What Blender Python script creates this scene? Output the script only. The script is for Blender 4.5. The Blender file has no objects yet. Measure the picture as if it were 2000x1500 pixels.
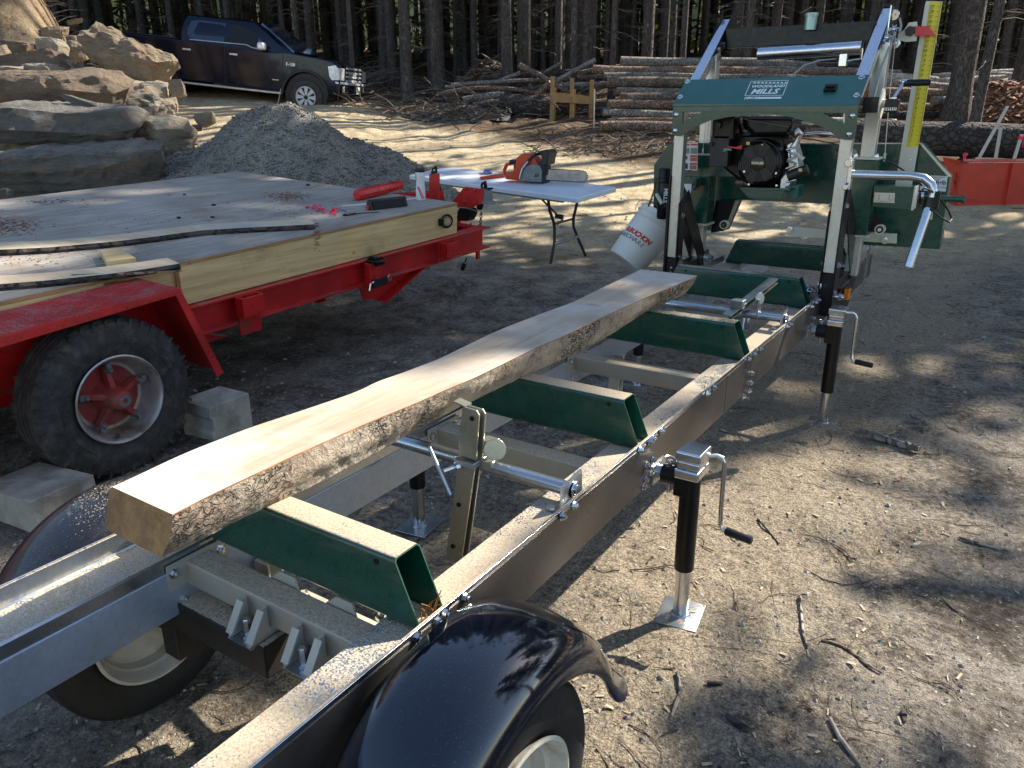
import bpy, math, random
from mathutils import Vector, Matrix, noise
PI = math.pi
R = math.radians
rnd = random.Random(7)
S = bpy.context.scene

# ------------------------------------------------------------------ camera, sky, sun, exposure
CAM = Vector((0.876, -0.916, 1.504))
YAW, PITCH, ROLL, FOC = -0.5847, 0.3435, -0.008, 1501.2      # FOC in pixels of a 2000 px wide frame
def _axes():
    cy, sy, cp, sp = math.cos(YAW), math.sin(YAW), math.cos(PITCH), math.sin(PITCH)
    f = Vector((sy*cp, cy*cp, -sp)); r = Vector((cy, -sy, 0)); u = r.cross(f)
    c, s = math.cos(ROLL), math.sin(ROLL)
    return r*c+u*s, -r*s+u*c, f
AR, AU, AF = _axes()
cam = bpy.data.cameras.new('camera'); camo = bpy.data.objects.new('camera', cam); S.collection.objects.link(camo)
camo.matrix_world = Matrix(((AR.x, AU.x, -AF.x, CAM.x), (AR.y, AU.y, -AF.y, CAM.y), (AR.z, AU.z, -AF.z, CAM.z), (0, 0, 0, 1)))
cam.sensor_width = 36; cam.lens = FOC/2000*36; cam.clip_start = 0.05; cam.clip_end = 1000
S.camera = camo

SUN_EL, SUN_AZ = 38.7, 27.2                                   # azimuth from +Y towards +X
sdir = Vector((math.sin(R(SUN_AZ))*math.cos(R(SUN_EL)), math.cos(R(SUN_AZ))*math.cos(R(SUN_EL)), math.sin(R(SUN_EL))))
w = bpy.data.worlds.new('World'); S.world = w; w.use_nodes = True
nt = w.node_tree; bg = nt.nodes['Background']
sky = nt.nodes.new('ShaderNodeTexSky'); sky.sky_type = 'NISHITA'; sky.sun_disc = False
sky.sun_elevation = R(SUN_EL); sky.sun_rotation = R(SUN_AZ); sky.air_density = 1.0; sky.dust_density = 0.6
nt.links.new(sky.outputs[0], bg.inputs[0]); bg.inputs[1].default_value = 0.105
sl = bpy.data.lights.new('sun', 'SUN'); sl.energy = 4.8; sl.angle = R(0.53); sl.color = (1.0, 0.945, 0.845)
so = bpy.data.objects.new('sun', sl); S.collection.objects.link(so)
so.rotation_euler = sdir.to_track_quat('Z', 'Y').to_euler()
S.view_settings.view_transform = 'Standard'; S.view_settings.look = 'None'
S.view_settings.exposure = 1.25; S.view_settings.gamma = 1.0

# ------------------------------------------------------------------ helpers
def W(u, v, D=None, x=None, y=None, z=None):
    """point of the place seen at photo pixel (u, v), at depth D or on a plane x / y / z = const"""
    d = AR*((u-1000)/FOC) - AU*((v-750)/FOC) + AF
    if D is not None: return CAM + d*D
    if x is not None: return CAM + d*((x-CAM.x)/d.x)
    if y is not None: return CAM + d*((y-CAM.y)/d.y)
    return CAM + d*((z-CAM.z)/d.z)
FH = Vector((AF.x, AF.y, 0)).normalized(); RH = Vector((FH.y, -FH.x, 0))
def depth(x, y): return (x-CAM.x)*FH.x + (y-CAM.y)*FH.y
def side(x, y): return (x-CAM.x)*RH.x + (y-CAM.y)*RH.y
def sm(a, b, t):
    t = max(0, min(1, (t-a)/(b-a))); return t*t*(3-2*t)
def terrain0(x, y):
    d = depth(x, y); s = side(x, y)
    z = 0.0
    if d > 8: z = 0.135*(d-9+math.exp(-(d-8)*1.2)*1.0) if d > 9 else 0.135*(d-8)**2*0.37
    if d > 34: z = z - (d-34)*0.05
    q = s/max(d, 1)
    z += 3.4*sm(-0.47, -0.60, q)*sm(12.8, 15.2, d)*(0.3+0.7*sm(20, 17, d))   # bank of dug earth at the left
    e = math.hypot((d-11.6)/2.0, (s+7.0)/3.4)
    if e < 1: z += 1.1*(1-e*e)*(1-e*e)
    z += 0.08*sm(5.6, 7, d)*sm(3.2, 1.2, s)*sm(13, 9, d)
    z += 0.27*sm(-2, -4.6, s)*sm(14.5, 17.5, d)*sm(30, 22, d) + 0.045*max(0, -4.8-s)*sm(15, 17, d)*sm(26, 21, d)
    return z
def terrain(x, y):
    d = depth(x, y); s = side(x, y)
    z = terrain0(x, y)
    p = Vector((x, y, 0))
    r = math.hypot(x-CAM.x, y-CAM.y)
    z += 0.05*noise.noise(p*0.45)*sm(2, 8, r)
    z += 0.014*noise.noise(p*2.1+Vector((9, 3, 1)))
    if r < 12:
        k = sm(12, 6, r)
        a = noise.noise(p*7.0+Vector((5, 1, 7)))
        z += k*0.010*a + k*0.006*noise.noise(p*19) + k*0.004*abs(noise.noise(p*41))
        z += k*0.018*max(0, noise.noise(p*5+Vector((2, 8, 3)))-0.25)
    if d > 13: z += 0.10*noise.noise(p*1.3)*sm(13, 19, d)*sm(-9, -2, s) + 0.05*noise.noise(p*4)*sm(13, 18, d)*sm(-8, -1, s)
    bk = sm(-0.47, -0.55, s/max(d, 1))*sm(12.8, 15, d)*sm(30, 20, d)
    if bk > 0: z += bk*(0.35*noise.noise(p*1.1)+0.16*noise.noise(p*3.1)+0.09*abs(noise.noise(p*7)))
    if d > 30 and d < 90: z += 0.4*noise.noise(p*0.15)
    return z
def G(u, v):
    d = AR*((u-1000)/FOC) - AU*((v-750)/FOC) + AF
    t = 1.0; st = 0.1
    while t < 80:
        p = CAM+d*t
        if p.z < terrain0(p.x, p.y): return Vector((p.x, p.y, terrain0(p.x, p.y)))
        t += st
    return CAM+d*40
def gz(p): return Vector((p[0], p[1], terrain0(p[0], p[1])))

class MB:
    def __init__(s): s.v = []; s.f = []; s.m = []; s.parts = []
    def add(s, vs, fs, m=0):
        o = len(s.v); s.parts.append((o, len(s.f))); s.v += [Vector(q) for q in vs]; s.f += [tuple(i+o for i in f) for f in fs]; s.m += [m]*len(fs); return s
    def hexa(s, p, m=0):       # p: 4 bottom ccw, 4 top ccw
        return s.add(p, [(3, 2, 1, 0), (4, 5, 6, 7), (0, 1, 5, 4), (1, 2, 6, 5), (2, 3, 7, 6), (3, 0, 4, 7)], m)
    def box(s, c, d, rot=None, m=0):
        c = Vector(c); x, y, z = d[0]/2, d[1]/2, d[2]/2
        p = [Vector(q) for q in ((-x, -y, -z), (x, -y, -z), (x, y, -z), (-x, y, -z), (-x, -y, z), (x, -y, z), (x, y, z), (-x, y, z))]
        if rot is not None: p = [rot @ q for q in p]
        return s.hexa([c+q for q in p], m)
    def bb(s, a, b, m=0):
        a = Vector(a); b = Vector(b); return s.box((a+b)/2, [abs(b[i]-a[i]) for i in range(3)], None, m)
    def prism(s, poly, vec, m=0):
        poly = [Vector(p) for p in poly]; vec = Vector(vec); n = len(poly)
        nn = Vector((0, 0, 0))
        for i in range(n): nn += poly[i].cross(poly[(i+1) % n])
        if nn.dot(vec) < 0: poly.reverse()
        vs = poly+[p+vec for p in poly]
        return s.add(vs, [tuple(reversed(range(n))), tuple(range(n, 2*n))]+[(i, (i+1) % n, n+(i+1) % n, n+i) for i in range(n)], m)
    def tube(s, pts, r, n=10, cap=True, m=0, closed=False):
        pts = [Vector(p) for p in pts]; k = len(pts)
        rs = r if isinstance(r, (list, tuple)) else [r]*k
        t0 = (pts[1]-pts[0]).normalized(); a = t0.orthogonal().normalized(); vs = []
        for i, p in enumerate(pts):
            if closed: t = (pts[(i+1) % k]-pts[i-1]).normalized()
            elif i == 0: t = t0
            elif i == k-1: t = (pts[-1]-pts[-2]).normalized()
            else: t = ((pts[i+1]-p).normalized()+(p-pts[i-1]).normalized()).normalized()
            a = (a-t*a.dot(t)).normalized(); b = t.cross(a)
            for j in range(n):
                th = 2*PI*j/n; vs.append(p+(a*math.cos(th)+b*math.sin(th))*rs[i])
        fs = []
        for i in range(k if closed else k-1):
            o, q = i*n, ((i+1) % k)*n
            fs += [(o+j, o+(j+1) % n, q+(j+1) % n, q+j) for j in range(n)]
        if cap and not closed: fs += [tuple(reversed(range(n))), tuple(range((k-1)*n, k*n))]
        return s.add(vs, fs, m)
    def lathe(s, prof, o, ax, n=32, m=0, cap=True):
        o = Vector(o); ax = Vector(ax).normalized(); a = ax.orthogonal().normalized(); b = ax.cross(a); vs = []
        for r, h in prof:
            for j in range(n):
                th = 2*PI*j/n; vs.append(o+ax*h+(a*math.cos(th)+b*math.sin(th))*r)
        fs = []; k = len(prof)
        for i in range(k-1): fs += [(i*n+j, i*n+(j+1) % n, (i+1)*n+(j+1) % n, (i+1)*n+j) for j in range(n)]
        if cap:
            if prof[0][0] > 1e-4: fs.append(tuple(reversed(range(n))))
            if prof[-1][0] > 1e-4: fs.append(tuple(range((k-1)*n, k*n)))
        return s.add(vs, fs, m)
    def torus(s, o, ax, R_, r, n=28, k=8, m=0, sq=1.0):
        ax = Vector(ax).normalized(); prof = [(R_+r*math.cos(2*PI*i/k), r*sq*math.sin(2*PI*i/k)) for i in range(k)]; prof.append(prof[0])
        return s.lathe(prof, o, ax, n, m, cap=False)
    def loft(s, secs, m=0, cap=True):
        n = len(secs[0]); vs = [p for q in secs for p in q]; fs = []
        for i in range(len(secs)-1): fs += [(i*n+j, i*n+(j+1) % n, (i+1)*n+(j+1) % n, (i+1)*n+j) for j in range(n)]
        if cap: fs += [tuple(reversed(range(n))), tuple(range((len(secs)-1)*n, len(secs)*n))]
        return s.add(vs, fs, m)

def root_matrix(o):
    m = Matrix.Identity(4)
    while o: m = o.matrix_basis @ m; o = o.parent
    return m
def each(name, mb, mats, parent, bev=0, **k):
    """every piece of the builder becomes an object of its own"""
    ends = mb.parts[1:]+[(len(mb.v), len(mb.f))]; o = None
    for (v0, f0), (v1, f1) in zip(mb.parts, ends):
        b = MB(); b.v = mb.v[v0:v1]; b.f = [tuple(i-v0 for i in f) for f in mb.f[f0:f1]]; b.m = mb.m[f0:f1]; o = mk(name, b, mats, parent, bev, **k)
    return o
def mk(name, mb, mats, parent=None, bev=0, sharp=38, world=True, smooth=True):
    me = bpy.data.meshes.new(name)
    vs = mb.v
    if parent and world:
        mi = root_matrix(parent).inverted(); vs = [mi @ q for q in vs]
    me.from_pydata([tuple(q) for q in vs], [], mb.f); me.validate(); me.update()
    mats = mats if isinstance(mats, (list, tuple)) else [mats]
    for m_ in mats: me.materials.append(m_)
    if len(mats) > 1 and len(me.polygons) == len(mb.m): me.polygons.foreach_set('material_index', mb.m)
    import bmesh
    b = bmesh.new(); b.from_mesh(me); bmesh.ops.recalc_face_normals(b, faces=b.faces) if len(b.faces) < 60000 else None
    b.to_mesh(me); b.free()
    if smooth:
        me.polygons.foreach_set('use_smooth', [True]*len(me.polygons)); me.set_sharp_from_angle(angle=R(sharp))
    o = bpy.data.objects.new(name, me); S.collection.objects.link(o)
    if parent: o.parent = parent
    if bev:
        bm = o.modifiers.new('bevel', 'BEVEL'); bm.width = bev; bm.segments = 2; bm.limit_method = 'ANGLE'; bm.angle_limit = R(35)
        bm.harden_normals = True
    return o
def tag(o, label=None, cat=None, group=None, kind=None):
    if label: o['label'] = label
    if cat: o['category'] = cat
    if group: o['group'] = group
    if kind: o['kind'] = kind
    return o
def thing(name, label, cat, loc=(0, 0, 0), rot=(0, 0, 0), group=None):
    o = bpy.data.objects.new(name, None); S.collection.objects.link(o); o.empty_display_size = 0.1
    o.location = loc; o.rotation_euler = rot; tag(o, label, cat, group); return o
def copy_tree(o, parent=None):
    c = o.copy(); S.collection.objects.link(c)
    if parent: c.parent = parent
    for ch in list(o.children): copy_tree(ch, c)
    return c
def txt(s, size, mat, parent, origin, ex, ey, name='lettering', align='CENTER', ext=0.0006, bold=0.0, shear=0.0):
    cu = bpy.data.curves.new('t', 'FONT'); cu.body = s; cu.size = size; cu.align_x = align; cu.align_y = 'CENTER'
    cu.extrude = ext; cu.offset = bold; cu.shear = shear; cu.resolution_u = 2
    to = bpy.data.objects.new('t', cu); S.collection.objects.link(to)
    dg = bpy.context.evaluated_depsgraph_get(); me = bpy.data.meshes.new_from_object(to.evaluated_get(dg))
    bpy.data.objects.remove(to)
    ex = Vector(ex).normalized(); ey = Vector(ey); ey = (ey-ex*ey.dot(ex)).normalized(); ez = ex.cross(ey)
    M = Matrix(((ex.x, ey.x, ez.x, origin[0]), (ex.y, ey.y, ez.y, origin[1]), (ex.z, ey.z, ez.z, origin[2]), (0, 0, 0, 1)))
    if parent: M = root_matrix(parent).inverted() @ M
    me.transform(M); me.materials.clear(); me.materials.append(mat); me.name = name
    o = bpy.data.objects.new(name, me); S.collection.objects.link(o)
    if parent: o.parent = parent
    return o

# ------------------------------------------------------------------ materials
def nodes(name):
    m = bpy.data.materials.new(name); m.use_nodes = True; t = m.node_tree
    return m, t, t.nodes['Principled BSDF']
def N(t, ty, **k):
    n = t.nodes.new(ty)
    for a, b in k.items():
        if a.startswith('i_'):
            n.inputs[int(a[2:]) if a[2:].isdigit() else a[2:]].default_value = b
        else: setattr(n, a, b)
    return n
def coords(t, scale=(1, 1, 1), kind='Object'):
    tc = N(t, 'ShaderNodeTexCoord'); mp = N(t, 'ShaderNodeMapping'); mp.inputs['Scale'].default_value = scale
    t.links.new(tc.outputs[kind], mp.inputs[0]); return mp.outputs[0]
def nz(t, vec, sc, det=4, rough=0.55, dist=0):
    n = N(t, 'ShaderNodeTexNoise'); n.inputs['Scale'].default_value = sc; n.inputs['Detail'].default_value = det
    n.inputs['Roughness'].default_value = rough; n.inputs['Distortion'].default_value = dist
    t.links.new(vec, n.inputs['Vector']); return n.outputs[0]
def ramp(t, fac, stops):
    r = N(t, 'ShaderNodeValToRGB'); e = r.color_ramp.elements
    while len(e) < len(stops): e.new(0.5)
    for i, (p, c) in enumerate(stops):
        e[i].position = p; e[i].color = (*c, 1) if len(c) == 3 else c
    t.links.new(fac, r.inputs[0]); return r.outputs[0]
def mr(t, fac, a, b, c=0.0, d=1.0):
    n = N(t, 'ShaderNodeMapRange'); n.inputs[1].default_value = a; n.inputs[2].default_value = b; n.inputs[3].default_value = c; n.inputs[4].default_value = d
    t.links.new(fac, n.inputs[0]); return n.outputs[0]
def mix(t, fac, a, b):
    n = N(t, 'ShaderNodeMix', data_type='RGBA')
    for s_, i in ((fac, 0), (a, 6), (b, 7)):
        if isinstance(s_, (tuple, list)): n.inputs[i].default_value = (*s_, 1)
        elif isinstance(s_, (int, float)): n.inputs[i].default_value = s_
        else: t.links.new(s_, n.inputs[i])
    return n.outputs[2]
def mth(t, op, a, b=0.5):
    n = N(t, 'ShaderNodeMath', operation=op)
    for s_, i in ((a, 0), (b, 1)):
        if isinstance(s_, (int, float)): n.inputs[i].default_value = s_
        else: t.links.new(s_, n.inputs[i])
    return n.outputs[0]
def bump(t, b, h, st=0.3, dist=0.01, prev=None):
    n = N(t, 'ShaderNodeBump'); n.inputs['Strength'].default_value = st; n.inputs['Distance'].default_value = dist
    t.links.new(h, n.inputs['Height'])
    if prev is not None: t.links.new(prev, n.inputs['Normal'])
    t.links.new(n.outputs[0], b.inputs['Normal']); return n.outputs[0]
def lk(t, a, b): t.links.new(a, b)
def upz(t):
    g = N(t, 'ShaderNodeNewGeometry'); s = N(t, 'ShaderNodeSeparateXYZ'); lk(t, g.outputs['Normal'], s.inputs[0]); return s.outputs[2]

SAWD = (0.52, 0.415, 0.285)
def mat(name, col, rough=0.5, metal=0.0, var=0.12, sc=8, bsc=60, bst=0.08, coat=0.0, dust=0.0, dustcol=SAWD, stretch=(1, 1, 1), dirt=None, dirtamt=0.0, spec=0.5, flakes=0.0):
    m, t, b = nodes(name)
    vec = coords(t, stretch)
    n1 = nz(t, vec, sc, 5); n2 = nz(t, vec, sc*5.3, 3)
    dk = tuple(c*(1-var*1.6) for c in col); lt = tuple(min(1, c*(1+var*1.4)) for c in col)
    c = ramp(t, n1, [(0.3, dk), (0.7, lt)])
    rg = mr(t, n2, 0.3, 0.7, max(0.02, rough-0.08), min(1, rough+0.10))
    if dirt:
        k = mr(t, nz(t, vec, sc*0.7, 6, 0.65), 0.62-dirtamt*0.4, 0.78-dirtamt*0.3); c = mix(t, k, c, dirt)
    if flakes:
        fz = nz(t, coords(t), 620, 1); fk = mr(t, fz, 0.745-flakes*0.07, 0.76-flakes*0.07); fk = mth(t, 'MULTIPLY', fk, mr(t, nz(t, coords(t), 6, 3), .35, .6))
        c = mix(t, fk, c, SAWD)
    if dust:
        up = mr(t, upz(t), 0.90, 0.999)
        d = nz(t, coords(t), 7, 5, 0.7); f2 = nz(t, coords(t), 200, 2)
        k = mth(t, 'ADD', mth(t, 'ADD', mth(t, 'MULTIPLY', d, 0.7), mth(t, 'MULTIPLY', up, 0.12)), mth(t, 'MULTIPLY', f2, 1.1)); k = mr(t, k, 1.25-dust*0.55, 1.30-dust*0.5)
        k = mth(t, 'MULTIPLY', k, mr(t, upz(t), 0.8, 0.96)); f3 = nz(t, coords(t), 190, 4, .8)
        sc_ = ramp(t, f3, [(0.32, tuple(q*w_ for q, w_ in zip(dustcol, (.42, .30, .24)))), (0.43, tuple(q*0.8 for q in dustcol)), (0.55, dustcol), (0.68, tuple(min(1, q*1.35) for q in dustcol))])
        c = mix(t, k, c, sc_)
        inv = mth(t, 'SUBTRACT', 1.0, k); lk(t, mth(t, 'MULTIPLY', inv, metal), b.inputs['Metallic'])
        rg = mth(t, 'MAXIMUM', rg, k)
    else: b.inputs['Metallic'].default_value = metal
    lk(t, c, b.inputs['Base Color']); lk(t, rg, b.inputs['Roughness'])
    b.inputs['Specular IOR Level'].default_value = spec
    if coat: b.inputs['Coat Weight'].default_value = coat; b.inputs['Coat Roughness'].default_value = 0.06
    if bst: bump(t, b, nz(t, vec, bsc, 3), bst, 0.004)
    return m
def galv(name, col=(0.55, 0.57, 0.58), rough=0.38, dust=0.0, metal=0.85):
    m, t, b = nodes(name); vec = coords(t)
    vo = N(t, 'ShaderNodeTexVoronoi'); vo.inputs['Scale'].default_value = 95; lk(t, vec, vo.inputs['Vector'])
    s = N(t, 'ShaderNodeSeparateColor'); lk(t, vo.outputs['Color'], s.inputs[0])
    n1 = nz(t, vec, 3.5, 5)
    k = mth(t, 'ADD', mth(t, 'MULTIPLY', s.outputs[0], 0.12), mth(t, 'MULTIPLY', n1, 0.7))
    c = ramp(t, k, [(0.2, tuple(q*0.72 for q in col)), (0.65, tuple(min(1, q*1.12) for q in col))])
    rg = mr(t, n1, 0.3, 0.7, rough-0.1, rough+0.12)
    if dust:
        up = mr(t, upz(t), 0.75, 0.98); d = nz(t, coords(t), 4, 5, 0.7); f2 = nz(t, coords(t), 240, 2)
        q = mth(t, 'ADD', d, mth(t, 'MULTIPLY', f2, 0.9)); q = mr(t, q, 1.15-dust*0.55, 1.22-dust*0.5); q = mth(t, 'MULTIPLY', q, up)
        sc_ = ramp(t, nz(t, coords(t), 190, 4, .8), [(0.32, (0.20, 0.13, 0.08)), (0.43, (.40, .32, .22)), (0.55, SAWD), (0.68, (0.74, 0.63, 0.47))])
        c = mix(t, q, c, sc_); lk(t, mth(t, 'MULTIPLY', mth(t, 'SUBTRACT', 1.0, q), metal), b.inputs['Metallic']); rg = mth(t, 'MAXIMUM', rg, q)
    else: b.inputs['Metallic'].default_value = metal
    lk(t, c, b.inputs['Base Color']); lk(t, rg, b.inputs['Roughness']); bump(t, b, n1, 0.1, 0.004)
    return m
M = {}
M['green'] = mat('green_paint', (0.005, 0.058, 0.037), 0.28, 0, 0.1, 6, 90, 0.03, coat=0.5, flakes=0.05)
M['green_dusty'] = mat('green_paint_dusty', (0.004, 0.056, 0.035), 0.28, 0, 0.1, 6, 90, 0.03, coat=0.4, dust=0.95, flakes=0.5)
M['green_dust2'] = mat('green_paint_light_dust', (0.004, 0.056, 0.035), 0.28, 0, 0.1, 6, 90, 0.03, coat=0.4, dust=0.55, flakes=0.2)
M['galv'] = galv('galvanised_steel', (.52, .56, .59), .27, metal=.92)
M['galv_dusty'] = galv('galvanised_dusty', (.52, .55, .57), .28, dust=0.63, metal=.92)
M['galv_pl'] = galv('galvanised_plate_skylit', (.50, .55, .60), .34, metal=.5)  # blue tint in the colour stands for sky mirrored by the plate
M['galv_dark'] = galv('dull_plate_steel', (0.17, 0.155, 0.145), 0.34, metal=0.85)
M['zinc'] = galv('zinc_plated', (0.72, 0.74, 0.76), 0.22, metal=1.0)
M['post'] = galv('galvanised_tube', (0.62, 0.62, 0.56), 0.35, metal=0.7)
M['tan'] = mat('tan_grey_tube', (0.43, 0.385, 0.30), 0.5, 0.2, 0.1, 5, 80, 0.05, dust=0.9)
M['tan_plain'] = mat('tan_grey_plate', (0.50, 0.46, 0.37), 0.5, 0.2, 0.08, 5, 80, 0.05)
M['cream'] = mat('cream_plate', (0.62, 0.60, 0.48), 0.45, 0.1, 0.05, 5, 80, 0.03)
M['black'] = mat('black_paint', (0.005, 0.005, 0.0055), 0.35, 0, 0.2, 8, 90, 0.03, coat=0.1, spec=.3)
M['black_dusty'] = mat('black_paint_dusty', (0.018, 0.015, 0.012), 0.5, 0, 0.3, 8, 90, 0.08, dust=0.8)
M['blackpl'] = mat('black_plastic', (0.014, 0.014, 0.015), 0.45, 0, 0.2, 8, 160, 0.05)
M['fenderp'] = mat('glossy_black_fender', (0.004, 0.006, 0.014), 0.12, 0, 0.2, 4, 60, 0.02, coat=1.0, flakes=0.08)  # black base tinted blue to stand for the sky it reflects
M['fenderd'] = mat('dusty_black_fender', (0.012, 0.013, 0.018), 0.35, 0, 0.2, 4, 60, 0.02, coat=0.3, dust=0.25, flakes=0.9)
M['rubber'] = mat('rubber', (0.038, 0.035, 0.032), 0.7, 0, 0.25, 25, 120, 0.25, dirt=(0.10, 0.085, 0.066), dirtamt=0.3)
M['rubber_clean'] = mat('rubber_black', (0.012, 0.012, 0.012), 0.6, 0, 0.2, 12, 120, 0.1, dirt=(0.08, 0.06, 0.045), dirtamt=0.1)
M['rim'] = mat('white_rim_paint', (0.62, 0.58, 0.48), 0.4, 0, 0.12, 6, 60, 0.05, dirt=(0.25, 0.19, 0.12), dirtamt=0.22)
M['red'] = mat('red_paint', (0.52, 0.012, 0.012), 0.32, 0, 0.12, 5, 50, 0.06, coat=0.35, dirt=(0.22, 0.05, 0.035), dirtamt=0.12)
M['red_dusty'] = mat('red_paint_worn', (0.50, 0.014, 0.014), 0.4, 0, 0.18, 5, 50, 0.08, coat=0.15, dust=0.3, dustcol=(0.40, 0.24, 0.2))
M['orange'] = mat('orange_red_paint', (0.55, 0.035, 0.012), 0.4, 0, 0.12, 5, 50, 0.06, coat=0.2, dirt=(0.3, 0.1, 0.06), dirtamt=0.15)
M['steel'] = mat('steel', (0.42, 0.42, 0.42), 0.3, 0.95, 0.15, 20, 100, 0.06)
M['chrome'] = mat('chrome', (0.8, 0.8, 0.8), 0.1, 1.0, 0.05, 10, 100, 0)
M['alu'] = mat('cast_aluminium', (0.66, 0.66, 0.65), 0.32, 0.9, 0.15, 15, 90, 0.15)
M['white'] = mat('white_plastic', (0.72, 0.72, 0.70), 0.42, 0, 0.04, 5, 90, 0.03, dirt=(0.5, 0.46, 0.4), dirtamt=0.1)
M['whitetab'] = mat('white_tabletop', (0.70, 0.72, 0.74), 0.4, 0, 0.04, 3, 200, 0.06)
M['letter'] = mat('white_lettering', (0.75, 0.78, 0.75), 0.5, 0, 0, 5, 50, 0)
M['gold'] = mat('gold_lettering', (0.75, 0.62, 0.38), 0.5, 0, 0, 5, 50, 0)
M['redl'] = mat('red_lettering', (0.62, 0.05, 0.02), 0.5, 0, 0, 5, 50, 0)
M['greyl'] = mat('grey_lettering', (0.22, 0.24, 0.22), 0.5, 0, 0, 5, 50, 0)
M['blackl'] = mat('black_lettering', (0.02, 0.02, 0.02), 0.5, 0, 0, 5, 50, 0)
M['yellow'] = mat('yellow_scale', (0.75, 0.62, 0.02), 0.4, 0, 0.05, 5, 50, 0)
M['redpl'] = mat('red_plastic', (0.62, 0.02, 0.02), 0.3, 0, 0.05, 5, 60, 0.02)
M['orangepl'] = mat('orange_plastic', (0.60, 0.05, 0.012), 0.32, 0, 0.08, 6, 60, 0.03, dirt=(0.3, 0.06, 0.02), dirtamt=0.1)
M['pink'] = mat('pink_plastic_ribbon', (0.85, 0.03, 0.10), 0.4, 0, 0.1, 20, 60, 0.1)
M['bluepl'] = mat('blue_plastic', (0.02, 0.08, 0.5), 0.4, 0, 0.05)
M['grey'] = mat('grey_cast', (0.20, 0.21, 0.21), 0.5, 0.4, 0.12, 12, 80, 0.1)
M['concrete'] = mat('concrete', (0.42, 0.39, 0.33), 0.9, 0, 0.16, 9, 120, 0.9, dirt=(0.22, 0.19, 0.15), dirtamt=0.4)
M['truck'] = mat('black_car_paint', (0.004, 0.007, 0.020), 0.16, 0, 0.1, 3, 30, 0.0, coat=0.25, spec=.3)
M['glass'] = mat('dark_glass', (0.008, 0.020, 0.055), 0.04, 0, 0, 3, 30, 0, coat=1.0)  # blue base tint paints in the reflected sky
M['lamp'] = mat('clear_lamp', (0.75, 0.77, 0.78), 0.25, 0.25, 0.25, 30, 60, 0.2, coat=1.0)
M['brightwork'] = mat('bright_trim', (0.72, 0.73, 0.75), 0.25, 0.45, 0.1, 10, 60, 0)
M['amber'] = mat('amber_lens', (0.85, 0.22, 0.01), 0.2, 0, 0.15, 60, 90, 0.3, coat=0.8)
# wood / bark / stone / soil materials
def wood(name, a, b_, dirx=(1, 12, 12), sc=2.0, rough=0.7, knots=True, rings=False, stain=None, stainamt=0.3):
    m, t, b = nodes(name); vec = coords(t, dirx)
    n1 = nz(t, vec, sc, 6, 0.6, 0.6); n2 = nz(t, vec, sc*7, 4)
    k = mth(t, 'ADD', mth(t, 'MULTIPLY', n1, 0.7), mth(t, 'MULTIPLY', n2, 0.3))
    c = ramp(t, k, [(0.32, a), (0.62, b_)])
    if knots:
        vo = N(t, 'ShaderNodeTexVoronoi'); vo.inputs['Scale'].default_value = 1.6; lk(t, coords(t, (1, 2.2, 2.2)), vo.inputs['Vector'])
        kk = mr(t, vo.outputs['Distance'], 0.03, 0.07); c = mix(t, kk, tuple(q*0.3 for q in a), c)
    if stain: c = mix(t, mr(t, nz(t, coords(t), 1.7, 5, 0.65), 0.68-stainamt*0.4, 0.8-stainamt*0.3), c, stain)
    lk(t, c, b.inputs['Base Color']); b.inputs['Roughness'].default_value = rough; bump(t, b, k, 0.25, 0.004); return m
M['slabtop'] = wood('fresh_sawn_wood', (0.38, 0.275, 0.18), (0.55, 0.44, 0.32), (14, 1.1, 6), 1.6, 0.65, stain=(0.64, 0.57, 0.49), stainamt=0.55)
M['stakem'] = mat('bleached_wood', (.42, .35, .26), .85, 0, .25, 30, 80, .3)
M['cambium'] = mat('orange_cambium_edge', (0.42, 0.17, 0.06), .8, 0, .3, 30)
M['slabend'] = wood('end_grain', (0.15, 0.075, 0.03), (0.38, 0.22, 0.09), (6, 6, 6), 4, 0.75, knots=False, stain=(0.16, 0.08, 0.035), stainamt=0.3)
M['board'] = wood('sawn_board', (0.50, 0.37, 0.23), (0.68, 0.54, 0.37), (1.0, 9, 6), 1.6, 0.7, stain=(0.45, 0.42, 0.36), stainamt=0.4)
M['lumber'] = wood('treated_lumber', (0.50, 0.33, 0.13), (0.72, 0.54, 0.27), (14, 1.1, 26), 1.5, 0.65, stain=(0.27, 0.20, 0.10), stainamt=0.3)
M['rack'] = wood('brown_lumber', (0.24, 0.12, 0.03), (0.40, 0.22, 0.07), (8, 8, 1), 1.6, 0.7, knots=False)
M['osb'] = wood('plywood_edge', (0.20, 0.10, 0.045), (0.45, 0.28, 0.13), (30, 3, 90), 2, 0.9, knots=False)
M['stake'] = wood('pale_stake', (0.50, 0.42, 0.32), (0.66, 0.58, 0.47), (8, 8, 1), 2, 0.8, knots=False)

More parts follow.
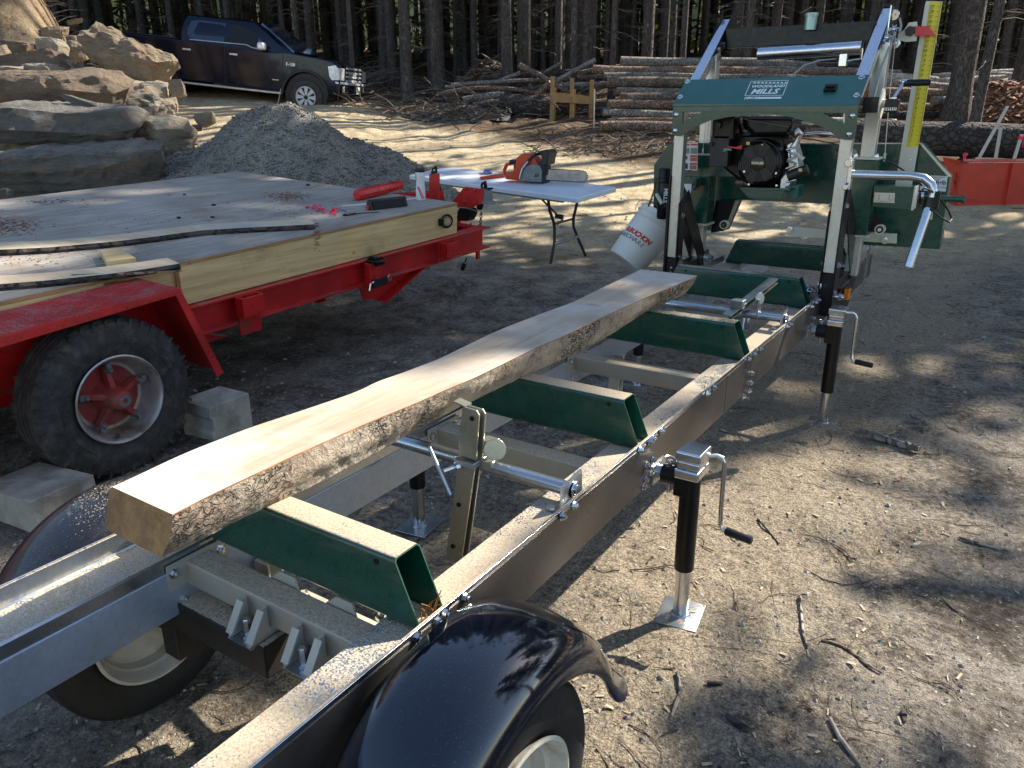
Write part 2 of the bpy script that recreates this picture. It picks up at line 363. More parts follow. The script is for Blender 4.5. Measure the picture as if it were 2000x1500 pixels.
def deckmat():
    m, t, b = nodes('weathered_plywood_deck'); v = coords(t)
    n1 = nz(t, v, 1.1, 7, 0.65); n2 = nz(t, coords(t, (30, 2, 10)), 1.5, 5, 0.6); n3 = nz(t, v, 22, 5, 0.7); n4 = nz(t, v, 2.7, 6, 0.7)
    c = ramp(t, mth(t, 'ADD', mth(t, 'MULTIPLY', n1, 0.45), mth(t, 'MULTIPLY', n2, 0.55)), [(0.35, (0.21, 0.175, 0.14)), (0.5, (0.33, 0.29, 0.24)), (0.66, (0.50, 0.45, 0.385))])
    c = mix(t, mr(t, n3, 0.6, 0.75, 0, 0.6), c, (0.60, 0.57, 0.52))
    c = mix(t, mr(t, n4, 0.56, 0.70, 0, 0.75), c, (0.27, 0.15, 0.08))
    c = mix(t, mr(t, nz(t, v, 5, 4, 0.6), 0.68, 0.75, 0, 0.6), c, (0.07, 0.06, 0.05))
    lk(t, c, b.inputs['Base Color']); b.inputs['Roughness'].default_value = 0.75
    bump(t, b, mth(t, 'ADD', n2, n3), 0.25, 0.004); return m
M['deck'] = deckmat()
def barkmat(name, base, lt, sc=1.0, birch=False, stretch=(1, 1, 0.25), bd=0.02, moss=0.0):
    m, t, b = nodes(name); v = coords(t, tuple(s*sc for s in stretch))
    vo = N(t, 'ShaderNodeTexVoronoi', feature='DISTANCE_TO_EDGE'); vo.inputs['Scale'].default_value = 26
    n0 = N(t, 'ShaderNodeTexNoise'); n0.inputs['Scale'].default_value = 9; lk(t, v, n0.inputs['Vector'])
    add = N(t, 'ShaderNodeVectorMath', operation='MULTIPLY_ADD'); add.inputs[1].default_value = (0.12, 0.12, 0.12); lk(t, n0.outputs['Color'], add.inputs[0]); lk(t, v, add.inputs[2])
    lk(t, add.outputs[0], vo.inputs['Vector'])
    e = mr(t, vo.outputs['Distance'], 0.0, 0.16); n1 = nz(t, v, 5, 6, 0.65); n2 = nz(t, v, 60, 4)
    c = ramp(t, mth(t, 'ADD', mth(t, 'MULTIPLY', n1, 0.7), mth(t, 'MULTIPLY', n2, 0.3)), [(0.33, base), (0.62, lt)])
    c = mix(t, mr(t, e, 0, 1, 0.75, 0), c, tuple(q*0.25 for q in base))
    if birch: c = mix(t, mr(t, nz(t, v, 3, 5, 0.7), 0.5, 0.6), c, (0.55, 0.50, 0.42))
    if moss: c = mix(t, mr(t, nz(t, coords(t), 7, 5, 0.7), 0.58, 0.7, 0, moss), c, (0.30, 0.34, 0.27))
    lk(t, c, b.inputs['Base Color']); b.inputs['Roughness'].default_value = 0.9
    h = mth(t, 'ADD', e, mth(t, 'MULTIPLY', n2, 0.5)); bump(t, b, h, 0.7, bd); return m
M['bark'] = barkmat('spruce_bark', (0.062, 0.045, 0.035), (0.155, 0.125, 0.105), moss=0.4)
M['barklog'] = barkmat('log_bark', (0.10, 0.065, 0.045), (0.27, 0.20, 0.15), stretch=(0.5, 0.5, 0.5), moss=0.6)
M['barkred'] = barkmat('peeled_log_bark', (0.15, 0.085, 0.055), (0.36, 0.25, 0.175), stretch=(0.5, 0.5, 0.5))
M['barkgrey'] = barkmat('grey_log_bark', (0.16, 0.13, 0.11), (0.38, 0.34, 0.29), stretch=(0.5, 0.5, 0.5), moss=0.4)
M['barkbirch'] = barkmat('birch_bark', (0.30, 0.26, 0.21), (0.62, 0.57, 0.5), stretch=(0.5, 0.5, 0.5), birch=True)
M['barkdark'] = barkmat('dark_furrowed_bark', (0.04, 0.030, 0.025), (0.10, 0.078, 0.065), stretch=(0.35, 0.35, 0.35), bd=0.05)
def slabbark():
    m, t, b = nodes('slab_bark'); v = coords(t)
    n1 = nz(t, v, 6, 7, 0.7); n2 = nz(t, v, 45, 5, 0.7); n3 = nz(t, coords(t, (1, 1, 1)), 2.6, 5, 0.65)
    n0 = N(t, 'ShaderNodeTexNoise'); n0.inputs['Scale'].default_value = 12; n0.inputs['Detail'].default_value = 5; lk(t, v, n0.inputs['Vector'])
    add = N(t, 'ShaderNodeVectorMath', operation='MULTIPLY_ADD'); add.inputs[1].default_value = (0.16, 0.16, 0.16); lk(t, n0.outputs['Color'], add.inputs[0]); lk(t, coords(t, (1, 0.55, 1.5)), add.inputs[2])
    vo = N(t, 'ShaderNodeTexVoronoi', feature='DISTANCE_TO_EDGE'); vo.inputs['Scale'].default_value = 52; lk(t, add.outputs[0], vo.inputs['Vector'])
    crack = mr(t, vo.outputs['Distance'], 0.02, 0.12)
    rough = mr(t, n3, 0.49, 0.57)                       # where the bark is furrowed
    cr = mth(t, 'MAXIMUM', crack, mth(t, 'SUBTRACT', 1.0, rough))
    c = ramp(t, mth(t, 'ADD', mth(t, 'MULTIPLY', n1, 0.6), mth(t, 'MULTIPLY', n2, 0.4)), [(0.3, (0.17, 0.115, 0.075)), (0.46, (0.36, 0.275, 0.195)), (0.66, (0.56, 0.47, 0.35))])
    c = mix(t, mr(t, nz(t, v, 3.3, 4, 0.6), 0.66, 0.69), c, (0.34, 0.09, 0.035))
    c = mix(t, mr(t, cr, 0, 1, 0.85, 0), c, (0.035, 0.022, 0.018))
    lk(t, c, b.inputs['Base Color']); b.inputs['Roughness'].default_value = 0.9
    bump(t, b, mth(t, 'ADD', mth(t, 'MULTIPLY', cr, 1.5), n2), 0.9, 0.012); return m
M['slabbark'] = slabbark()
def rockmat(name, a, b_, dust=None, sc=1.0):
    m, t, b = nodes(name); v = coords(t, (sc, sc, sc*2.2))
    n1 = nz(t, v, 1.6, 8, 0.65, 0.5); n2 = nz(t, v, 14, 7, 0.7); n3 = nz(t, v, 70, 4, 0.6)
    c = ramp(t, mth(t, 'ADD', mth(t, 'MULTIPLY', n1, 0.65), mth(t, 'MULTIPLY', n2, 0.35)), [(0.32, a), (0.5, tuple((p+q)/2 for p, q in zip(a, b_))), (0.66, b_)])
    c = mix(t, mr(t, nz(t, v, 3.1, 6, 0.6, 1), 0.57, 0.66, 0, 0.7), c, (0.34, 0.18, 0.08))
    if dust:
        k = mth(t, 'MULTIPLY', mr(t, upz(t), 0.45, 0.8), mr(t, nz(t, v, 6, 5, 0.7), 0.38, 0.5)); gr = nz(t, coords(t), 90, 3, 0.7)
        c = mix(t, k, c, ramp(t, gr, [(0.35, tuple(q*0.6 for q in dust)), (0.6, tuple(q*1.3 for q in dust))]))
    lk(t, c, b.inputs['Base Color']); b.inputs['Roughness'].default_value = 0.92
    bump(t, b, mth(t, 'ADD', mth(t, 'MULTIPLY', n2, 1.0), mth(t, 'MULTIPLY', n3, 0.35)), 1.0, 0.10); return m
M['rocktan'] = rockmat('tan_rock', (0.26, 0.18, 0.11), (0.50, 0.40, 0.28))
M['rockgrey'] = rockmat('grey_rock', (0.10, 0.09, 0.075), (0.28, 0.25, 0.205), (0.24, 0.22, 0.185))
M['pail'] = mat('milky_bucket_plastic', (0.74, 0.70, 0.62), .4, 0, .04, 5, 90, .03)
M['rockpale'] = rockmat('pale_rock', (0.36, 0.28, 0.19), (0.62, 0.53, 0.40))
M['rockbrown'] = rockmat('brown_rock', (0.15, 0.10, 0.065), (0.36, 0.27, 0.18))
M['pebble'] = mat('pebble_stone', (0.30, 0.26, 0.21), .9, 0, .35, 3, 90, .2)

def groundmat():
    m, t, b = nodes('dirt_ground'); g = N(t, 'ShaderNodeNewGeometry'); v = g.outputs['Position']
    s = N(t, 'ShaderNodeSeparateXYZ'); lk(t, v, s.inputs[0])
    # depth and side along the clearing (plain world axes turned 33.5 degrees)
    dd = mth(t, 'ADD', mth(t, 'MULTIPLY', mth(t, 'SUBTRACT', s.outputs[0], CAM.x), FH.x), mth(t, 'MULTIPLY', mth(t, 'SUBTRACT', s.outputs[1], CAM.y), FH.y))
    ss = mth(t, 'ADD', mth(t, 'MULTIPLY', mth(t, 'SUBTRACT', s.outputs[0], CAM.x), RH.x), mth(t, 'MULTIPLY', mth(t, 'SUBTRACT', s.outputs[1], CAM.y), RH.y))
    n1 = nz(t, v, 0.55, 7, 0.6); n2 = nz(t, v, 4.3, 7, 0.68); n3 = nz(t, v, 33, 6, 0.72); n4 = nz(t, v, 170, 3, 0.7)
    mixn = mth(t, 'ADD', mth(t, 'MULTIPLY', n2, 0.55), mth(t, 'MULTIPLY', n3, 0.45))
    near = ramp(t, mixn, [(0.37, (0.070, 0.056, 0.044)), (0.45, (0.185, 0.155, 0.124)), (0.54, (0.32, 0.278, 0.228)), (0.66, (0.50, 0.445, 0.375))])
    n5 = nz(t, v, 1.9, 5, .7, 1.2); near = mix(t, mr(t, n5, .53, .62, 0, .7), near, (.10, .075, .052))
    near = mix(t, mr(t, nz(t, v, 48, 2, .6), .66, .70), near, (.60, .54, .45))
    fl = nz(t, v, 75, 3, .7); near = mix(t, mr(t, fl, .36, .42, .8, 0), near, (.03, .022, .016))
    saw = ramp(t, nz(t, v, 120, 4, 0.75), [(0.36, (0.12, 0.09, 0.06)), (0.48, (0.38, 0.30, 0.20)), (0.62, (0.62, 0.51, 0.37))])
    # sawdust thrown round the saw bed: dense beside it, thinning out
    dx = mth(t, 'ABSOLUTE', mth(t, 'SUBTRACT', s.outputs[0], -0.1)); dens = mr(t, dx, 0.4, 2.2, 0.16, -0.16)
    k = mr(t, mth(t, 'ADD', mth(t, 'ADD', mth(t, 'MULTIPLY', n1, 0.35), mth(t, 'MULTIPLY', n3, 0.65)), dens), 0.54, 0.66)
    c = mix(t, mth(t, 'MULTIPLY', k, 0.85), near, saw)
    c = mix(t, mr(t, n1, 0.60, 0.74, 0, 0.4), c, (0.12, 0.095, 0.07))
    road = ramp(t, mixn, [(0.36, (0.30, 0.215, 0.12)), (0.5, (0.57, 0.45, 0.28)), (0.64, (0.74, 0.62, 0.43))])
    wob = mth(t, 'MULTIPLY', mth(t, 'SUBTRACT', n1, 0.5), 5.0)
    c = mix(t, mr(t, mth(t, 'ADD', dd, wob), 6.5, 9.5), c, road)
    litter = ramp(t, mixn, [(0.35, (0.045, 0.028, 0.017)), (0.5, (0.12, 0.078, 0.048)), (0.66, (0.30, 0.21, 0.135))])
    edge = mth(t, 'SUBTRACT', mth(t, 'ADD', dd, mth(t, 'MULTIPLY', wob, 0.25)), mr(t, ss, -5, 3.4, 21.5, 12.2))
    c = mix(t, mr(t, edge, -0.6, 0.5), c, litter)
    bank = mr(t, mth(t, 'ADD', ss, mth(t, 'MULTIPLY', wob, 0.2)), -6.5, -8.5); c = mix(t, bank, c, ramp(t, mixn, [(0.37, (0.10, 0.06, 0.035)), (0.47, (0.26, 0.18, 0.105)), (0.62, (0.42, 0.31, 0.19))]))
    lk(t, c, b.inputs['Base Color']); b.inputs['Roughness'].default_value = 0.95; b.inputs['Specular IOR Level'].default_value = 0.15
    h = mth(t, 'ADD', mth(t, 'MULTIPLY', n3, 0.7), mth(t, 'MULTIPLY', n4, 0.3)); n_ = bump(t, b, h, 1.0, 0.035); bump(t, b, n2, 0.7, 0.08, n_); return m
M['ground'] = groundmat()

# ------------------------------------------------------------------ setting: ground sheet (polar rings, finest near the saw)
def ground():
    b = MB(); base = math.atan2(FH.x, FH.y); angs = []
    a = -180.0
    while a < 180:
        angs.append(base+R(a)); a += 0.22 if abs(a) < 38 else (1.0 if abs(a) < 60 else 4.0)
    rs = []; r = 0.25
    while r < 420: rs.append(r); r *= 1.0125 if r < 40 else 1.1
    n = len(angs)
    for r in rs:
        for q in angs:
            x, y = CAM.x+r*math.sin(q), CAM.y+r*math.cos(q); b.v.append(Vector((x, y, terrain(x, y))))
    for i in range(len(rs)-1):
        o = i*n; b.f += [(o+j, o+n+j, o+n+(j+1) % n, o+(j+1) % n) for j in range(n)]
    b.v.append(Vector((CAM.x, CAM.y, 0))); c = len(b.v)-1; b.f += [(c, j, (j+1) % n) for j in range(n)]
    b.m = [0]*len(b.f)
    o = mk('ground', b, M['ground'], smooth=False); o.data.polygons.foreach_set('use_smooth', [True]*len(o.data.polygons))
    o.data.flip_normals() if o.data.polygons[1000].normal.z < 0 else None
    tag(o, kind='structure')
ground()

# ------------------------------------------------------------------ loose stuff on the ground
def fast(name, vs, fs, mats, mi=None):
    me = bpy.data.meshes.new(name); me.from_pydata(vs, [], fs)
    for m_ in (mats if isinstance(mats, list) else [mats]): me.materials.append(m_)
    if mi: me.polygons.foreach_set('material_index', mi)
    me.update(); o = bpy.data.objects.new(name, me); S.collection.objects.link(o); return o
def scatter_xy(dmin, dmax, smin=-0.75, smax=0.75):
    d = dmin*(dmax/dmin)**rnd.random(); s = (smin+(smax-smin)*rnd.random())*d
    return CAM.x+FH.x*d+RH.x*s, CAM.y+FH.y*d+RH.y*s
def pebbles():
    vs, fs = [], []
    base = [(1, 0, 0), (-1, 0, 0), (0, 1, 0), (0, -1, 0), (0, 0, 1), (0, 0, -0.6)]
    tri = [(0, 2, 4), (2, 1, 4), (1, 3, 4), (3, 0, 4), (2, 0, 5), (1, 2, 5), (3, 1, 5), (0, 3, 5)]
    for i in range(9000):
        x, y = scatter_xy(0.9, 17); d = depth(x, y)
        s = (0.0022+0.0016*d*0.5)*(0.3+rnd.random()**4*2.6); a = rnd.random()*6.28; z = terrain(x, y)
        ca, sa = math.cos(a), math.sin(a); o = len(vs); q = [0.7+rnd.random()*0.6 for _ in range(3)]
        for p in base:
            j = [1+rnd.uniform(-.25, .25) for _ in range(3)]
            px, py, pz = p[0]*s*q[0]*j[0], p[1]*s*q[1]*j[1], p[2]*s*q[2]*0.7*j[2]
            vs.append((x+px*ca-py*sa, y+px*sa+py*ca, z+pz+s*0.1))
        fs += [tuple(k+o for k in f) for f in tri]
    tag(fast('pebbles', vs, fs, M['pebble']), 'small stones and pebbles scattered over the dirt', 'pebbles', kind='stuff')
pebbles()
def twig_mesh(vs, fs, p, a, L, r, bend):
    n = 4; k = 4; o = len(vs)
    for i in range(k+1):
        f = i/k; aa = a+bend*(f-0.5)
        x = p[0]+math.cos(aa)*L*(f-0.5); y = p[1]+math.sin(aa)*L*(f-0.5); z = terrain(x, y)+r*0.8+abs(math.sin(f*3+p[0]*9))*r*1.5
        rr = r*(1-0.6*f)
        for j in range(n):
            th = 2*PI*j/n+0.6; vs.append((x-math.sin(aa)*rr*math.cos(th), y+math.cos(aa)*rr*math.cos(th), z+rr*math.sin(th)))
    for i in range(k):
        for j in range(n): fs.append((o+i*n+j, o+i*n+(j+1) % n, o+(i+1)*n+(j+1) % n, o+(i+1)*n+j))
def twigs():
    vs, fs = [], []
    for i in range(1200):
        x, y = scatter_xy(1.0, 20, -0.7, 0.72); d = depth(x, y)
        L = 0.03+rnd.random()**3*0.22; L *= 1+d*0.08; r = (0.0007+rnd.random()**2*0.0016)*(1+d*0.12)
        twig_mesh(vs, fs, (x, y), rnd.random()*6.28, L, r, rnd.uniform(-1, 1))
    tag(fast('fallen_twigs', vs, fs, mat('dead_twig', (0.085, 0.055, 0.035), 0.9, 0, 0.3, 30)), 'dead twigs and needles strewn over the dirt', 'twigs', kind='stuff')
    vs, fs = [], []
    for i in range(2400):                                      # chips and shavings, thickest beside the bed
        x, y = (rnd.gauss(-0.2, 1.1), rnd.uniform(-1, 5.5)) if i % 2 else scatter_xy(1.0, 9, -0.6, 0.7)
        if i % 8 == 0:
            d = rnd.uniform(12, 19); s = rnd.uniform(-1, 0.62*d); x, y = CAM.x+FH.x*d+RH.x*s, CAM.y+FH.y*d+RH.y*s
        d = max(1, depth(x, y)); L = (0.002+rnd.random()**3*0.011)*(1+d*0.08); w_ = L*(0.12+rnd.random()*0.35); a = rnd.random()*6.28; z = terrain(x, y)+0.003
        ca, sa = math.cos(a), math.sin(a); o = len(vs); tz = rnd.uniform(-0.3, 0.3)*L
        for px, py in ((-L, -w_), (L, -w_), (L, w_), (-L, w_)): vs.append((x+px*ca-py*sa, y+px*sa+py*ca, z+abs(tz)+px/L*tz))
        for px, py in ((-L, -w_), (L, -w_), (L, w_), (-L, w_)): vs.append((x+px*ca-py*sa, y+px*sa+py*ca, z+abs(tz)+px/L*tz-0.0015))
        fs += [(o, o+1, o+2, o+3), (o+7, o+6, o+5, o+4), (o, o+4, o+5, o+1), (o+1, o+5, o+6, o+2), (o+2, o+6, o+7, o+3), (o+3, o+7, o+4, o)]
    tag(fast('wood_chips', vs, fs, mat('pale_wood_chip', (0.48, 0.37, 0.24), 0.8, 0, 0.2, 40)), 'pale wood chips and shavings scattered round the saw', 'wood chips', kind='stuff')
twigs()

# ------------------------------------------------------------------ trees
def leafmat(name, a, b_, tr=0.35):
    m, t, b = nodes(name); oi = N(t, 'ShaderNodeObjectInfo'); v = coords(t)
    k = mth(t, 'ADD', mth(t, 'MULTIPLY', nz(t, v, 1.1, 4), 0.6), mth(t, 'MULTIPLY', nz(t, v, 9, 3), 0.4))
    c = ramp(t, k, [(0.35, a), (0.65, b_)]); lk(t, c, b.inputs['Base Color']); b.inputs['Roughness'].default_value = 0.7
    out = [n for n in t.nodes if n.type == 'OUTPUT_MATERIAL'][0]
    tl = N(t, 'ShaderNodeBsdfTranslucent'); lk(t, mix(t, 0.5, c, (0.12, 0.16, 0.02)), tl.inputs[0]); ms = N(t, 'ShaderNodeMixShader'); ms.inputs[0].default_value = tr
    lk(t, b.outputs[0], ms.inputs[1]); lk(t, tl.outputs[0], ms.inputs[2]); lk(t, ms.outputs[0], out.inputs[0]); return m
M['needle'] = leafmat('spruce_needles', (0.018, 0.035, 0.012), (0.055, 0.085, 0.025))
M['under'] = leafmat('understory_leaves', (0.010, 0.018, 0.006), (0.045, 0.065, 0.015), 0.35)
M['deadtwig'] = mat('dead_branch', (0.16, 0.125, 0.095), 0.9, 0, 0.3, 20)
def tree_parts(seed, h, r0, crown_from, fullness=1.0, dead=34):
    q = random.Random(seed); b = MB(); bx, by = q.uniform(-.25, .25), q.uniform(-.25, .25)
    def ax(z): f = z/h; return Vector((bx*f*f*1.6+0.06*math.sin(f*5+seed), by*f*f*1.6, z))
    zs = [-0.4, 0, 0.25, 0.7, 1.5, 2.6, 4, 5.5, 7, 9, 11, 13, 15, 18]; zs = [z for z in zs if z < h-0.5]+[h]
    b.tube([ax(z) for z in zs], [r0*0.8*(1.35 if z <= 0 else 1.18 if z < .3 else 1.0)*max(0.06, 1-z/h*0.95) for z in zs], 10)
    tw = MB()
    for i in range(dead):
        z = q.uniform(0.8, crown_from+1.5); a = q.random()*6.28; L = q.uniform(0.25, 1.3)*(0.6 if z < 2 else 1); p = ax(z)
        d = Vector((math.cos(a), math.sin(a), q.uniform(-.35, .15))); e = p+d*L+Vector((0, 0, -0.12*L*L)); mid = p+d*L*.5+Vector((0, 0, .02))
        tw.tube([p, mid, e], [0.013, 0.008, 0.003], 3, False)
        for k in range(3):
            s_ = p.lerp(e, q.uniform(.35, .95)); aa = a+q.uniform(-1.1, 1.1); tw.tube([s_, s_+Vector((math.cos(aa), math.sin(aa), q.uniform(-.4, .2)))*q.uniform(.15, .45)], [0.006, 0.002], 3, False)
    vs, fs = [], []
    z = crown_from
    while z < h:
        f = (z-crown_from)/(h-crown_from); Lm = (2.3*(1-f)**0.75+0.25)*fullness
        for k in range(7):
            a = q.random()*6.28; L = Lm*q.uniform(.6, 1.1); p = ax(z); n = max(3, int(L*6))
            for j in range(n):
                g_ = (j+0.7)/n; c_ = p+Vector((math.cos(a)*L*g_, math.sin(a)*L*g_, -0.28*L*g_*g_+q.uniform(-.08, .08)))
                for e in range(2):
                    s_ = q.uniform(.12, .30); aa = a+q.uniform(-1, 1); tx = Vector((math.cos(aa), math.sin(aa), q.uniform(-.5, .2)))*s_; ty = Vector((-math.sin(aa), math.cos(aa), q.uniform(-.5, .5)))*s_*.45
                    o = len(vs); cc = c_+Vector((q.uniform(-.15, .15), q.uniform(-.15, .15), q.uniform(-.12, .1)))
                    vs += [tuple(cc-tx), tuple(cc-ty*.8), tuple(cc+tx), tuple(cc+ty*.8)]; fs.append((o, o+1, o+2, o+3))
        z += 0.34
    return b, tw, vs, fs
TREES = []
def make_tree(seed, h, r0, cf, full=1.0, dead=34):
    b, tw, vs, fs = tree_parts(seed, h, r0, cf, full, dead)
    t = thing('spruce_tree', 'unseen spruce added for its shade', 'tree')
    mk('trunk', b, M['bark'], t); mk('dead_branches', tw, M['deadtwig'], t, smooth=False)
    o = fast('crown', vs, fs, M['needle']); o.parent = t; return t
variants = [make_tree(11, 17, .15, 6.2), make_tree(23, 19, .20, 7.0, 1.1, 44), make_tree(31, 15, .11, 5.2, .8, 50), make_tree(47, 18, .17, 6.5, 1.0, 60), make_tree(59, 14, .09, 4.6, .75, 60), make_tree(61, 20, .24, 7.6, 1.15, 30)]
used = [False]*len(variants)
def put_tree(p, vi, sc=1.0, rz=None, label=None, group='spruce trees of the forest edge', lean=(0, 0)):
    t = copy_tree(variants[vi]) if used[vi] else variants[vi]; used[vi] = True
    t.location = p; t.scale = (sc, sc, sc); t.rotation_euler = (lean[0], lean[1], rnd.random()*6.28 if rz is None else rz)
    tag(t, label or 'bare trunked spruce standing in the dark forest behind the clearing', 'tree', group); TREES.append(t); return t
snags = [make_tree(71, 17, .14, 17, 0, 50), make_tree(73, 18, .18, 17.5, 0, 56), make_tree(79, 15, .10, 14.5, 0, 50)]
shorts = [make_tree(83, 10.5, .11, 5.5, .8, 60), make_tree(89, 13.5, .13, 6, .9, 60)]
variants += snags+shorts; used += [False]*5
# trees that stand out in the picture
def tree_at(u, v, D, vi, sc, label, rz=None):
    p = W(u, v, D=D); p.z = min(p.z, terrain0(p.x, p.y)+0.25); return put_tree(p, vi, sc, rz, label)
tree_at(1868, 242, 15.0, 5, 1.12, 'thick brown spruce trunk with dead twigs beside the brown bark mound', 1.0)
tree_at(1990, 160, 16.5, 7, 1.2, 'reddish brown trunk at the right edge behind the bark mound', 2.0)
tree_at(1783, 250, 17.0, 8, 1.3, 'thin spruce trunk close behind the yellow height scale')
named = [(1020, 100, 21, 7, .9, 'pale grey trunk rising behind the crossed logs'), (1093, 110, 22, 7, 1.0, 'grey trunk right of the pale trunk behind the crossed logs'),
 (755, 168, 24, 6, 1.3, 'dark trunk with low dead twigs midway between truck and log tangle'), (842, 165, 23, 8, .9, 'thin dark trunk left of the root mound'),
 (868, 158, 23.5, 8, .9, 'thin grey pole tree beside the root mound'), (395, 40, 27, 1, 1.1, 'sunlit trunk above the big tan boulder'), (268, 15, 25, 0, 1.0, 'sunlit trunk at the top of the dirt bank'),
 (465, 30, 27, 0, 1.1, 'trunk rising behind the truck cab'), (530, 60, 28, 5, .9, 'broad grey trunk behind the truck bed'), (1308, 110, 23, 7, 1.0, 'grey trunk behind the right end of the log pile'), (1640, 110, 24, 6, 1.0, 'trunk seen behind the top bar of the saw head')]
for a in named: tree_at(*a)
placed = [Vector((t.location.x, t.location.y)) for t in TREES]
SHv = Vector((sdir.x, sdir.y)).normalized(); SPv = Vector((SHv.y, -SHv.x))
def zone(u):
    for lim, nm in ((235, 'behind the dirt bank'), (520, 'behind the pickup cab'), (700, 'behind the pickup bonnet'), (870, 'left of the root mound'), (1040, 'behind the root mound'), (1190, 'behind the crossed poles'), (1400, 'behind the log pile'), (1560, 'behind the engine'), (1740, 'behind the crank post'), (1860, 'beside the height scale')):
        if u < lim: return nm
    return 'behind the bark mound'
q = random.Random(5); cnt = 0; tries = 0
while cnt < 265 and tries < 9000:
    tries += 1
    d = 20.5+(q.random()**1.25)*25; s = q.uniform(-0.80, 0.80)*d
    if s < -0.28*d and d < 24.5: continue
    x, y = CAM.x+FH.x*d+RH.x*s, CAM.y+FH.y*d+RH.y*s
    if any((Vector((x, y))-pp).length < (0.85 if d < 30 else 0.7) for pp in placed): continue
    placed.append(Vector((x, y))); cnt += 1
    pt, tt = Vector((x, y)).dot(SPv), Vector((x, y)).dot(SHv)
    vi = q.choice([0, 0, 1, 2, 2, 3, 3, 4, 4, 5])
    if pt > -20: vi = q.choice([6, 7, 8]) if tt < 27 else (9 if tt < 31 else (10 if tt < 36 else (q.choice([2, 4]) if tt < 44 else vi)))
    thick = 'thick' if vi in (1, 5, 7) else ('thin' if vi in (2, 4, 8, 9) else 'middling')
    row = 'in the front row' if d < 25 else ('in the middle rows' if d < 33 else 'deep in the wood')
    u = 1000+1501*s/d
    put_tree((x, y, terrain0(x, y)), vi, q.uniform(.85, 1.15), q.random()*6.28, thick+' trunk '+row+', '+zone(u))
# unseen spruces added right of the picture, placed to throw dappled shade
SH = Vector((sdir.x, sdir.y, 0)).normalized(); SP = Vector((SH.y, -SH.x, 0)); COT = 1/math.tan(R(SUN_EL))
def shade_tree(gx, gy, hc, vi, sc, rz=0.0):
    """a tree whose crown at height hc shades the ground at (gx, gy)"""
    p = Vector((gx, gy, 0))+SH*(hc*COT); z = terrain0(p.x, p.y)
    p = Vector((gx, gy, 0))+SH*((hc+z)*COT) if z < 4 else p
    put_tree((p.x, p.y, terrain0(p.x, p.y)), vi, sc, rz, 'unseen spruce added to shade the clearing from the right, outside the picture')
def thin_tree(seed, h, r0, cf, full, dens):
    b, tw, vs, fs = tree_parts(seed, h, r0, cf, full, 40); q = random.Random(seed)
    keep = [f for f in fs if noise.noise(Vector(vs[f[0]])*0.55+Vector((seed, 0, 0))) > dens]  # crown thinned so that sun patches fall through it
    t = thing('spruce_tree', 'unseen spruce added for its shade', 'tree'); mk('trunk', b, M['bark'], t); mk('dead_branches', tw, M['deadtwig'], t, smooth=False)
    o = fast('crown', vs, keep, M['needle']); o.parent = t; variants.append(t); used.append(False); return len(variants)-1
TA = thin_tree(101, 17, .16, 6, .95, .06); TB = thin_tree(103, 15, .13, 5.5, .6, .08); TC = thin_tree(107, 18, .18, 6.5, 1.15, .04); TD = thin_tree(109, 12.5, .12, 9.2, 1.0, .02)
TE = thin_tree(113, 14.5, .12, 7.5, 1.05, .20)
SHADES = [
 (1.75, 8.8, TA), (4.2, 8.3, TA), (-1.95, 12.8, TD), (1.25, 14.6, TE), (-6.9, 13.2, TD), (3.0, 12.5, TC), (4.3, 15.5, TC), (6.0, 12, TA), (2.4, 19, TB),
 (-.9, 24, TB), (-2.5, 17.5, TA), (-2.9, 18.5, TC), (-3.9, 15.5, TA), (-4.9, 17.5, TC), (-5.6, 15.4, TB), (-2.3, 21.5, TC), (-4.2, 20.5, TC), (-.3, 27, TB), (.9, 22.5, TB), (-1.1, 19.5, TB)]
rs_ = random.Random(3)
for k, (p_, t_, vi) in enumerate(SHADES):
    pos = SP*p_+SH*t_; put_tree((pos.x, pos.y, terrain0(pos.x, pos.y)), vi, 1.0, rs_.random()*6, 'unseen spruce added to shade the clearing from its right side, outside the picture')
def understory():
    q = random.Random(9); vs, fs = [], []
    def quad(c, s_):
        a = q.random()*6.28; tx = Vector((math.cos(a), math.sin(a), q.uniform(-.6, .6)))*s_; ty = Vector((-math.sin(a)*.6, math.cos(a)*.6, q.uniform(-1, 1)))*s_*.6
        o = len(vs); vs.extend([tuple(c-tx), tuple(c-ty), tuple(c+tx), tuple(c+ty)]); fs.append((o, o+1, o+2, o+3))
    for i in range(2600):                                      # far wall of foliage closing the wood
        d = q.uniform(44, 58); s = q.uniform(-0.95, 1.05)*d; z = 2+q.random()*14
        c0 = Vector((CAM.x+FH.x*d+RH.x*s, CAM.y+FH.y*d+RH.y*s, 2.0+z*(0.8)))
        for k in range(13): quad(c0+Vector((q.gauss(0, 1.1), q.gauss(0, 1.1), q.gauss(0, .7))), q.uniform(.16, .40))
    for i in range(420):                                       # young growth among the trunks
        d = q.uniform(25, 44); s = q.uniform(-0.85, 0.95)*d; h = q.uniform(.3, 4.5)
        if abs(s) < 0.3*d and q.random() < .5: continue
        x, y = CAM.x+FH.x*d+RH.x*s, CAM.y+FH.y*d+RH.y*s; z = terrain0(x, y)+h
        for k in range(26): quad(Vector((x+q.gauss(0, .6), y+q.gauss(0, .6), z+q.gauss(0, .45))), q.uniform(.05, .16))
    tag(fast('understory_foliage', vs, fs, M['under']), 'green young growth and far foliage seen between the trunks', 'foliage', kind='stuff')
understory()
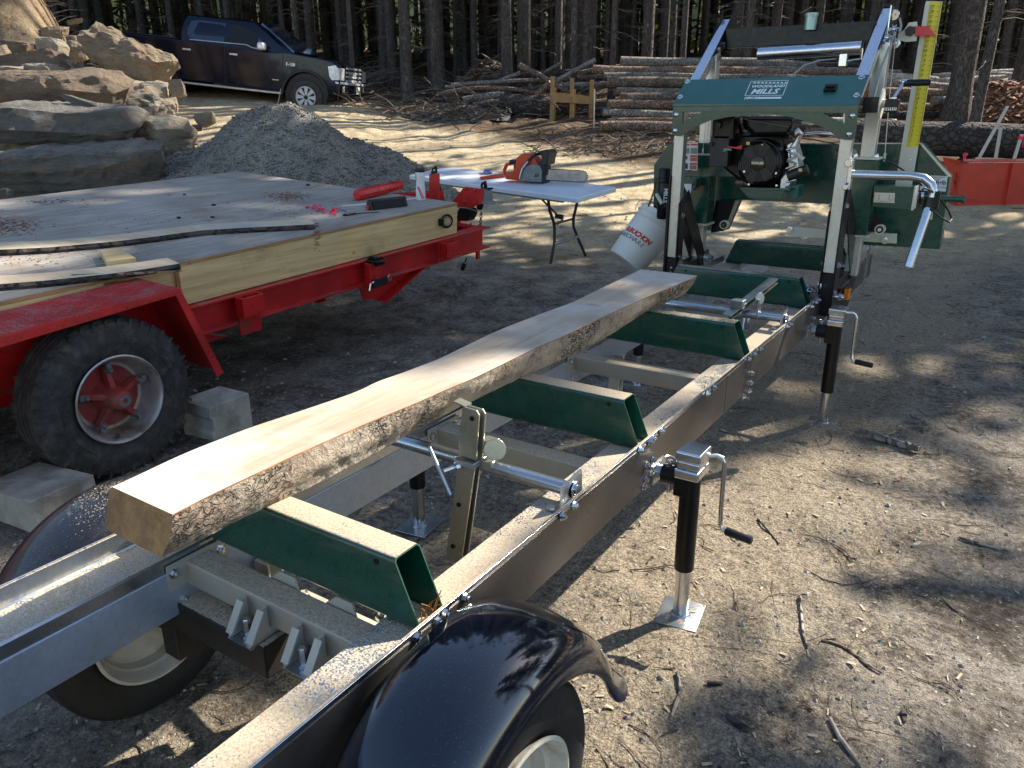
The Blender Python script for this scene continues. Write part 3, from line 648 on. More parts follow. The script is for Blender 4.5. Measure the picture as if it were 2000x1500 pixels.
def far_trunks():
    q = random.Random(77); b = MB()
    for i in range(330):
        d = q.uniform(31, 50); s = q.uniform(-0.78, 0.82)*d; x, y = CAM.x+FH.x*d+RH.x*s, CAM.y+FH.y*d+RH.y*s; z = terrain0(x, y); r_ = q.uniform(.05, .13); l_ = q.uniform(-.4, .4)
        b.tube([(x, y, z-.3), (x+l_*.3, y, z+5), (x+l_, y+l_*.5, z+14)], [r_*1.15, r_*.9, r_*.4], 6, False)
    tag(mk('far_trunks', b, M['bark']), 'wall of thin dark trunks far back in the wood', 'tree trunks', kind='stuff')
far_trunks()
def hill():
    b = MB(); secs = []
    for d, z in ((56, 1.5), (62, 6), (70, 15), (95, 24), (140, 26)):
        b_ = []
        for k in range(41):
            a = R(-80+4*k)*1.0; x = CAM.x+(FH.x*math.cos(a)+RH.x*math.sin(a))*d; y = CAM.y+(FH.y*math.cos(a)+RH.y*math.sin(a))*d
            b_.append(Vector((x, y, z+noise.noise(Vector((x*.1, y*.1, 0)))*2)))
        secs.append(b_)
    n = 41; vs = [p for q_ in secs for p in q_]; fs = [(i*n+j, i*n+j+1, (i+1)*n+j+1, (i+1)*n+j) for i in range(4) for j in range(n-1)]
    b.add(vs, fs); tag(mk('hillside', b, M['needle']), kind='structure')
hill()
# ------------------------------------------------------------------ rocks
CR = Matrix.Rotation(-YAW, 3, 'Z')                             # local x = picture right, local y = away from the camera
def rock(name, label, mt, c, size, seed, tilt=(0, 0, 0), group='quarried rocks heaped at the left', sub=5, cuts=14, rough=0.05, layers=0.0, flat=0.75):
    import bmesh
    q = random.Random(seed*7+1); bm = bmesh.new(); n = max(7, min(12, cuts-4))
    for i in range(n):                                             # fractured block: irregular outline, flat bed planes
        a = 2*PI*(i+q.uniform(-.32, .32))/n; r_ = q.uniform(.78, 1.06); sq = 1/max(abs(math.cos(a)), abs(math.sin(a)))**.45; x, y = math.cos(a)*r_*sq, math.sin(a)*r_*sq
        bm.verts.new((x*q.uniform(.66, .95), y*q.uniform(.66, .95), q.uniform(.72, 1.0))); bm.verts.new((x, y, q.uniform(-.2, .75))); bm.verts.new((x*q.uniform(.7, .95), y*q.uniform(.7, .95), -q.uniform(.7, 1.0)))
    r = bmesh.ops.convex_hull(bm, input=bm.verts); bmesh.ops.delete(bm, geom=[g for g in r['geom_interior'] if isinstance(g, bmesh.types.BMVert)], context='VERTS')
    for v in bm.verts: v.co = Vector((v.co.x*size[0]*.56, v.co.y*size[1]*.56, v.co.z*size[2]*.56))
    big = max(size)
    for it in range(3 if big > .25 else 2): bmesh.ops.subdivide_edges(bm, edges=[e for e in bm.edges if e.calc_length() > big*(.30, .11, .042)[it]], cuts=2 if it else 1, use_grid_fill=True)
    bmesh.ops.triangulate(bm, faces=bm.faces); bm.normal_update()
    rm = Matrix.Rotation(tilt[2], 3, 'Z') @ Matrix.Rotation(tilt[1], 3, 'Y') @ Matrix.Rotation(tilt[0], 3, 'X'); o = Vector((seed*3.1, seed*1.7, 0)); nw = {}
    for v in bm.verts:
        s_ = v.co.copy(); lay = noise.noise(Vector((s_.x*.6, s_.y*.6, s_.z*13))+o)
        k = noise.noise(s_*1.3+o)*rough*1.6+(abs(noise.noise(s_*3.1+o))-.3)*rough*1.9+(abs(noise.noise(s_*8+o))-.3)*rough*.8+noise.noise(s_*21+o)*rough*.3
        h = Vector((v.normal.x, v.normal.y, v.normal.z*.2)); nw[v] = s_+v.normal*k*min(1, big*1.4)+h*(lay*(.5*rough+layers)*min(1, big))
    for v, p in nw.items(): v.co = CR @ (rm @ p)
    me = bpy.data.meshes.new(name); bm.to_mesh(me); bm.free(); me.materials.append(mt)
    me.polygons.foreach_set('use_smooth', [True]*len(me.polygons)); me.set_sharp_from_angle(angle=R(24))
    o = bpy.data.objects.new(name, me); S.collection.objects.link(o); o.location = c
    tag(o, label, 'rock', group); return o
rock('boulder', 'big tan boulder with a pale grey face perched on top of the rock heap', M['rocktan'], W(252, 112, D=12.4), (1.30, .75, .56), 5, (0.1, R(26), R(8)), cuts=12, rough=.06)
rock('rock_slab', 'white sunlit slab under the big tan boulder', M['rockpale'], W(262, 186, D=11.9), (1.0, .9, .32), 8, (R(6), R(-4), 0), rough=.035)
XK = 1
rock('rock_slab', 'broad brown slab with a rippled flat top, upper of the three long slabs', M['rockbrown'], W(112, 178, D=11.0), (2.15, 1.1, .50), 12, (R(9), R(1), R(-4)), rough=.035, layers=.03)
rock('rock_slab', 'thin dark sliver of rock leaning on the brown slab', M['rockgrey'], W(160, 200, D=10.2), (.50, .12, .09), 15, (0, R(17), 0), rough=.02, sub=4)
rock('rock_slab', 'long grey slab with gravel on top, middle of the three long slabs', M['rockgrey'], W(120, 240, D=10.1), (2.35, 1.1, .42), 17, (R(9), R(2), R(4)), rough=.035, layers=.03)
rock('rock_slab', 'lowest long grey slab with gravel on top, just behind the trailer deck', M['rockgrey'], W(118, 334, D=9.6), (2.45, 1.2, .58), 21, (R(8), R(-3), R(6)), rough=.05, layers=.02)
rock('rock_slab', 'pale rock between the lowest slab and the gravel pile', M['rockpale'], W(322, 264, D=10.4), (.75, .6, .40), 24, (R(5), R(3), 0), rough=.03)
for i, (u, v, D, s_, mt, lb) in enumerate([
 (105, 102, 12.6, (.50, .4, .36), 'rockpale', 'pointed pale pink rock left of the big boulder'),
 (80, 136, 12.0, (.60, .4, .20), 'rockpale', 'white streaked rock above the brown slab'),
 (20, 62, 13.2, (.95, .5, .30), 'rocktan', 'tan slab sticking out of the dirt bank at the top left'),
 (0, 112, 12.4, (.40, .4, .32), 'rocktan', 'tan rock at the left edge above the brown slab'),
 (10, 138, 11.8, (.55, .4, .14), 'rockpale', 'flat pale rock at the left edge'), (45, 118, 12.6, (.42, .3, .13), 'rockbrown', 'dark brown rock in the hollow of the heap'),
 (130, 128, 12.2, (.26, .2, .16), 'rocktan', 'small tan rock touching the big boulder on its left'), (160, 130, 12.2, (.16, .15, .12), 'rockgrey', 'small grey rock in front of the big boulder'),
 (98, 68, 13.4, (.40, .3, .2), 'rocktan', 'tan rock at the foot of the dirt bank'), (143, 80, 13.2, (.22, .2, .16), 'rockbrown', 'small brown rock behind the pointed rock'),
 (148, 42, 14.5, (.45, .12, .09), 'rocktan', 'long thin rock sticking up behind the heap'),
 (402, 233, 11.0, (.30, .25, .17), 'rocktan', 'small angular tan rock lying alone on the dirt right of the heap'),
 (333, 205, 11.6, (.26, .22, .20), 'rocktan', 'rock below the right foot of the big boulder'), (350, 232, 11.2, (.22, .2, .1), 'rockbrown', 'low brown rock right of the grey slab'),
 (45, 150, 11.4, (.16, .16, .12), 'rockpale', 'small pale rock on the left of the brown slab'), (20, 268, 11.3, (1.5, .7, .45), 'rockgrey', 'dark rock deep in the gap between the long slabs'),
 (230, 290, 11.0, (1.2, .7, .4), 'rockgrey', 'dark rock in the gap behind the lowest slab'), (90, 215, 12.0, (1.5, .6, .5), 'rockbrown', 'brown rock hidden behind the upper slabs'),
 (8, 382, 8.6, (.22, .2, .14), 'rockgrey', 'small grey rock at the left edge just above the trailer deck'), (345, 175, 11.9, (.24, .2, .26), 'rocktan', 'tan block at the right end of the big boulder')]):
    rock('rock', lb, M[mt], W(u, v, D=D), s_, 40+i*3, (R(rnd.uniform(-12, 12)), R(rnd.uniform(-12, 12)), R(rnd.uniform(-30, 30))), sub=4, cuts=12, rough=.03)
for i, (u, v, D, s_, mt, lb) in enumerate([  # the filler rocks here are added to make the gaps read dark
 (60, 165, 12.4, (1.9, .6, .9), 'rockbrown', 'wide filler rock added behind the three long slabs to darken their gaps'), (250, 238, 11.6, (1.3, .6, .7), 'rockgrey', 'filler rock added behind the right slab ends to darken the gaps'),
 (35, 92, 12.9, (.5, .4, .22), 'rockbrown', 'dark brown rock under the tan slab at the top left'), (70, 98, 13.2, (.30, .3, .2), 'rockgrey', 'small grey rock beside the pointed pale rock'),
 (150, 100, 13.0, (.35, .3, .3), 'rocktan', 'tan rock half hidden behind the big boulder'), (0, 175, 11.3, (.9, .5, .35), 'rockgrey', 'grey rock at the left edge beside the brown slab'),
 (300, 215, 11.5, (.6, .5, .3), 'rockpale', 'pale rock under the foot of the white slab'), (385, 250, 10.9, (.13, .1, .08), 'rockbrown', 'little brown stone in the dirt left of the gravel pile'),
 (50, 300, 11.6, (1.9, .4, .7), 'rockgrey', 'filler rock added to darken the gap above the lowest slab'), (120, 60, 14.2, (.3, .25, .15), 'rocktan', 'small rock lying on the dirt bank'), (60, 40, 14.6, (.35, .25, .2), 'rocktan', 'rock half sunk in the dirt bank'),
 (190, 160, 12.3, (.5, .4, .35), 'rockgrey', 'grey rock wedged under the big boulder')]):
    rock('rock', lb, M[mt], W(u, v, D=D), s_, 140+i*7, (R(rnd.uniform(-10, 10)), R(rnd.uniform(-8, 8)), R(rnd.uniform(-20, 20))), sub=4, cuts=16, rough=.04)
# ------------------------------------------------------------------ gravel pile
def pile(name, c, rx, ry, h, mt, label, cat, bumps, rot, chips=None, seed=1, step=0.045, fine=0.03):
    vs, fs = [], []; q = random.Random(seed); n = int(2.3*rx/step); m_ = int(2.3*ry/step)
    ca, sa = math.cos(rot), math.sin(rot); hs = {}
    def H(lx, ly):
        z = -0.25
        for bx, by, br, bh in bumps:
            d = math.hypot((lx-bx)/rx, (ly-by)/ry)/br; z = max(z, bh*h*(1-math.sqrt(d*d+.018))+0.04*h*math.cos(min(1, d)*PI/2))
        k = noise.noise(Vector((lx*1.4+seed, ly*1.4, 0))); z += k*0.10*h+noise.noise(Vector((lx*5, ly*5, seed)))*0.035*h
        return z
    for i in range(n+1):
        for j in range(m_+1):
            lx, ly = (i/n-.5)*2.3*rx, (j/m_-.5)*2.3*ry; z = H(lx, ly)+noise.noise(Vector((lx*22, ly*22, 0)))*fine
            x, y = c[0]+lx*ca-ly*sa, c[1]+lx*sa+ly*ca; vs.append((x, y, terrain0(x, y)+z))
    fs = [(i*(m_+1)+j, (i+1)*(m_+1)+j, (i+1)*(m_+1)+j+1, i*(m_+1)+j+1) for i in range(n) for j in range(m_)]
    nb = len(fs); base = [(1, 0, 0), (-1, 0, 0), (0, 1, 0), (0, -1, 0), (0, 0, 1), (0, 0, -0.6)]
    tri = [(0, 2, 4), (2, 1, 4), (1, 3, 4), (3, 0, 4), (2, 0, 5), (1, 2, 5), (3, 1, 5), (0, 3, 5)]
    for i in range(chips[0] if chips else 0):
        lx, ly = q.uniform(-1, 1)*rx, q.uniform(-1, 1)*ry; z = H(lx, ly)
        if z < 0.0: continue
        x, y = c[0]+lx*ca-ly*sa, c[1]+lx*sa+ly*ca; s_ = chips[1]*(0.35+q.random()**2.5*1.6); o = len(vs); zz = terrain0(x, y)+z+s_*.25; a = q.random()*6.28
        st = chips[2]; co, si = math.cos(a), math.sin(a); ti = q.uniform(-.6, .6)
        for p in base:
            px, py, pz = p[0]*s_*st, p[1]*s_, p[2]*s_*.7+p[0]*s_*st*ti
            vs.append((x+px*co-py*si, y+px*si+py*co, zz+pz))
        fs += [tuple(k+o for k in f) for f in tri]
    o = fast(name, vs, fs, mt if isinstance(mt, list) else [mt, mt], [0]*nb+[1]*(len(fs)-nb)); o.data.polygons.foreach_set('use_smooth', [True]*nb+[False]*(len(fs)-nb))
    tag(o, label, cat, kind='stuff'); return o
def gravelmat(name, a, b_, c_):
    m, t, b = nodes(name); v = coords(t); n3 = nz(t, v, 42, 5, 0.75); n1 = nz(t, v, 2.2, 5); vo = N(t, 'ShaderNodeTexVoronoi'); vo.inputs['Scale'].default_value = 55; lk(t, v, vo.inputs['Vector'])
    c = ramp(t, n3, [(0.3, a), (0.5, b_), (0.7, c_)]); c = mix(t, mr(t, n1, .4, .7, 0, .4), c, a)
    lk(t, c, b.inputs['Base Color']); b.inputs['Roughness'].default_value = 0.95; bump(t, b, mth(t, 'ADD', n3, vo.outputs['Distance']), 1.0, 0.03); return m
M['gravel'] = gravelmat('gravel', (0.15, 0.13, 0.105), (0.33, 0.30, 0.25), (0.52, 0.48, 0.41))
gp = W(560, 300, D=10.2)
pile('gravel_pile', (gp.x, gp.y), 2.35, 1.85, 1.45, [M['gravel'], M['gravel']], 'grey gravel pile with a rounded top between the trailer deck and the pickup', 'gravel pile', [(-0.12, 0, 1, 1.0), (0.85, .15, .62, .66), (-.55, -.2, .7, .62), (.35, -.5, .6, .5)], -YAW, (19000, .015, 1.2), 3)
cp = W(1945, 235, D=15.5)
pile('bark_mulch_mound', (cp.x, cp.y), 1.7, 1.4, 1.0, [M['rockbrown'], mat('bark_strip', (0.22, 0.105, 0.06), 0.9, 0, 0.5, 9)], 'mound of brown bark strips and chips at the right edge behind the long log', 'bark mound', [(0, 0, 1, 1.0), (.6, .2, .8, .9)], -YAW, (7000, .045, 2.3), 5, .09)
rp = W(955, 175, D=20.5)
pile('root_mound', (rp.x, rp.y), 1.15, 1.0, 1.05, [M['rockgrey'], mat('root_brush', (0.16, 0.115, 0.08), 0.9, 0, 0.4, 9)], 'mound of roots and earth behind the left end of the log tangle', 'brush mound', [(0, 0, 1, 1.0)], -YAW, (2600, .055, 2.8), 8, .08)
bp = W(885, 200, D=17.8)
pile('brush_heap', (bp.x, bp.y), 1.15, .6, .26, [M['rockgrey'], M['deadtwig']], 'low heap of dark brush and chips in front of the log tangle', 'brush', [(0, 0, 1, 1.0), (.9, -.3, .7, .7)], -YAW, (3200, .028, 3.4), 11, .06)

def brush(name, label, n, region, Lr, zr, seed):
    q = random.Random(seed); b = MB()
    for i in range(n):
        u, v, D = q.uniform(*region[0]), q.uniform(*region[1]), q.uniform(*region[2]); p = W(u, v, D=D); p.z = terrain0(p.x, p.y)+q.uniform(0, zr)
        a = q.random()*6.28; L = q.uniform(*Lr); d = Vector((math.cos(a), math.sin(a), q.uniform(-.15, .4))); e = p+d*L; m_ = p+d*L*.5+Vector((0, 0, .08*L))
        b.tube([p, m_, e], [.014, .010, .004], 4, False)
    tag(mk(name, b, M['deadtwig'], smooth=False), label, 'brush', kind='stuff')
brush('fallen_branches', 'dead branches and slash along the forest edge', 500, ((640, 1180), (150, 215), (17, 24)), (.3, 1.6), .25, 4)
brush('slash_branches', 'broken branches on the brown litter in front of the log pile', 260, ((1040, 1400), (238, 300), (13.5, 16)), (.12, .6), .03, 6)

# ------------------------------------------------------------------ logs
def log(label, mt, a, b_, r, seed, group, endm='slabend', bend=0.03, name='log', taper=0.85, n=14):
    q = random.Random(seed); a = Vector(a); b_ = Vector(b_); b = MB(); L = (b_-a).length; k = max(6, int(L/0.35)); pts, rs_ = [], []
    up = Vector((0, 0, 1)); sd = (b_-a).normalized().cross(up).normalized()
    for i in range(k+1):
        f = i/k; o = noise.noise(Vector((f*L*.5, seed*1.3, 0)))*bend*2+math.sin(f*PI)*bend*q.uniform(.6, 1)
        pts.append(a.lerp(b_, f)+up*o+sd*noise.noise(Vector((f*L*.4, 7, seed)))*bend*2); rs_.append(r*(1-(1-taper)*f)*(1+.06*noise.noise(Vector((f*L*2, 3, seed)))))
    b.tube(pts, rs_, n, True)
    nf = len(b.f); b.m[nf-1] = 1; b.m[nf-2] = 1
    for i in range(int(L*1.2)):                                # knot stubs
        f = q.random(); p = a.lerp(b_, f); th = q.random()*6.28; d = (up*math.cos(th)+sd*math.sin(th)); b.tube([p+d*r*.6, p+d*(r*1.0+.02)], [.018, .012], 5)
    o = mk(name, b, [M[mt], M[endm]]); tag(o, label, 'log', group); return o
def lp(u, v, D): return W(u, v, D=D)
GR = 'logs stacked at the forest edge'
for i_ in range(14):
    u_, v_ = 1150+rnd.uniform(0, 90), 122+i_*8.6; D_ = 18.6-i_*.12
    log('dark log seen in the gaps of the pile, '+['first','second','third','fourth','fifth','sixth','seventh','eighth','ninth','tenth','eleventh','twelfth','thirteenth','fourteenth'][i_]+' from the top', ['barkdark', 'barkgrey', 'barklog'][i_ % 3], W(u_+40, v_, D=D_), W(u_+530, v_+10, D=D_-.3), rnd.uniform(4.5, 7)*D_/1501, 400+i_, 'logs stacked at the forest edge')
rows = [(1212, 119, 1700, 132, 18.2, 10, 'barkgrey', 'grey log lying topmost of the log pile'), (1158, 136, 1760, 146, 17.8, 9.5, 'barkred', 'reddish half peeled log, second from the top of the pile'),
 (1180, 147, 1720, 155, 17.6, 6, 'barkgrey', 'thin log squeezed under the reddish log'), (1186, 160, 1690, 170, 17.1, 11.5, 'barklog', 'thick mossy log in the upper half of the pile'),
 (1205, 175, 1730, 184, 17.0, 6, 'barkgrey', 'thin grey log under the thick mossy log'), (1212, 187, 1750, 200, 16.7, 10, 'barklog', 'brown spotted log in the middle of the pile'),
 (1188, 203, 1700, 214, 16.4, 10, 'barkred', 'pinkish brown log below the middle of the pile'), (1204, 215, 1690, 226, 16.6, 6, 'barkgrey', 'slim pale log third from the bottom of the pile'),
 (1178, 223, 1600, 230, 16.1, 8, 'barkgrey', 'smooth grey log with a bent end near the bottom'), (1186, 234, 1620, 246, 15.9, 5.5, 'barkred', 'thin pale log on the lowest log'),
 (1172, 247, 1640, 262, 15.5, 11.5, 'barkred', 'brown log lying lowest in front of the pile'), (1250, 127, 1690, 138, 18.8, 8, 'barkdark', 'dark log behind the top row'),
 (1235, 200, 1640, 209, 17.4, 9, 'barkdark', 'dark log deep in the stack'), (1215, 168, 1690, 178, 17.8, 9, 'barkdark', 'dark log behind the thick mossy log'), (1230, 228, 1700, 242, 16.8, 9, 'barkdark', 'dark log behind the bottom rows'),
 (1470, 240, 1750, 236, 15.2, 7, 'barkbirch', 'pale log seen under the saw head top plate')]
for i, (u0, v0, u1, v1, D, rp_, mt, lb) in enumerate(rows):
    log(lb, mt, lp(u0, v0, D), lp(u1, v1, D+rnd.uniform(-.2, .5)), rp_*.86*D/1501, 100+i, GR)
more = [(1690, 150, 1830, 158, 16.5, 8, 'barkbirch', 'white birch log right of the saw head at the top'), (1700, 163, 1860, 170, 16.2, 8, 'barkgrey', 'pale log under the white birch log'),
 (1822, 163, 2040, 152, 16.8, 7, 'barkbirch', 'white birch log reaching the right edge'), (1690, 180, 1850, 183, 15.9, 9, 'barkred', 'brown log behind the thin scale tree'),
 (1820, 200, 1872, 203, 15.2, 9.5, 'barkgrey', 'short grey log left of the thick trunk'), (1690, 208, 1860, 212, 15.5, 8, 'barkred', 'brown log low behind the height scale'), (1820, 150, 1990, 138, 17.5, 5, 'barkbirch', 'thin white pole above the birch logs'), (1700, 225, 1850, 228, 15.3, 7, 'barkdark', 'dark log just above the long old log'),
 (1930, 150, 2060, 160, 17.0, 7, 'barkgrey', 'grey log at the right edge behind the bark mound')]
for i, (u0, v0, u1, v1, D, rp_, mt, lb) in enumerate(more): log(lb, mt, lp(u0, v0, D), lp(u1, v1, D), rp_*D/1501, 140+i, 'logs lying behind the saw head at the right')
log('big furrowed dark log lying behind the brown post rack', 'barkdark', lp(978, 203, 18.1), lp(1420, 240, 17.2), 20*17.8/1501, 160, None, taper=.95, n=22, bend=.01)
log('huge old log with torn bark lying behind the red bucket', 'barkdark', lp(1668, 262, 13.4), lp(2120, 288, 12.4), 34*12.6/1501, 161, None, taper=.95, n=24, bend=.03)
tang = [(855, 184, 1048, 178, 17.8, 5, 'barklog', 'long bent pale log at the left front of the tangle', .10), (882, 167, 1040, 156, 18.6, 5, 'barkgrey', 'thin grey pole above the bent pale log', .03),
 (1014, 127, 1118, 186, 18.0, 7, 'barklog', 'dark pole slanting down right behind the rack', .03), (1162, 118, 1084, 160, 18.2, 6, 'barkgrey', 'pole slanting up right, right of the rack posts', .03),
 (1060, 145, 1098, 122, 19.2, 4, 'barkgrey', 'short thin pole slanting up behind the tangle', .02), (945, 172, 1015, 142, 18.7, 4.5, 'barkgrey', 'pale pole leaning up in the tangle left', .02),
 (1000, 160, 1180, 150, 18.9, 6, 'barklog', 'brown log lying flat behind the rack', .04), (1010, 150, 1210, 140, 19.3, 7, 'barkdark', 'dark log along the back of the tangle', .04),
 (1048, 186, 1075, 160, 17.0, 7, 'barkred', 'short sawn log with a brown end left of the rack', .01), (1050, 172, 1190, 163, 18.2, 6, 'barkgrey', 'grey pole crossing behind the rack', .03),
 (905, 196, 985, 186, 17.6, 8, 'barkgrey', 'short log end low at the left of the big dark log', .03), (1000, 178, 1150, 172, 18.0, 7, 'barkdark', 'dark log under the crossing poles', .04),
 (925, 203, 975, 196, 17.2, 4, 'barkgrey', 'short birch piece in front of the tangle', .03), (885, 178, 990, 172, 18.2, 5, 'barklog', 'brown pole behind the bent pale log', .05), (1120, 145, 1215, 128, 19, 6, 'barkred', 'reddish pole joining tangle and pile', .03),
 (870, 172, 950, 163, 19, 4, 'barkgrey', 'thin pole at the far left of the tangle', .05)]
for i, (u0, v0, u1, v1, D, rp_, mt, lb, bd) in enumerate(tang): log(lb, mt, lp(u0, v0, D+.6), lp(u1, v1, D+.4), rp_*.85*(D+.5)/1501, 180+i, 'tangled logs left of the pile', bend=bd*.8)
# brown post rack
t = thing('post_rack', 'brown wooden rack of upright posts and planks standing before the big dark log', 'rack', gz(W(1117, 232, D=17.3)))
k = 17.3/1501
def rk(u, v, dd=0): return W(u, v, D=17.3+dd)
for (u0, v0, u1, v1) in ((1079, 149, 1077, 230), (1117, 153, 1116, 233), (1156, 156, 1153, 238)):
    for dd, cut in ((0, 0), (.16, 6)):
        a, c = rk(u0+cut*.6, v0 if not dd else v0+22, dd), rk(u1+cut*.6, v1, dd); c.z = terrain0(c.x, c.y)-.02
        b = MB(); d = (a-c).normalized(); x = RH*.043; y = FH*.043; b.hexa([c-x-y, c+x-y, c+x+y, c-x+y, a-x-y, a+x-y, a+x+y, a-x+y]); mk('post', b, M['rack'], t, .004)
for dd, v0, v1, nm in ((-.06, 182, 199, 'plank'), (.24, 180, 190, 'plank')):
    b = MB(); p = [rk(1075, v1, dd), rk(1160, v1+5, dd), rk(1160, v0+8, dd), rk(1075, v0, dd)]; b.prism(p, FH*.035); mk(nm, b, M['rack'], t, .004)
b = MB(); b.prism([rk(1157, 203, -.06), rk(1160, 192, -.06), rk(1159, 186, .24), rk(1157, 196, .24)], RH*.03); mk('end_plank', b, M['rack'], t, .003)
b = MB(); a, c = W(1161, 174, D=16.2), W(1160, 249, D=16.2); c.z = terrain0(c.x, c.y)-.03; b.tube([c, a], .013, 6); tag(mk('garden_stake', b, M['stake']), 'thin pale stake standing right of the brown post rack', 'stake')
brush('bank_litter', 'roots and dry litter on the dug dirt bank', 170, ((0, 165), (0, 60), (14.6, 17)), (.15, .7), .05, 9)
# red loader bucket
def bucket():
    D = 10.4; P = lambda u, v, dd=0: W(u, v, D=D+dd)
    t = thing('loader_bucket', 'orange red steel loader bucket lying on the ground at the right edge', 'loader bucket', gz(W(1950, 395, D=D)))
    def q4(p, th, nm, m_='orange', bv=.004):
        b = MB(); b.prism(p, th); return mk(nm, b, M[m_], t, bv)
    z0 = terrain0(*P(1900, 398).xy); L0 = P(1868, 395); L0.z = z0; dv = (P(2300, 440)-P(1868, 395)); dv.z = 0; dv = dv.normalized(); bk = Vector((-dv.y, dv.x, 0)); up = Vector((0, 0, 1))
    q4([L0, L0+dv*2.0, L0+dv*2.0+up*.56-bk*.0, L0+up*.56], bk*.012, 'front_wall')
    q4([L0+up*.57-bk*.02, L0+dv*2+up*.57-bk*.02, L0+dv*2+up*.60+bk*.05, L0+up*.60+bk*.05], up*.012, 'top_lip')
    q4([L0-dv*.006, L0+bk*.62-dv*.2, L0+bk*.62-dv*.2+up*.3, L0+up*.56-dv*.006], dv*.012, 'side_plate')
    q4([L0+up*.01, L0+dv*2+up*.01, L0+dv*2+bk*.7+up*.01, L0+bk*.6+up*.01], up*.012, 'floor_plate')
    lft = [P(1838, 309, .1), P(1872, 316), P(1862, 330), P(1858, 378), P(1868, 386), P(1850, 372, .2)]
    q4([P(1841, 307, .3), P(1878, 314, -.02), P(1872, 326, -.02), P(1862, 355, -.02), P(1868, 378, -.02), P(1852, 374, .3)], dv*.01, 'wing_plate')
    b = MB(); b.tube([P(1884, 312, -.03), P(1868, 335, -.05), P(1860, 358, -.05), P(1858, 376, -.03)], .012, 8); mk('rib', b, M['orange'], t)
    for s_ in (.62, 1.3): q4([L0+dv*s_-bk*.02+up*.02, L0+dv*s_-bk*.06+up*.02, L0+dv*s_-bk*.05+up*.56, L0+dv*s_-bk*.005+up*.56], dv*.014, 'rib')
    q4([L0-bk*.03, L0+dv*2-bk*.03, L0+dv*2+bk*.02, L0+bk*.02], up*.05, 'cutting_edge')
    q4([L0+dv*.06-bk*.012+up*.09, L0+dv*.22-bk*.012+up*.09, L0+dv*.22-bk*.012+up*.14, L0+dv*.06-bk*.012+up*.14], -bk*.014, 'bracket')
    b = MB(); p = P(1884, 308, 0); b.lathe([(.018, -.03), (.018, .02), (.03, .03), (.03, .055), (.012, .065)], p, (0, 0, 1), 10); mk('hook', b, M['pink'], t)
bucket()
for (u0, v0, u1, v1, D, lb) in ((1968, 207, 1908, 316, 11.2, 'longest pale survey stake, leaning right behind the red bucket'), (1955, 248, 1943, 318, 11.3, 'short pale stake between two others behind the red bucket'), (1996, 262, 1977, 322, 11.3, 'pale stake with pink ribbon at the right edge')):
    a, c = W(u0, v0, D=D), W(u1, v1, D=D); d = (a-c).normalized(); c = c-d*.45; s_ = RH*.022; y = FH*.01
    b = MB(); b.hexa([c-s_-y, c+s_-y, c+s_+y, c-s_+y, a-s_-y, a+s_-y, a+s_+y, a-s_+y])
    if 'pink' in lb:
        t = thing('survey_stake', lb, 'stake', c, group='survey stakes'); mk('stake_pole', b, M['stake'], t)
        b2 = MB(); b2.box(a-d*.06, (.06, .04, .05), CR); b2.tube([a-d*.06, a-d*.1+RH*.06, a-d*.2+RH*.07], .008, 5); mk('ribbon', b2, M['pink'], t)
    else: tag(mk('survey_stake', b, M['stake']), lb, 'stake', 'survey stakes')
# ------------------------------------------------------------------ wheels
def tyre(b, c, ax, r, w_, rr, lugs=0, m=0, n=48):
    c = Vector(c); ax = Vector(ax).normalized(); h = w_/2
    prof = [(rr, -h*.80), (rr+.25*(r-rr), -h*.98), (rr+.6*(r-rr), -h), (r-.12*(r-rr), -h*.88), (r-.02*(r-rr), -h*.70), (r, -h*.4)]
    gr = [(r, -h*.36), (r-.009, -h*.34), (r-.009, -h*.28), (r, -h*.26), (r, -h*.05), (r-.009, -h*.03), (r-.009, h*.03), (r, h*.05), (r, h*.26), (r-.009, h*.28), (r-.009, h*.34), (r, h*.36)]
    prof = prof+gr+[(q, -z) for q, z in reversed(prof)]; b.lathe(prof, c, ax, n, m, cap=False)
    if lugs:
        a = ax.orthogonal().normalized(); e = ax.cross(a)
        for i in range(lugs):
            th = 2*PI*i/lugs; d = a*math.cos(th)+e*math.sin(th); tt = ax.cross(d)
            for s_ in (-1, 1): b.box(c+d*(r-.0215)+ax*s_*h*.80, (.012, w_*.15, .034), Matrix((tt, ax, d)).transposed(), m)
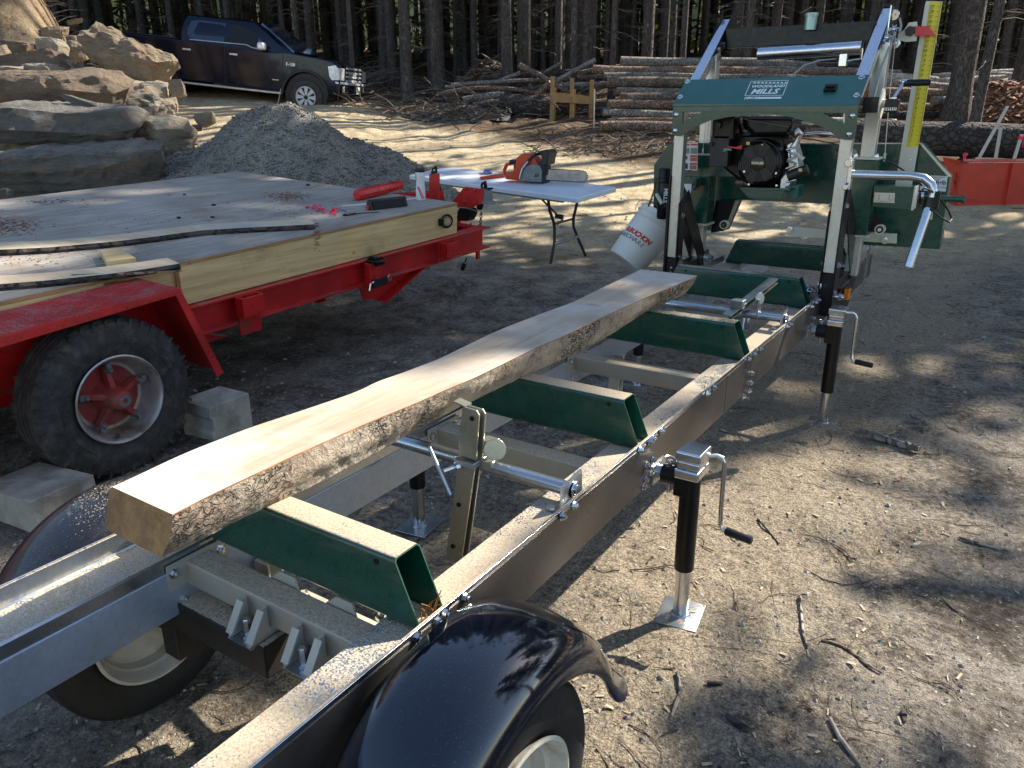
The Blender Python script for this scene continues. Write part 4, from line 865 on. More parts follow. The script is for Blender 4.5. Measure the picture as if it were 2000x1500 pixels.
def truck():
    th = R(7); fw = W(597, 190, D=18.0); head = (RH*math.cos(th)-FH*math.sin(th)).normalized()
    rt = 0.41; org = Vector((fw.x, fw.y, 0)); 
    side_n = Vector((head.y, -head.x, 0))                    # right side of the truck
    org = org-side_n*0.86; org.z = fw.z-rt
    t = thing('pickup_truck', 'glossy black crew cab pickup with silver spoke wheels parked behind the gravel pile', 'pickup truck', org)
    t.rotation_euler = (0, R(6.3), math.atan2(head.y, head.x))
    def K(nm, b, m_, par=None, bev=0, **k):
        for v in b.v:
            if v.x > .5: v.x = .5+(v.x-.5)*.68
        return mk(nm, b, m_, par or t, bev, world=False, **k)
    def arc(cx, r, a0, a1, n=12, cz=.43): return [(cx+r*math.cos(R(a0+(a1-a0)*i/n)), cz+r*math.sin(R(a0+(a1-a0)*i/n))) for i in range(n+1)]
    out = [(.62, .50), (.92, .56), (.95, .82), (.93, 1.05), (.86, 1.17), (.70, 1.235), (.3, 1.285), (-.45, 1.335), (-.9, 1.30), (-3.06, 1.36)]
    out += [(-3.12, 1.36), (-4.86, 1.38), (-4.90, 1.34), (-4.88, .62)]+arc(-3.68, .50, 170, 10)[0:0]
    bot = [(-4.3, .55)]+[(x, z) for x, z in arc(-3.68, .52, 168, 12)]+[(-3.1, .50), (-.56, .50)]+[(x, z) for x, z in arc(0, .52, 168, 12)]
    poly = out+bot
    b = MB(); b.prism([(x, -.99, z) for x, z in poly], (0, 1.98, 0)); K('body', b, M['truck'], None, .045)
    # cab
    secs = []
    for z, xf, xb, y in ((1.30, -.32, -3.09, .93), (1.55, -.66, -3.09, .88), (1.78, -1.0, -3.06, .80), (1.90, -1.22, -3.0, .72), (1.945, -1.5, -2.88, .60)):
        secs.append([Vector(p) for p in ((xf, -y*.86, z), (xf-.12, -y, z), (xb+.08, -y, z), (xb, -y*.9, z), (xb, y*.9, z), (xb+.08, y, z), (xf-.12, y, z), (xf, y*.86, z))])
    b = MB(); b.loft(secs); cab = K('cab', b, M['truck'], None, 0, sharp=28)
    def ys(z): return -(.93-.05*(z-1.30)/.25 if z < 1.55 else .88-.08*(z-1.55)/.23 if z < 1.78 else .80-.08*(z-1.78)/.12)-.008
    def pane(nm, pts, m_, par=None):
        b = MB(); b.prism([(x, ys(z), z) for x, z in pts], (0, -.006, 0)); return K(nm, b, m_, par)
    pane('rear_side_window', [(-1.98, 1.42), (-2.70, 1.40), (-2.86, 1.47), (-2.88, 1.62), (-2.80, 1.80), (-2.6, 1.83), (-1.98, 1.82)], M['glass'])
    pane('front_side_window', [(-1.93, 1.42), (-1.93, 1.82), (-1.62, 1.80), (-1.38, 1.72), (-1.20, 1.60), (-1.20, 1.38), (-1.34, 1.40)], mat('open_window_shade', (.002, .002, .003), .5))  # near-black sheet paints the shaded cab interior behind the open window
    pane('front_side_window', [(-1.17, 1.38), (-1.17, 1.58), (-1.0, 1.46), (-.86, 1.34), (-.95, 1.33)], M['glass'])
    b = MB(); b.prism([(-.38, -.80, 1.335), (-.38, .80, 1.335), (-1.20, .66, 1.875), (-1.20, -.66, 1.875)], (.035, 0, .035)); K('windscreen', b, M['glass'])
    b = MB(); b.tube([(-2.8, ys(1.39)-.012, 1.39), (-1.45, ys(1.39)-.012, 1.405), (-1.3, ys(1.36)-.012, 1.36), (-1.0, ys(1.31)-.012, 1.315)], .010, 6); K('chrome_strip', b, M['brightwork'])
    for x in (-.55, -1.93, -3.08):
        b = MB(); b.box((x, -.9915, .93), (.016, .004, .80)); K('door_seam', b, M['blackpl'])
    b = MB(); b.box((-1.8, -.992, .70), (2.7, .010, .035)); K('body_moulding', b, M['truck'], None, .004)
    for x in (-1.72, -2.85): b = MB(); b.box((x, -1.005, 1.17), (.20, .03, .045)); K('door_handle', b, M['brightwork'], None, .012)
    b = MB(); b.box((-1.0, -1.10, 1.40), (.16, .24, .17)); mr_ = K('side_mirror', b, M['brightwork'], None, .05); b = MB(); b.box((-1.0, -.98, 1.33), (.12, .14, .05)); K('mirror_arm', b, M['blackpl'], mr_, .01)
    txt('F-150', .095, M['brightwork'], t, root_matrix(t) @ Vector((-.36, -.998, 1.08)), root_matrix(t).to_3x3() @ Vector((1, 0, 0)), root_matrix(t).to_3x3() @ Vector((0, 0, 1)), 'badge', bold=.003)
    b = MB(); b.box((-.72, -.995, .72), (.15, .006, .022)); K('badge', b, M['chrome'])
    # wheel arches and wheels
    for x in (0, -3.68):
        b = MB(); a = arc(x, .52, 175, 5, 18); a2 = arc(x, .585, 178, 2, 18); b.prism([(px, -.975, pz) for px, pz in a]+[(px, -.975, pz) for px, pz in reversed(a2)], (0, -.05, 0)); K('fender_flare', b, M['blackpl'], None, .01)
        b = MB(); b.lathe([(.50, 0), (.50, 1.9)], (x, -.95, .43), (0, 1, 0), 24, cap=True); K('wheel_well', b, M['blackpl'])
        for sy in (-1, 1):
            w_ = thing('wheel', None, None, (x, sy*.86, rt)); w_.parent = t
            b = MB(); tyre(b, (0, 0, 0), (0, 1, 0), rt, .27, .235, 40); mk('tyre', b, M['rubber'], w_, world=False)
            b = MB(); f = sy; b.lathe([(.235, .06*f), (.24, .125*f), (.225, .13*f), (.205, .06*f), (.20, .0)], (0, 0, 0), (0, 1, 0), 36, cap=False); b.lathe([(.001, .10*f), (.045, .10*f), (.055, .07*f)], (0, 0, 0), (0, 1, 0), 20, cap=False)
            for k in range(8):
                a = 2*PI*k/8; d = Vector((math.cos(a), 0, math.sin(a))); tt = Vector((-math.sin(a), 0, math.cos(a))); f0 = Vector((0, .085*f, 0))
                b.prism([d*.04-tt*.018+f0, d*.215-tt*.048+f0, d*.215+tt*.048+f0, d*.04+tt*.018+f0], (0, .02*f, 0))
            mk('rim', b, M['chrome'] if 0 else M['white'], w_, world=False)
            b = MB(); b.lathe([(.001, .0), (.225, .0)], (0, .02*f, 0), (0, 1, 0), 30, cap=False); b.lathe([(.05, .10*f), (.045, .125*f), (.001, .13*f)], (0, 0, 0), (0, 1, 0), 16, cap=False); mk('rim_back', b, M['blackpl'], w_, world=False)
    b = MB(); b.box((-1.8, -1.02, .44), (2.5, .16, .05)); K('running_board', b, M['alu'], None, .015)
    b = MB(); b.box((-.62, -.9, .36), (.02, .24, .36), Matrix.Rotation(R(12), 3, 'Y')); K('mud_flap', b, M['steel'])
    # front end
    b = MB(); b.bb((.90, -.62, .82), (.985, .62, 1.16)); g = K('grille', b, M['blackpl'], None, .02)
    for z in (.84, .93, 1.02, 1.11): b = MB(); b.bb((.96, -.60, z), (1.01, .60, z+.045)); K('grille_bar', b, M['brightwork'], g, .01)
    b = MB(); b.prism([(.99, 0, .99)]+[(.99, .14*math.cos(2*PI*i/20), .985+.06*math.sin(2*PI*i/20)) for i in range(20)][1:], (.03, 0, 0)); K('grille_emblem', b, M['brightwork'], g)
    for s_ in (-1, 1):
        b = MB(); b.prism([(.54, s_*.988, 1.13), (.80, s_*.988, 1.17), (.93, s_*.988, 1.10), (.945, s_*.988, .86), (.68, s_*.988, .84), (.60, s_*.988, .92)], (0, s_*.024, 0)); K('headlight', b, M['lamp'], None, .008)
        b = MB(); b.prism([(.935, s_*.99, 1.12), (.935, s_*.64, 1.12), (.935, s_*.64, .86), (.935, s_*.99, .86)], (.03, 0, 0)); K('headlight', b, M['lamp'], None, .008)
        b = MB(); b.bb((.98, s_*.60, .60), (1.075, s_*.86, .74)); K('fog_lamp', b, M['chrome'], None, .015)
    b = MB(); secs = []
    for y, dx in ((-1.0, -.16), (-.85, -.02), (-.5, .04), (0, .06), (.5, .04), (.85, -.02), (1.0, -.16)): secs.append([Vector(p) for p in ((.90+dx, y, .55), (1.02+dx, y, .56), (1.04+dx, y, .80), (.88+dx, y, .81))])
    b.loft(secs); K('front_bumper', b, M['truck'], None, .02)
    b = MB(); secs = []
    for y, dx in ((-1.0, -.14), (-.85, 0), (-.5, .06), (0, .08), (.5, .06), (.85, 0), (1.0, -.14)): secs.append([Vector(p) for p in ((.94+dx, y, .77), (1.045+dx, y, .77), (1.045+dx, y, .82), (.94+dx, y, .83))])
    b.loft(secs); K('bumper_trim', b, M['brightwork'], None, .01)
    b = MB(); b.bb((1.10, -.05, .58), (1.115, .27, .74)); K('licence_plate', b, M['white']); b = MB(); b.bb((1.115, -.04, .60), (1.118, .26, .66)); K('plate_band', b, mat('plate_green', (.03, .2, .12)))
    for s_ in (-.4, .4): b = MB(); b.tube([(.95, s_, .5), (1.08, s_, .5), (1.10, s_, .45), (1.02, s_, .43)], .016, 6); K('tow_hook', b, M['blackpl'])
    # bed
    b = MB(); b.bb((-4.80, -.80, 1.372), (-3.16, .80, 1.392)); K('bed_cover', b, M['blackpl'])
    b = MB(); b.tube([(-4.8, -.93, 1.40), (-3.2, -.93, 1.385)], .02, 8); K('bed_rail', b, M['blackpl'])
    b = MB()
    for k in range(5): b.tube([(-3.5-.1*k, -.4+.1*k, 1.40), (-3.62-.05*k, -.3, 1.46+.02*(k % 3)), (-3.9, -.2+.1*k, 1.41)], .02, 6)
    K('cargo', b, M['deadtwig'])
    b = MB(); b.bb((-4.95, -.9, .55), (-4.86, .9, .78)); K('rear_bumper', b, M['chrome'], None, .02)
    b = MB(); b.bb((-4.91, -.98, .95), (-4.86, -.82, 1.30)); K('tail_light', b, M['redpl'], None, .01)
    b = MB(); b.tube([(-1.15, -.35, 1.35), (-1.35, -.36, 1.55)], .02, 6); b.torus((-1.38, -.36, 1.55), (-.8, 0, .5), .17, .014); K('steering_wheel', b, M['blackpl'])
truck()

# ------------------------------------------------------------------ folding table and what lies on it
TBO = Vector((-3.666, 5.839, .814)); TBX = Vector((math.cos(-.201), math.sin(-.201), -.034)).normalized(); TBY = Vector((-math.sin(-.201), math.cos(-.201), .098)); TBY = (TBY-TBX*TBX.dot(TBY)).normalized(); TBZ = TBX.cross(TBY)
def TP(u, v):
    d = AR*((u-1000)/FOC) - AU*((v-750)/FOC) + AF; o = TBO+TBZ*.002; return CAM+d*((o-CAM).dot(TBZ)/d.dot(TBZ))
def table():
    L, wd = 2.44, .60; ex = TBX; ctr = TBO-TBZ*.741
    t = thing('folding_table', 'white folding table with black steel legs carrying the chainsaw', 'table', ctr)
    t.rotation_euler = Matrix((TBX, TBY, TBZ)).transposed().to_euler()
    def K(nm, b, m_, par=None, bev=0): return mk(nm, b, m_, par or t, bev, world=False)
    L2 = L/2; W2 = wd/2
    def rr(z, x, y, r=.035):
        return [Vector((sx*(x-r)+r*math.cos(a), sy*(y-r)+r*math.sin(a), z)) for sx, sy, a0 in ((1, 1, 0), (-1, 1, 90), (-1, -1, 180), (1, -1, 270)) for a in (R(a0), R(a0+30), R(a0+60), R(a0+90))]
    b = MB(); b.loft([rr(.697, L2, W2), rr(.733, L2, W2), rr(.741, L2-.008, W2-.008)]); K('tabletop', b, M['whitetab'])
    for s_ in (1, -1):
        x = s_*(L2-.42)
        for y in (-1, 1):
            b = MB(); b.tube([(x, y*.22, .70), (x+.00*s_, y*.20, .56), (x+.0*s_, y*.14, .42), (x, y*.14, .34), (x+.02*s_, y*.17, .24), (x+.04*s_, y*.27, .02), (x+.04*s_, y*.28, .0)], .0145, 10); K('leg', b, M['blackpl'])
        b = MB(); b.box((x+.02, 0, .235), (.035, .36, .03)); K('cross_bar', b, M['grey'], None, .006)
        b = MB(); b.tube([(x, -.16, .42), (x, .16, .42)], .010, 8); K('cross_bar', b, M['blackpl'])
        b = MB(); b.tube([(x-.42*s_, 0, .69), (x-.02*s_, 0, .43), (x, -.1, .41)], .010, 8); b.box((x-.06*s_, 0, .46), (.09, .03, .04)); K('folding_brace', b, M['blackpl'])
        b = MB(); b.tube([(x, -.26, .69), (x, .26, .69)], .014, 8); K('hinge_bar', b, M['blackpl'])
    for y in (-.25, .25): b = MB(); b.box((0, y, .685), (L-.4, .03, .025)); K('side_rail', b, M['grey'])
table()
def chainsaw():
    p0 = TP(1060, 357); e = (TP(1150, 360)-p0); e.z = 0; e.normalize(); n = Vector((-e.y, e.x, 0))
    t = thing('chainsaw', 'orange and grey chainsaw with a long bar standing on the white table', 'chainsaw', (p0.x, p0.y, p0.z+.004), (0, 0, math.atan2(e.y, e.x)))
    t.scale = (1.08, 1.08, 1.08)
    def K(nm, b, m_, par=None, bev=0): return mk(nm, b, m_, par or t, bev, world=False)
    # local x forward (bar), y away from the viewer, z up ; side cover at y=-0.07
    def pr(pts, y0, y1): b = MB(); b.prism([(x, y0, z) for x, z in pts], (0, y1-y0, 0)); return b
    K('body', pr([(-.36, .02), (-.06, .005), (.0, .01), (.02, .09), (.0, .14), (-.05, .20), (-.10, .245), (-.20, .25), (-.245, .215), (-.26, .13), (-.30, .075), (-.36, .06)], -.055, .10), M['orangepl'], None, .012)
    K('side_cover', pr([(-.20, .012), (.02, .004), (.025, .10), (.005, .155), (-.06, .17), (-.13, .15), (-.185, .10), (-.21, .06)], -.085, -.05), M['grey'], None, .012)
    K('front_cover', pr([(-.03, .0), (.045, .0), (.05, .16), (.01, .19), (-.03, .17)], -.06, .08), M['blackpl'], None, .01)
    b = MB(); b.tube([(-.24, .02, .14), (-.30, .02, .165), (-.375, .02, .15), (-.40, .02, .10), (-.395, .02, .055), (-.33, .02, .03), (-.25, .02, .03)], .018, 10); K('rear_handle', b, M['orangepl'])
    b = MB(); b.tube([(-.23, .02, .17), (-.30, .02, .175), (-.34, .02, .168)], .024, 8); b.box((-.285, .02, .125), (.03, .02, .05)); K('trigger_grip', b, M['blackpl'])
    b = MB(); b.tube([(-.20, -.075, .03), (-.17, -.085, .12), (-.10, -.075, .21), (-.06, -.02, .25), (.0, .05, .255), (.02, .11, .22), (.0, .12, .08)], .0125, 10); K('front_handle', b, M['blackpl'])
    b = MB(); b.tube([(-.195, -.09, .03), (-.165, -.097, .12), (-.11, -.085, .19)], .009, 6); K('handle_strap', b, M['steel'])
    b = MB(); b.prism([(.02, -.08, .15), (.075, -.08, .16), (.095, -.08, .27), (.07, -.08, .29), (.0, -.08, .285), (-.005, -.08, .27), (.015, -.08, .26)], (0, .19, 0)); 
    K('hand_guard', b, M['blackpl'], None, .008)
    K('bar_mount', pr([(.0, .06), (.07, .07), (.075, .13), (.05, .17), (.0, .17)], -.045, .02), M['blackpl'], None, .006)
    n_ = 8; pts = [(.0, .03), (.38, .022)]+[(.40+.045*math.sin(PI*i/n_), .067-.045*math.cos(PI*i/n_)) for i in range(n_+1)]+[(.38, .112), (.0, .12)]
    K('guide_bar', pr(pts, -.040, -.034), M['steel'])
    b = MB(); lp_ = [(.0, .027), (.38, .017)]+[(.40+.05*math.sin(PI*i/n_), .067-.05*math.cos(PI*i/n_)) for i in range(1, n_)]+[(.38, .117), (.0, .125)]
    for (xa, za), (xb, zb) in zip(lp_, lp_[1:]):
        k = max(1, int(math.hypot(xb-xa, zb-za)/.016))
        for i in range(k):
            f = (i+.5)/k; b.box((xa+(xb-xa)*f, -.037, za+(zb-za)*f), (.012, .009, .008), Matrix.Rotation(-math.atan2(zb-za, xb-xa), 3, 'Y'))
    K('saw_chain', b, M['blackpl'])
    b = MB(); b.lathe([(.03, 0), (.03, .01), (.025, .014)], (-.15, .10, .12), (0, 1, 0), 16); K('starter_cover', b, M['orangepl'])
    b = MB(); b.prism([(-.02, -.0855, .055), (-.05, -.0855, .055), (-.03, -.0855, .085)], (0, -.001, 0)); b.box((-.01, -.086, .07), (.012, .002, .03)); K('decal', b, M['blackl'])
chainsaw()
p = TP(985, 345); q_ = TP(938, 350); r_ = TP(1035, 338)
b = MB(); d = (r_-q_).normalized(); n_ = Vector((-d.y, d.x, 0)); b.prism([q_-n_*.045, q_+n_*.03, q_+d*.35+n_*.055, r_+n_*.05, r_-n_*.055, q_+d*.3-n_*.06], (0, 0, .024)); tag(mk('bar_cover', b, M['orangepl'], None, .008), 'flat orange plastic bar cover lying beside the chainsaw', 'bar cover')
p = TP(953, 339); t = thing('tape_measure', 'round grey tape puck with a blue top on the white table', 'tape measure', p)
b = MB(); b.lathe([(.045, 0), (.05, .004), (.05, .02), (.044, .026)], p, (0, 0, 1), 24); b.box(p+Vector((-.06, -.03, .005)), (.06, .02, .01)); mk('case', b, M['grey'], t); b = MB(); b.lathe([(.042, .026), (.04, .038), (.001, .042)], p, (0, 0, 1), 24, cap=False); mk('blue_cap', b, M['bluepl'], t)
# ------------------------------------------------------------------ red flatbed trailer
P1, P2, P3 = W(353.5, 512, x=-2.55), W(892.5, 396, x=-2.55), W(475, 333, x=-4.95)
TY_ = (P2-P1).normalized(); TX_ = (P2-P3); TX_ = (TX_-TY_*TX_.dot(TY_)).normalized(); TZ_ = TX_.cross(TY_)
def TL(x, y, z): return P2+TX_*x+TY_*y+TZ_*z                     # trailer frame: origin at the far right deck corner
def deck_at(u, v, up=0.0):
    d = AR*((u-1000)/FOC) - AU*((v-750)/FOC) + AF; o = P2+TZ_*up; return CAM+d*((o-CAM).dot(TZ_)/d.dot(TZ_))
TM = Matrix((TX_, TY_, TZ_)).transposed()
def tbox(b, x0, x1, y0, y1, z0, z1, m=0): b.hexa([TL(x0, y0, z0), TL(x1, y0, z0), TL(x1, y1, z0), TL(x0, y1, z0), TL(x0, y0, z1), TL(x1, y0, z1), TL(x1, y1, z1), TL(x0, y1, z1)], m)
def trailer():
    t = thing('flatbed_trailer', 'red steel flatbed trailer with a plywood deck and lumber side boards', 'trailer', (P2.x-1.2, P2.y-3, 0))
    K = lambda nm, b, m_, par=None, bev=0, **k: mk(nm, b, m_, par or t, bev, **k)
    for i, (x0, x1, y0, y1) in enumerate(((-2.4, -1.2, -2.44, 0), (-1.197, 0, -2.44, 0), (-2.4, -1.2, -4.9, -2.443), (-1.197, 0, -4.9, -2.443))):
        b = MB(); tbox(b, x0, x1, y0, y1, -.018, 0); K('deck_sheet', b, M['deck'])
    b = MB(); tbox(b, .0005, .004, -2.2, 0, -.019, -.001); tbox(b, .0005, .004, -4.9, -2.21, -.019, -.001); tbox(b, -2.4, 0, .0005, .004, -.019, -.001); K('plywood_edge', b, M['osb'])
    b = MB(); tbox(b, -.038, 0, -2.26, 0, -.218, -.0185); K('side_board', b, M['lumber'], None, .003)
    b = MB(); tbox(b, -.038, .002, -4.9, -2.64, -.218, -.0185); K('side_board', b, M['lumber'], None, .003)
    b = MB(); tbox(b, -.06, -.045, -2.7, -2.2, -.21, -.02); K('side_board', b, M['lumber'])
    for x0, x1 in ((-2.4, -2.362),): b = MB(); tbox(b, x0, x1, -4.9, 0, -.218, -.0185); K('side_board', b, M['lumber'])
    b = MB(); tbox(b, -2.36, -.04, -.04, -.002, -.218, -.0185); K('end_board', b, M['lumber'])
    # long I beams
    for x in (-.01, -2.36):
        b = MB(); y0, y1 = -4.9, .36
        tbox(b, x-.05, x+.055, y0, y1, -.232, -.222); tbox(b, x-.004, x+.004, y0, y1-.03, -.372, -.232); tbox(b, x-.05, x+.055, y0, y1, -.382, -.372); K('frame_beam', b, M['red_dusty'] if x > -1 else M['red'], None, .0015)
    b = MB(); tbox(b, -2.36, -.062, .25, .34, -.234, -.224); tbox(b, -2.36, -.02, .315, .323, -.37, -.234); tbox(b, -2.36, -.062, .25, .34, -.38, -.370); K('end_beam', b, M['red'], None, .0015)
    for y in (-1.30, -2.35, -3.6): b = MB(); tbox(b, -2.3, -.02, y-.004, y+.004, -.42, -.384); tbox(b, -2.3, -.02, y-.05, y+.004, -.428, -.42); K('cross_beam', b, M['red'])
    # tongue: two converging beams and a coupler frame on top
    b = MB(); 
    def bar(p, q_, w_, h, m=0):
        p = Vector(p); q_ = Vector(q_); d = (q_-p).normalized(); s_ = d.cross(Vector((0, 0, 1))).normalized()*w_/2; z = Vector((0, 0, h))
        b.hexa([TL(*a) for a in (p-s_, p+s_, q_+s_, q_-s_, p-s_+z, p+s_+z, q_+s_+z, q_-s_+z)], m)
    bar((-.25, .28, -.37), (-.95, 1.55, -.37), .07, .13); bar((-2.1, .28, -.37), (-1.35, 1.55, -.37), .07, .13); K('tongue_beam', b, M['red'], None, .003)
    b = MB(); bar((-.30, .3, -.235), (-.42, .62, -.235), .06, .01); b.prism([TL(-.30, .32, -.37), TL(-.43, .64, -.37), TL(-.43, .64, -.16), TL(-.30, .34, -.235)], TX_*.008); K('gusset', b, M['red'])
    Y0 = .42
    def py(y, pts, th, nm, m_, bev=.002):
        yy = TL(0, y, 0).y; b = MB(); b.prism([W(u, v, y=yy) for u, v in pts], (0, th, 0)); return K(nm, b, m_, None, bev)
    py(.42, [(884, 392), (888, 388), (906.5, 364.5), (934, 368), (933, 398), (922, 407), (893, 404)], .012, 'coupler_plate', M['red'])
    for u, v in ((908, 368), (928, 371), (907, 394), (927, 398)): b = MB(); c = W(u, v, y=TL(0, .42, 0).y); b.lathe([(.014, .0), (.014, -.008), (.006, -.010)], c, (0, 1, 0), 6); K('bolt', b, M['red'])
    py(.40, [(934, 368), (936, 368), (935, 400), (933, 400)], .06, 'coupler_plate', M['red_dusty'])
    py(.95, [(838, 339), (848, 339.5), (848, 387), (838, 385)], .05, 'jack_post', M['red']); py(.90, [(848, 339), (857.5, 339), (857.5, 388), (848, 387)], .012, 'jack_post', M['red'])
    c = W(848, 337, y=TL(0, .93, 0).y)
    b = MB(); b.torus(c+Vector((0, 0, .02)), (0, 1, .2), .018, .006, 16, 6); b.torus(c+Vector((.02, 0, .035)), (1, .3, .2), .018, .006, 16, 6); b.box(c, (.05, .03, .03)); K('shackle', b, M['black'])
    b = MB(); c = W(948, 380, y=TL(0, .52, 0).y); b.lathe([(.02, .045), (.045, .04), (.055, .01), (.06, -.03), (.085, -.045), (.09, -.055)], c, (0.2, 0, 1), 20); K('ball_coupler', b, M['grey'])
    b = MB(); b.torus(c+Vector((-.012, 0, .065)), (0, 1, .1), .022, .010, 14, 6); b.torus(c+Vector((-.014, .02, .075)), (1, .4, 0), .02, .009, 14, 6); b.tube([c+Vector((.02, 0, .045)), c+Vector((.07, 0, .05))], .008, 6); K('coupler_latch', b, M['black'])
    py(.38, [(893, 414), (897, 406), (914, 408), (918, 412), (918, 420), (912, 432), (893, 431)], .10, 'black_box', M['black'], .004)
    c = W(937, 404, y=TL(0, .46, 0).y); b = MB(); b.lathe([(.018, -.02), (.026, -.01), (.028, .03), (.018, .045)], c, (.3, 0, 1), 12); K('plug', b, M['bluepl'] if 0 else M['black'])
    b = MB(); b.tube([W(895, 405, y=P2.y+.3), W(912, 406, y=P2.y+.35), W(930, 412, y=P2.y+.42), W(940, 408, y=P2.y+.46), W(941, 398, y=P2.y+.46)], .004, 6); K('cable', b, M['grey'])
    for i in range(5):
        c = W(940-.5*i, 417+5.5*i, y=TL(0, .45, 0).y); b = MB(); b.torus(c, (0, 1, 0) if i % 2 else (1, .3, 0), .011, .0035, 12, 5, sq=1); K('chain_link', b, M['black'])
    # things on the outer side of the beam
    for y0, y1, z0, z1, hol in ((-.27, -.13, -.338, -.235, 1), (-2.00, -1.86, -.33, -.225, 1)):
        b = MB(); 
        for (xa, xb, ya, yb) in ((.056, .114, y0, y0+.008), (.056, .114, y1-.008, y1), (.108, .116, y0, y1), (.054, .060, y0, y1)): tbox(b, xa, xb, ya, yb, z0, z1)
        tbox(b, .06, .11, y0+.01, y1-.01, z0+.01, z0+.02); K('stake_pocket', b, M['red'], None, .001)
    b = MB(); tbox(b, .056, .062, -.30, -.285, -.375, -.235); K('web_stiffener', b, M['red'])
    b = MB(); tbox(b, .056, .062, -1.99, -1.85, -.44, -.33); K('web_stiffener', b, M['red'])
    # triangular outrigger gusset under the beam
    b = MB(); b.prism([TL(-.04, -.42, -.383), TL(-.04, -1.00, -.383), TL(-.04, -.96, -.50), TL(-.04, -.83, -.53)], TX_*.01); K('gusset', b, M['red'])
    b = MB(); b.prism([TL(-.04, -.42, -.39), TL(.04, -.42, -.39), TL(.04, -.83, -.54), TL(-.04, -.83, -.54)], TZ_*.008); K('gusset', b, M['red'])
    b = MB(); tbox(b, .056, .10, -1.03, -.90, -.385, -.232); b.lathe([(.035, 0), (.035, .16)], TL(.078, -.955, -.39), TZ_, 18); K('binder_socket', b, M['red'], None, .004)
    c = TL(.085, -.95, -.222)
    b = MB(); b.torus(c, TZ_, .055, .009, 22, 7); b.box(c-TY_*.02+TZ_*.005, (.06, .05, .03), TM); b.box(c-TY_*.02+TZ_*.022, (.045, .03, .008), TM); b.box(c-TZ_*.02, (.075, .075, .02), TM); K('tie_down_ring', b, M['black'], None, .003)
    b = MB(); b.box(TL(.105, -.95, -.36), (.02, .13, .055), TM); K('strap_block', b, M['blackpl'], None, .004)
    b = MB(); b.tube([TL(.115, -1.02, -.345), TL(.12, -1.05, -.35), TL(.12, -1.06, -.39)], .007, 8); b.torus(TL(.12, -.87, -.345), TX_, .017, .002, 14, 5); K('hitch_pin', b, M['zinc'])
    c = TL(.016, -.185, -.105)                                  # D ring on the board
    b = MB(); b.torus(c+TY_*.03+TX_*.012, TX_*.9-TY_*.35, .043, .008, 24, 7); b.box(c-TY_*.02, (.02, .035, .05), TM); K('tie_down_ring', b, M['black'], None, .003)
    b = MB(); b.torus(c+TY_*.03+TX_*.016, TX_*.9-TY_*.35, .030, .005, 22, 6); K('tie_down_ring', b, M['steel'])
    b = MB(); b.box(W(905, 521, y=P2.y+.28), (.03, .02, .06), Matrix.Rotation(R(25), 3, 'Y')); b.tube([W(908, 512, y=P2.y+.28), W(912, 504, y=P2.y+.28)], .006, 6); K('padlock', b, M['black'], None, .005)
    b = MB(); b.box(W(933, 497, y=P2.y+.4), (.02, .03, .07)); K('bracket', b, M['red'])
    # fender of tread plate
    x0, x1 = -2.18, -2.51
    def F(u, v, x): return W(u, v, x=x)
    o = [Vector((x0, -1.0, .66)), F(0, 659, x0), F(350, 565, x0), F(435, 728, x0)]
    def inn(p): return Vector((x1, p.y+.01, p.z+.008))
    b = MB(); i_ = [inn(p) for p in o]
    for a, c_ in ((1, 2), (2, 3), (0, 1)): b.prism([o[a], o[c_], i_[c_], i_[a]], (0, .0, .005) if a != 2 else (0, .005, .003))
    nrm = [Vector((0, 0, -.035)), Vector((0, 0, -.035)), Vector((0, -.024, -.022)), Vector((0, -.034, -.010))]
    for a, c_ in ((0, 1), (1, 2), (2, 3)): b.prism([o[a], o[c_], o[c_]+nrm[c_], o[a]+nrm[a]], (.005, 0, 0))
    
    q = random.Random(1)
    def loz(p0, eu, ev, nn, lu, lv):
        nu, nv = int(lu/.026), int(lv/.026)
        for i in range(nu):
            for j in range(nv):
                c = p0+eu*(i+.5)*lu/nu+ev*(j+.5)*lv/nv; sg = 1 if (i+j) % 2 else -1
                d = (eu+ev*sg).normalized(); s_ = nn.cross(d); b.add([c-d*.011, c-s_*.0028, c+d*.011, c+s_*.0028, c+nn*.0018-d*.006, c+nn*.0018+d*.006], [(0, 1, 4), (1, 5, 4), (1, 2, 5), (2, 3, 5), (3, 4, 5), (3, 0, 4)])
    for a, c_ in ((0, 1), (1, 2), (2, 3)):
        eu = o[c_]-o[a]; lu = eu.length; eu.normalize(); ev = (i_[a]-o[a]); lv = ev.length; ev.normalize(); nn = eu.cross(ev).normalized(); nn = nn if nn.z > 0 or nn.y > 0.5 else -nn
        off = nn*.0052 if a != 2 else nn*.0040
        loz(o[a]+off, eu, ev, nn, lu, lv); loz(o[a]+nrm[a]*.9+Vector((.0052, 0, 0)), eu, -nrm[a].normalized(), Vector((1, 0, 0)), lu, .03)
    K('fender', b, M['red_dusty'], None, 0)
    b = MB(); b.prism([i_[0], i_[1], i_[2], i_[3], Vector((x1, .98, .50)), Vector((x1, .0, .55))], (-.006, 0, 0)); K('fender_back', b, M['red'])
    # axle, wheel
    b = MB(); b.tube([(-2.40, .73, .35), (-4.7, .80, .42)], .05, 14); b.hexa([TL(-.10, -3.6, -.46), TL(-.04, -3.6, -.46), TL(-.04, -2.0, -.46), TL(-.10, -2.0, -.46), TL(-.10, -3.4, -.39), TL(-.04, -3.4, -.39), TL(-.04, -2.2, -.39), TL(-.10, -2.2, -.39)]); K('axle', b, M['red'])
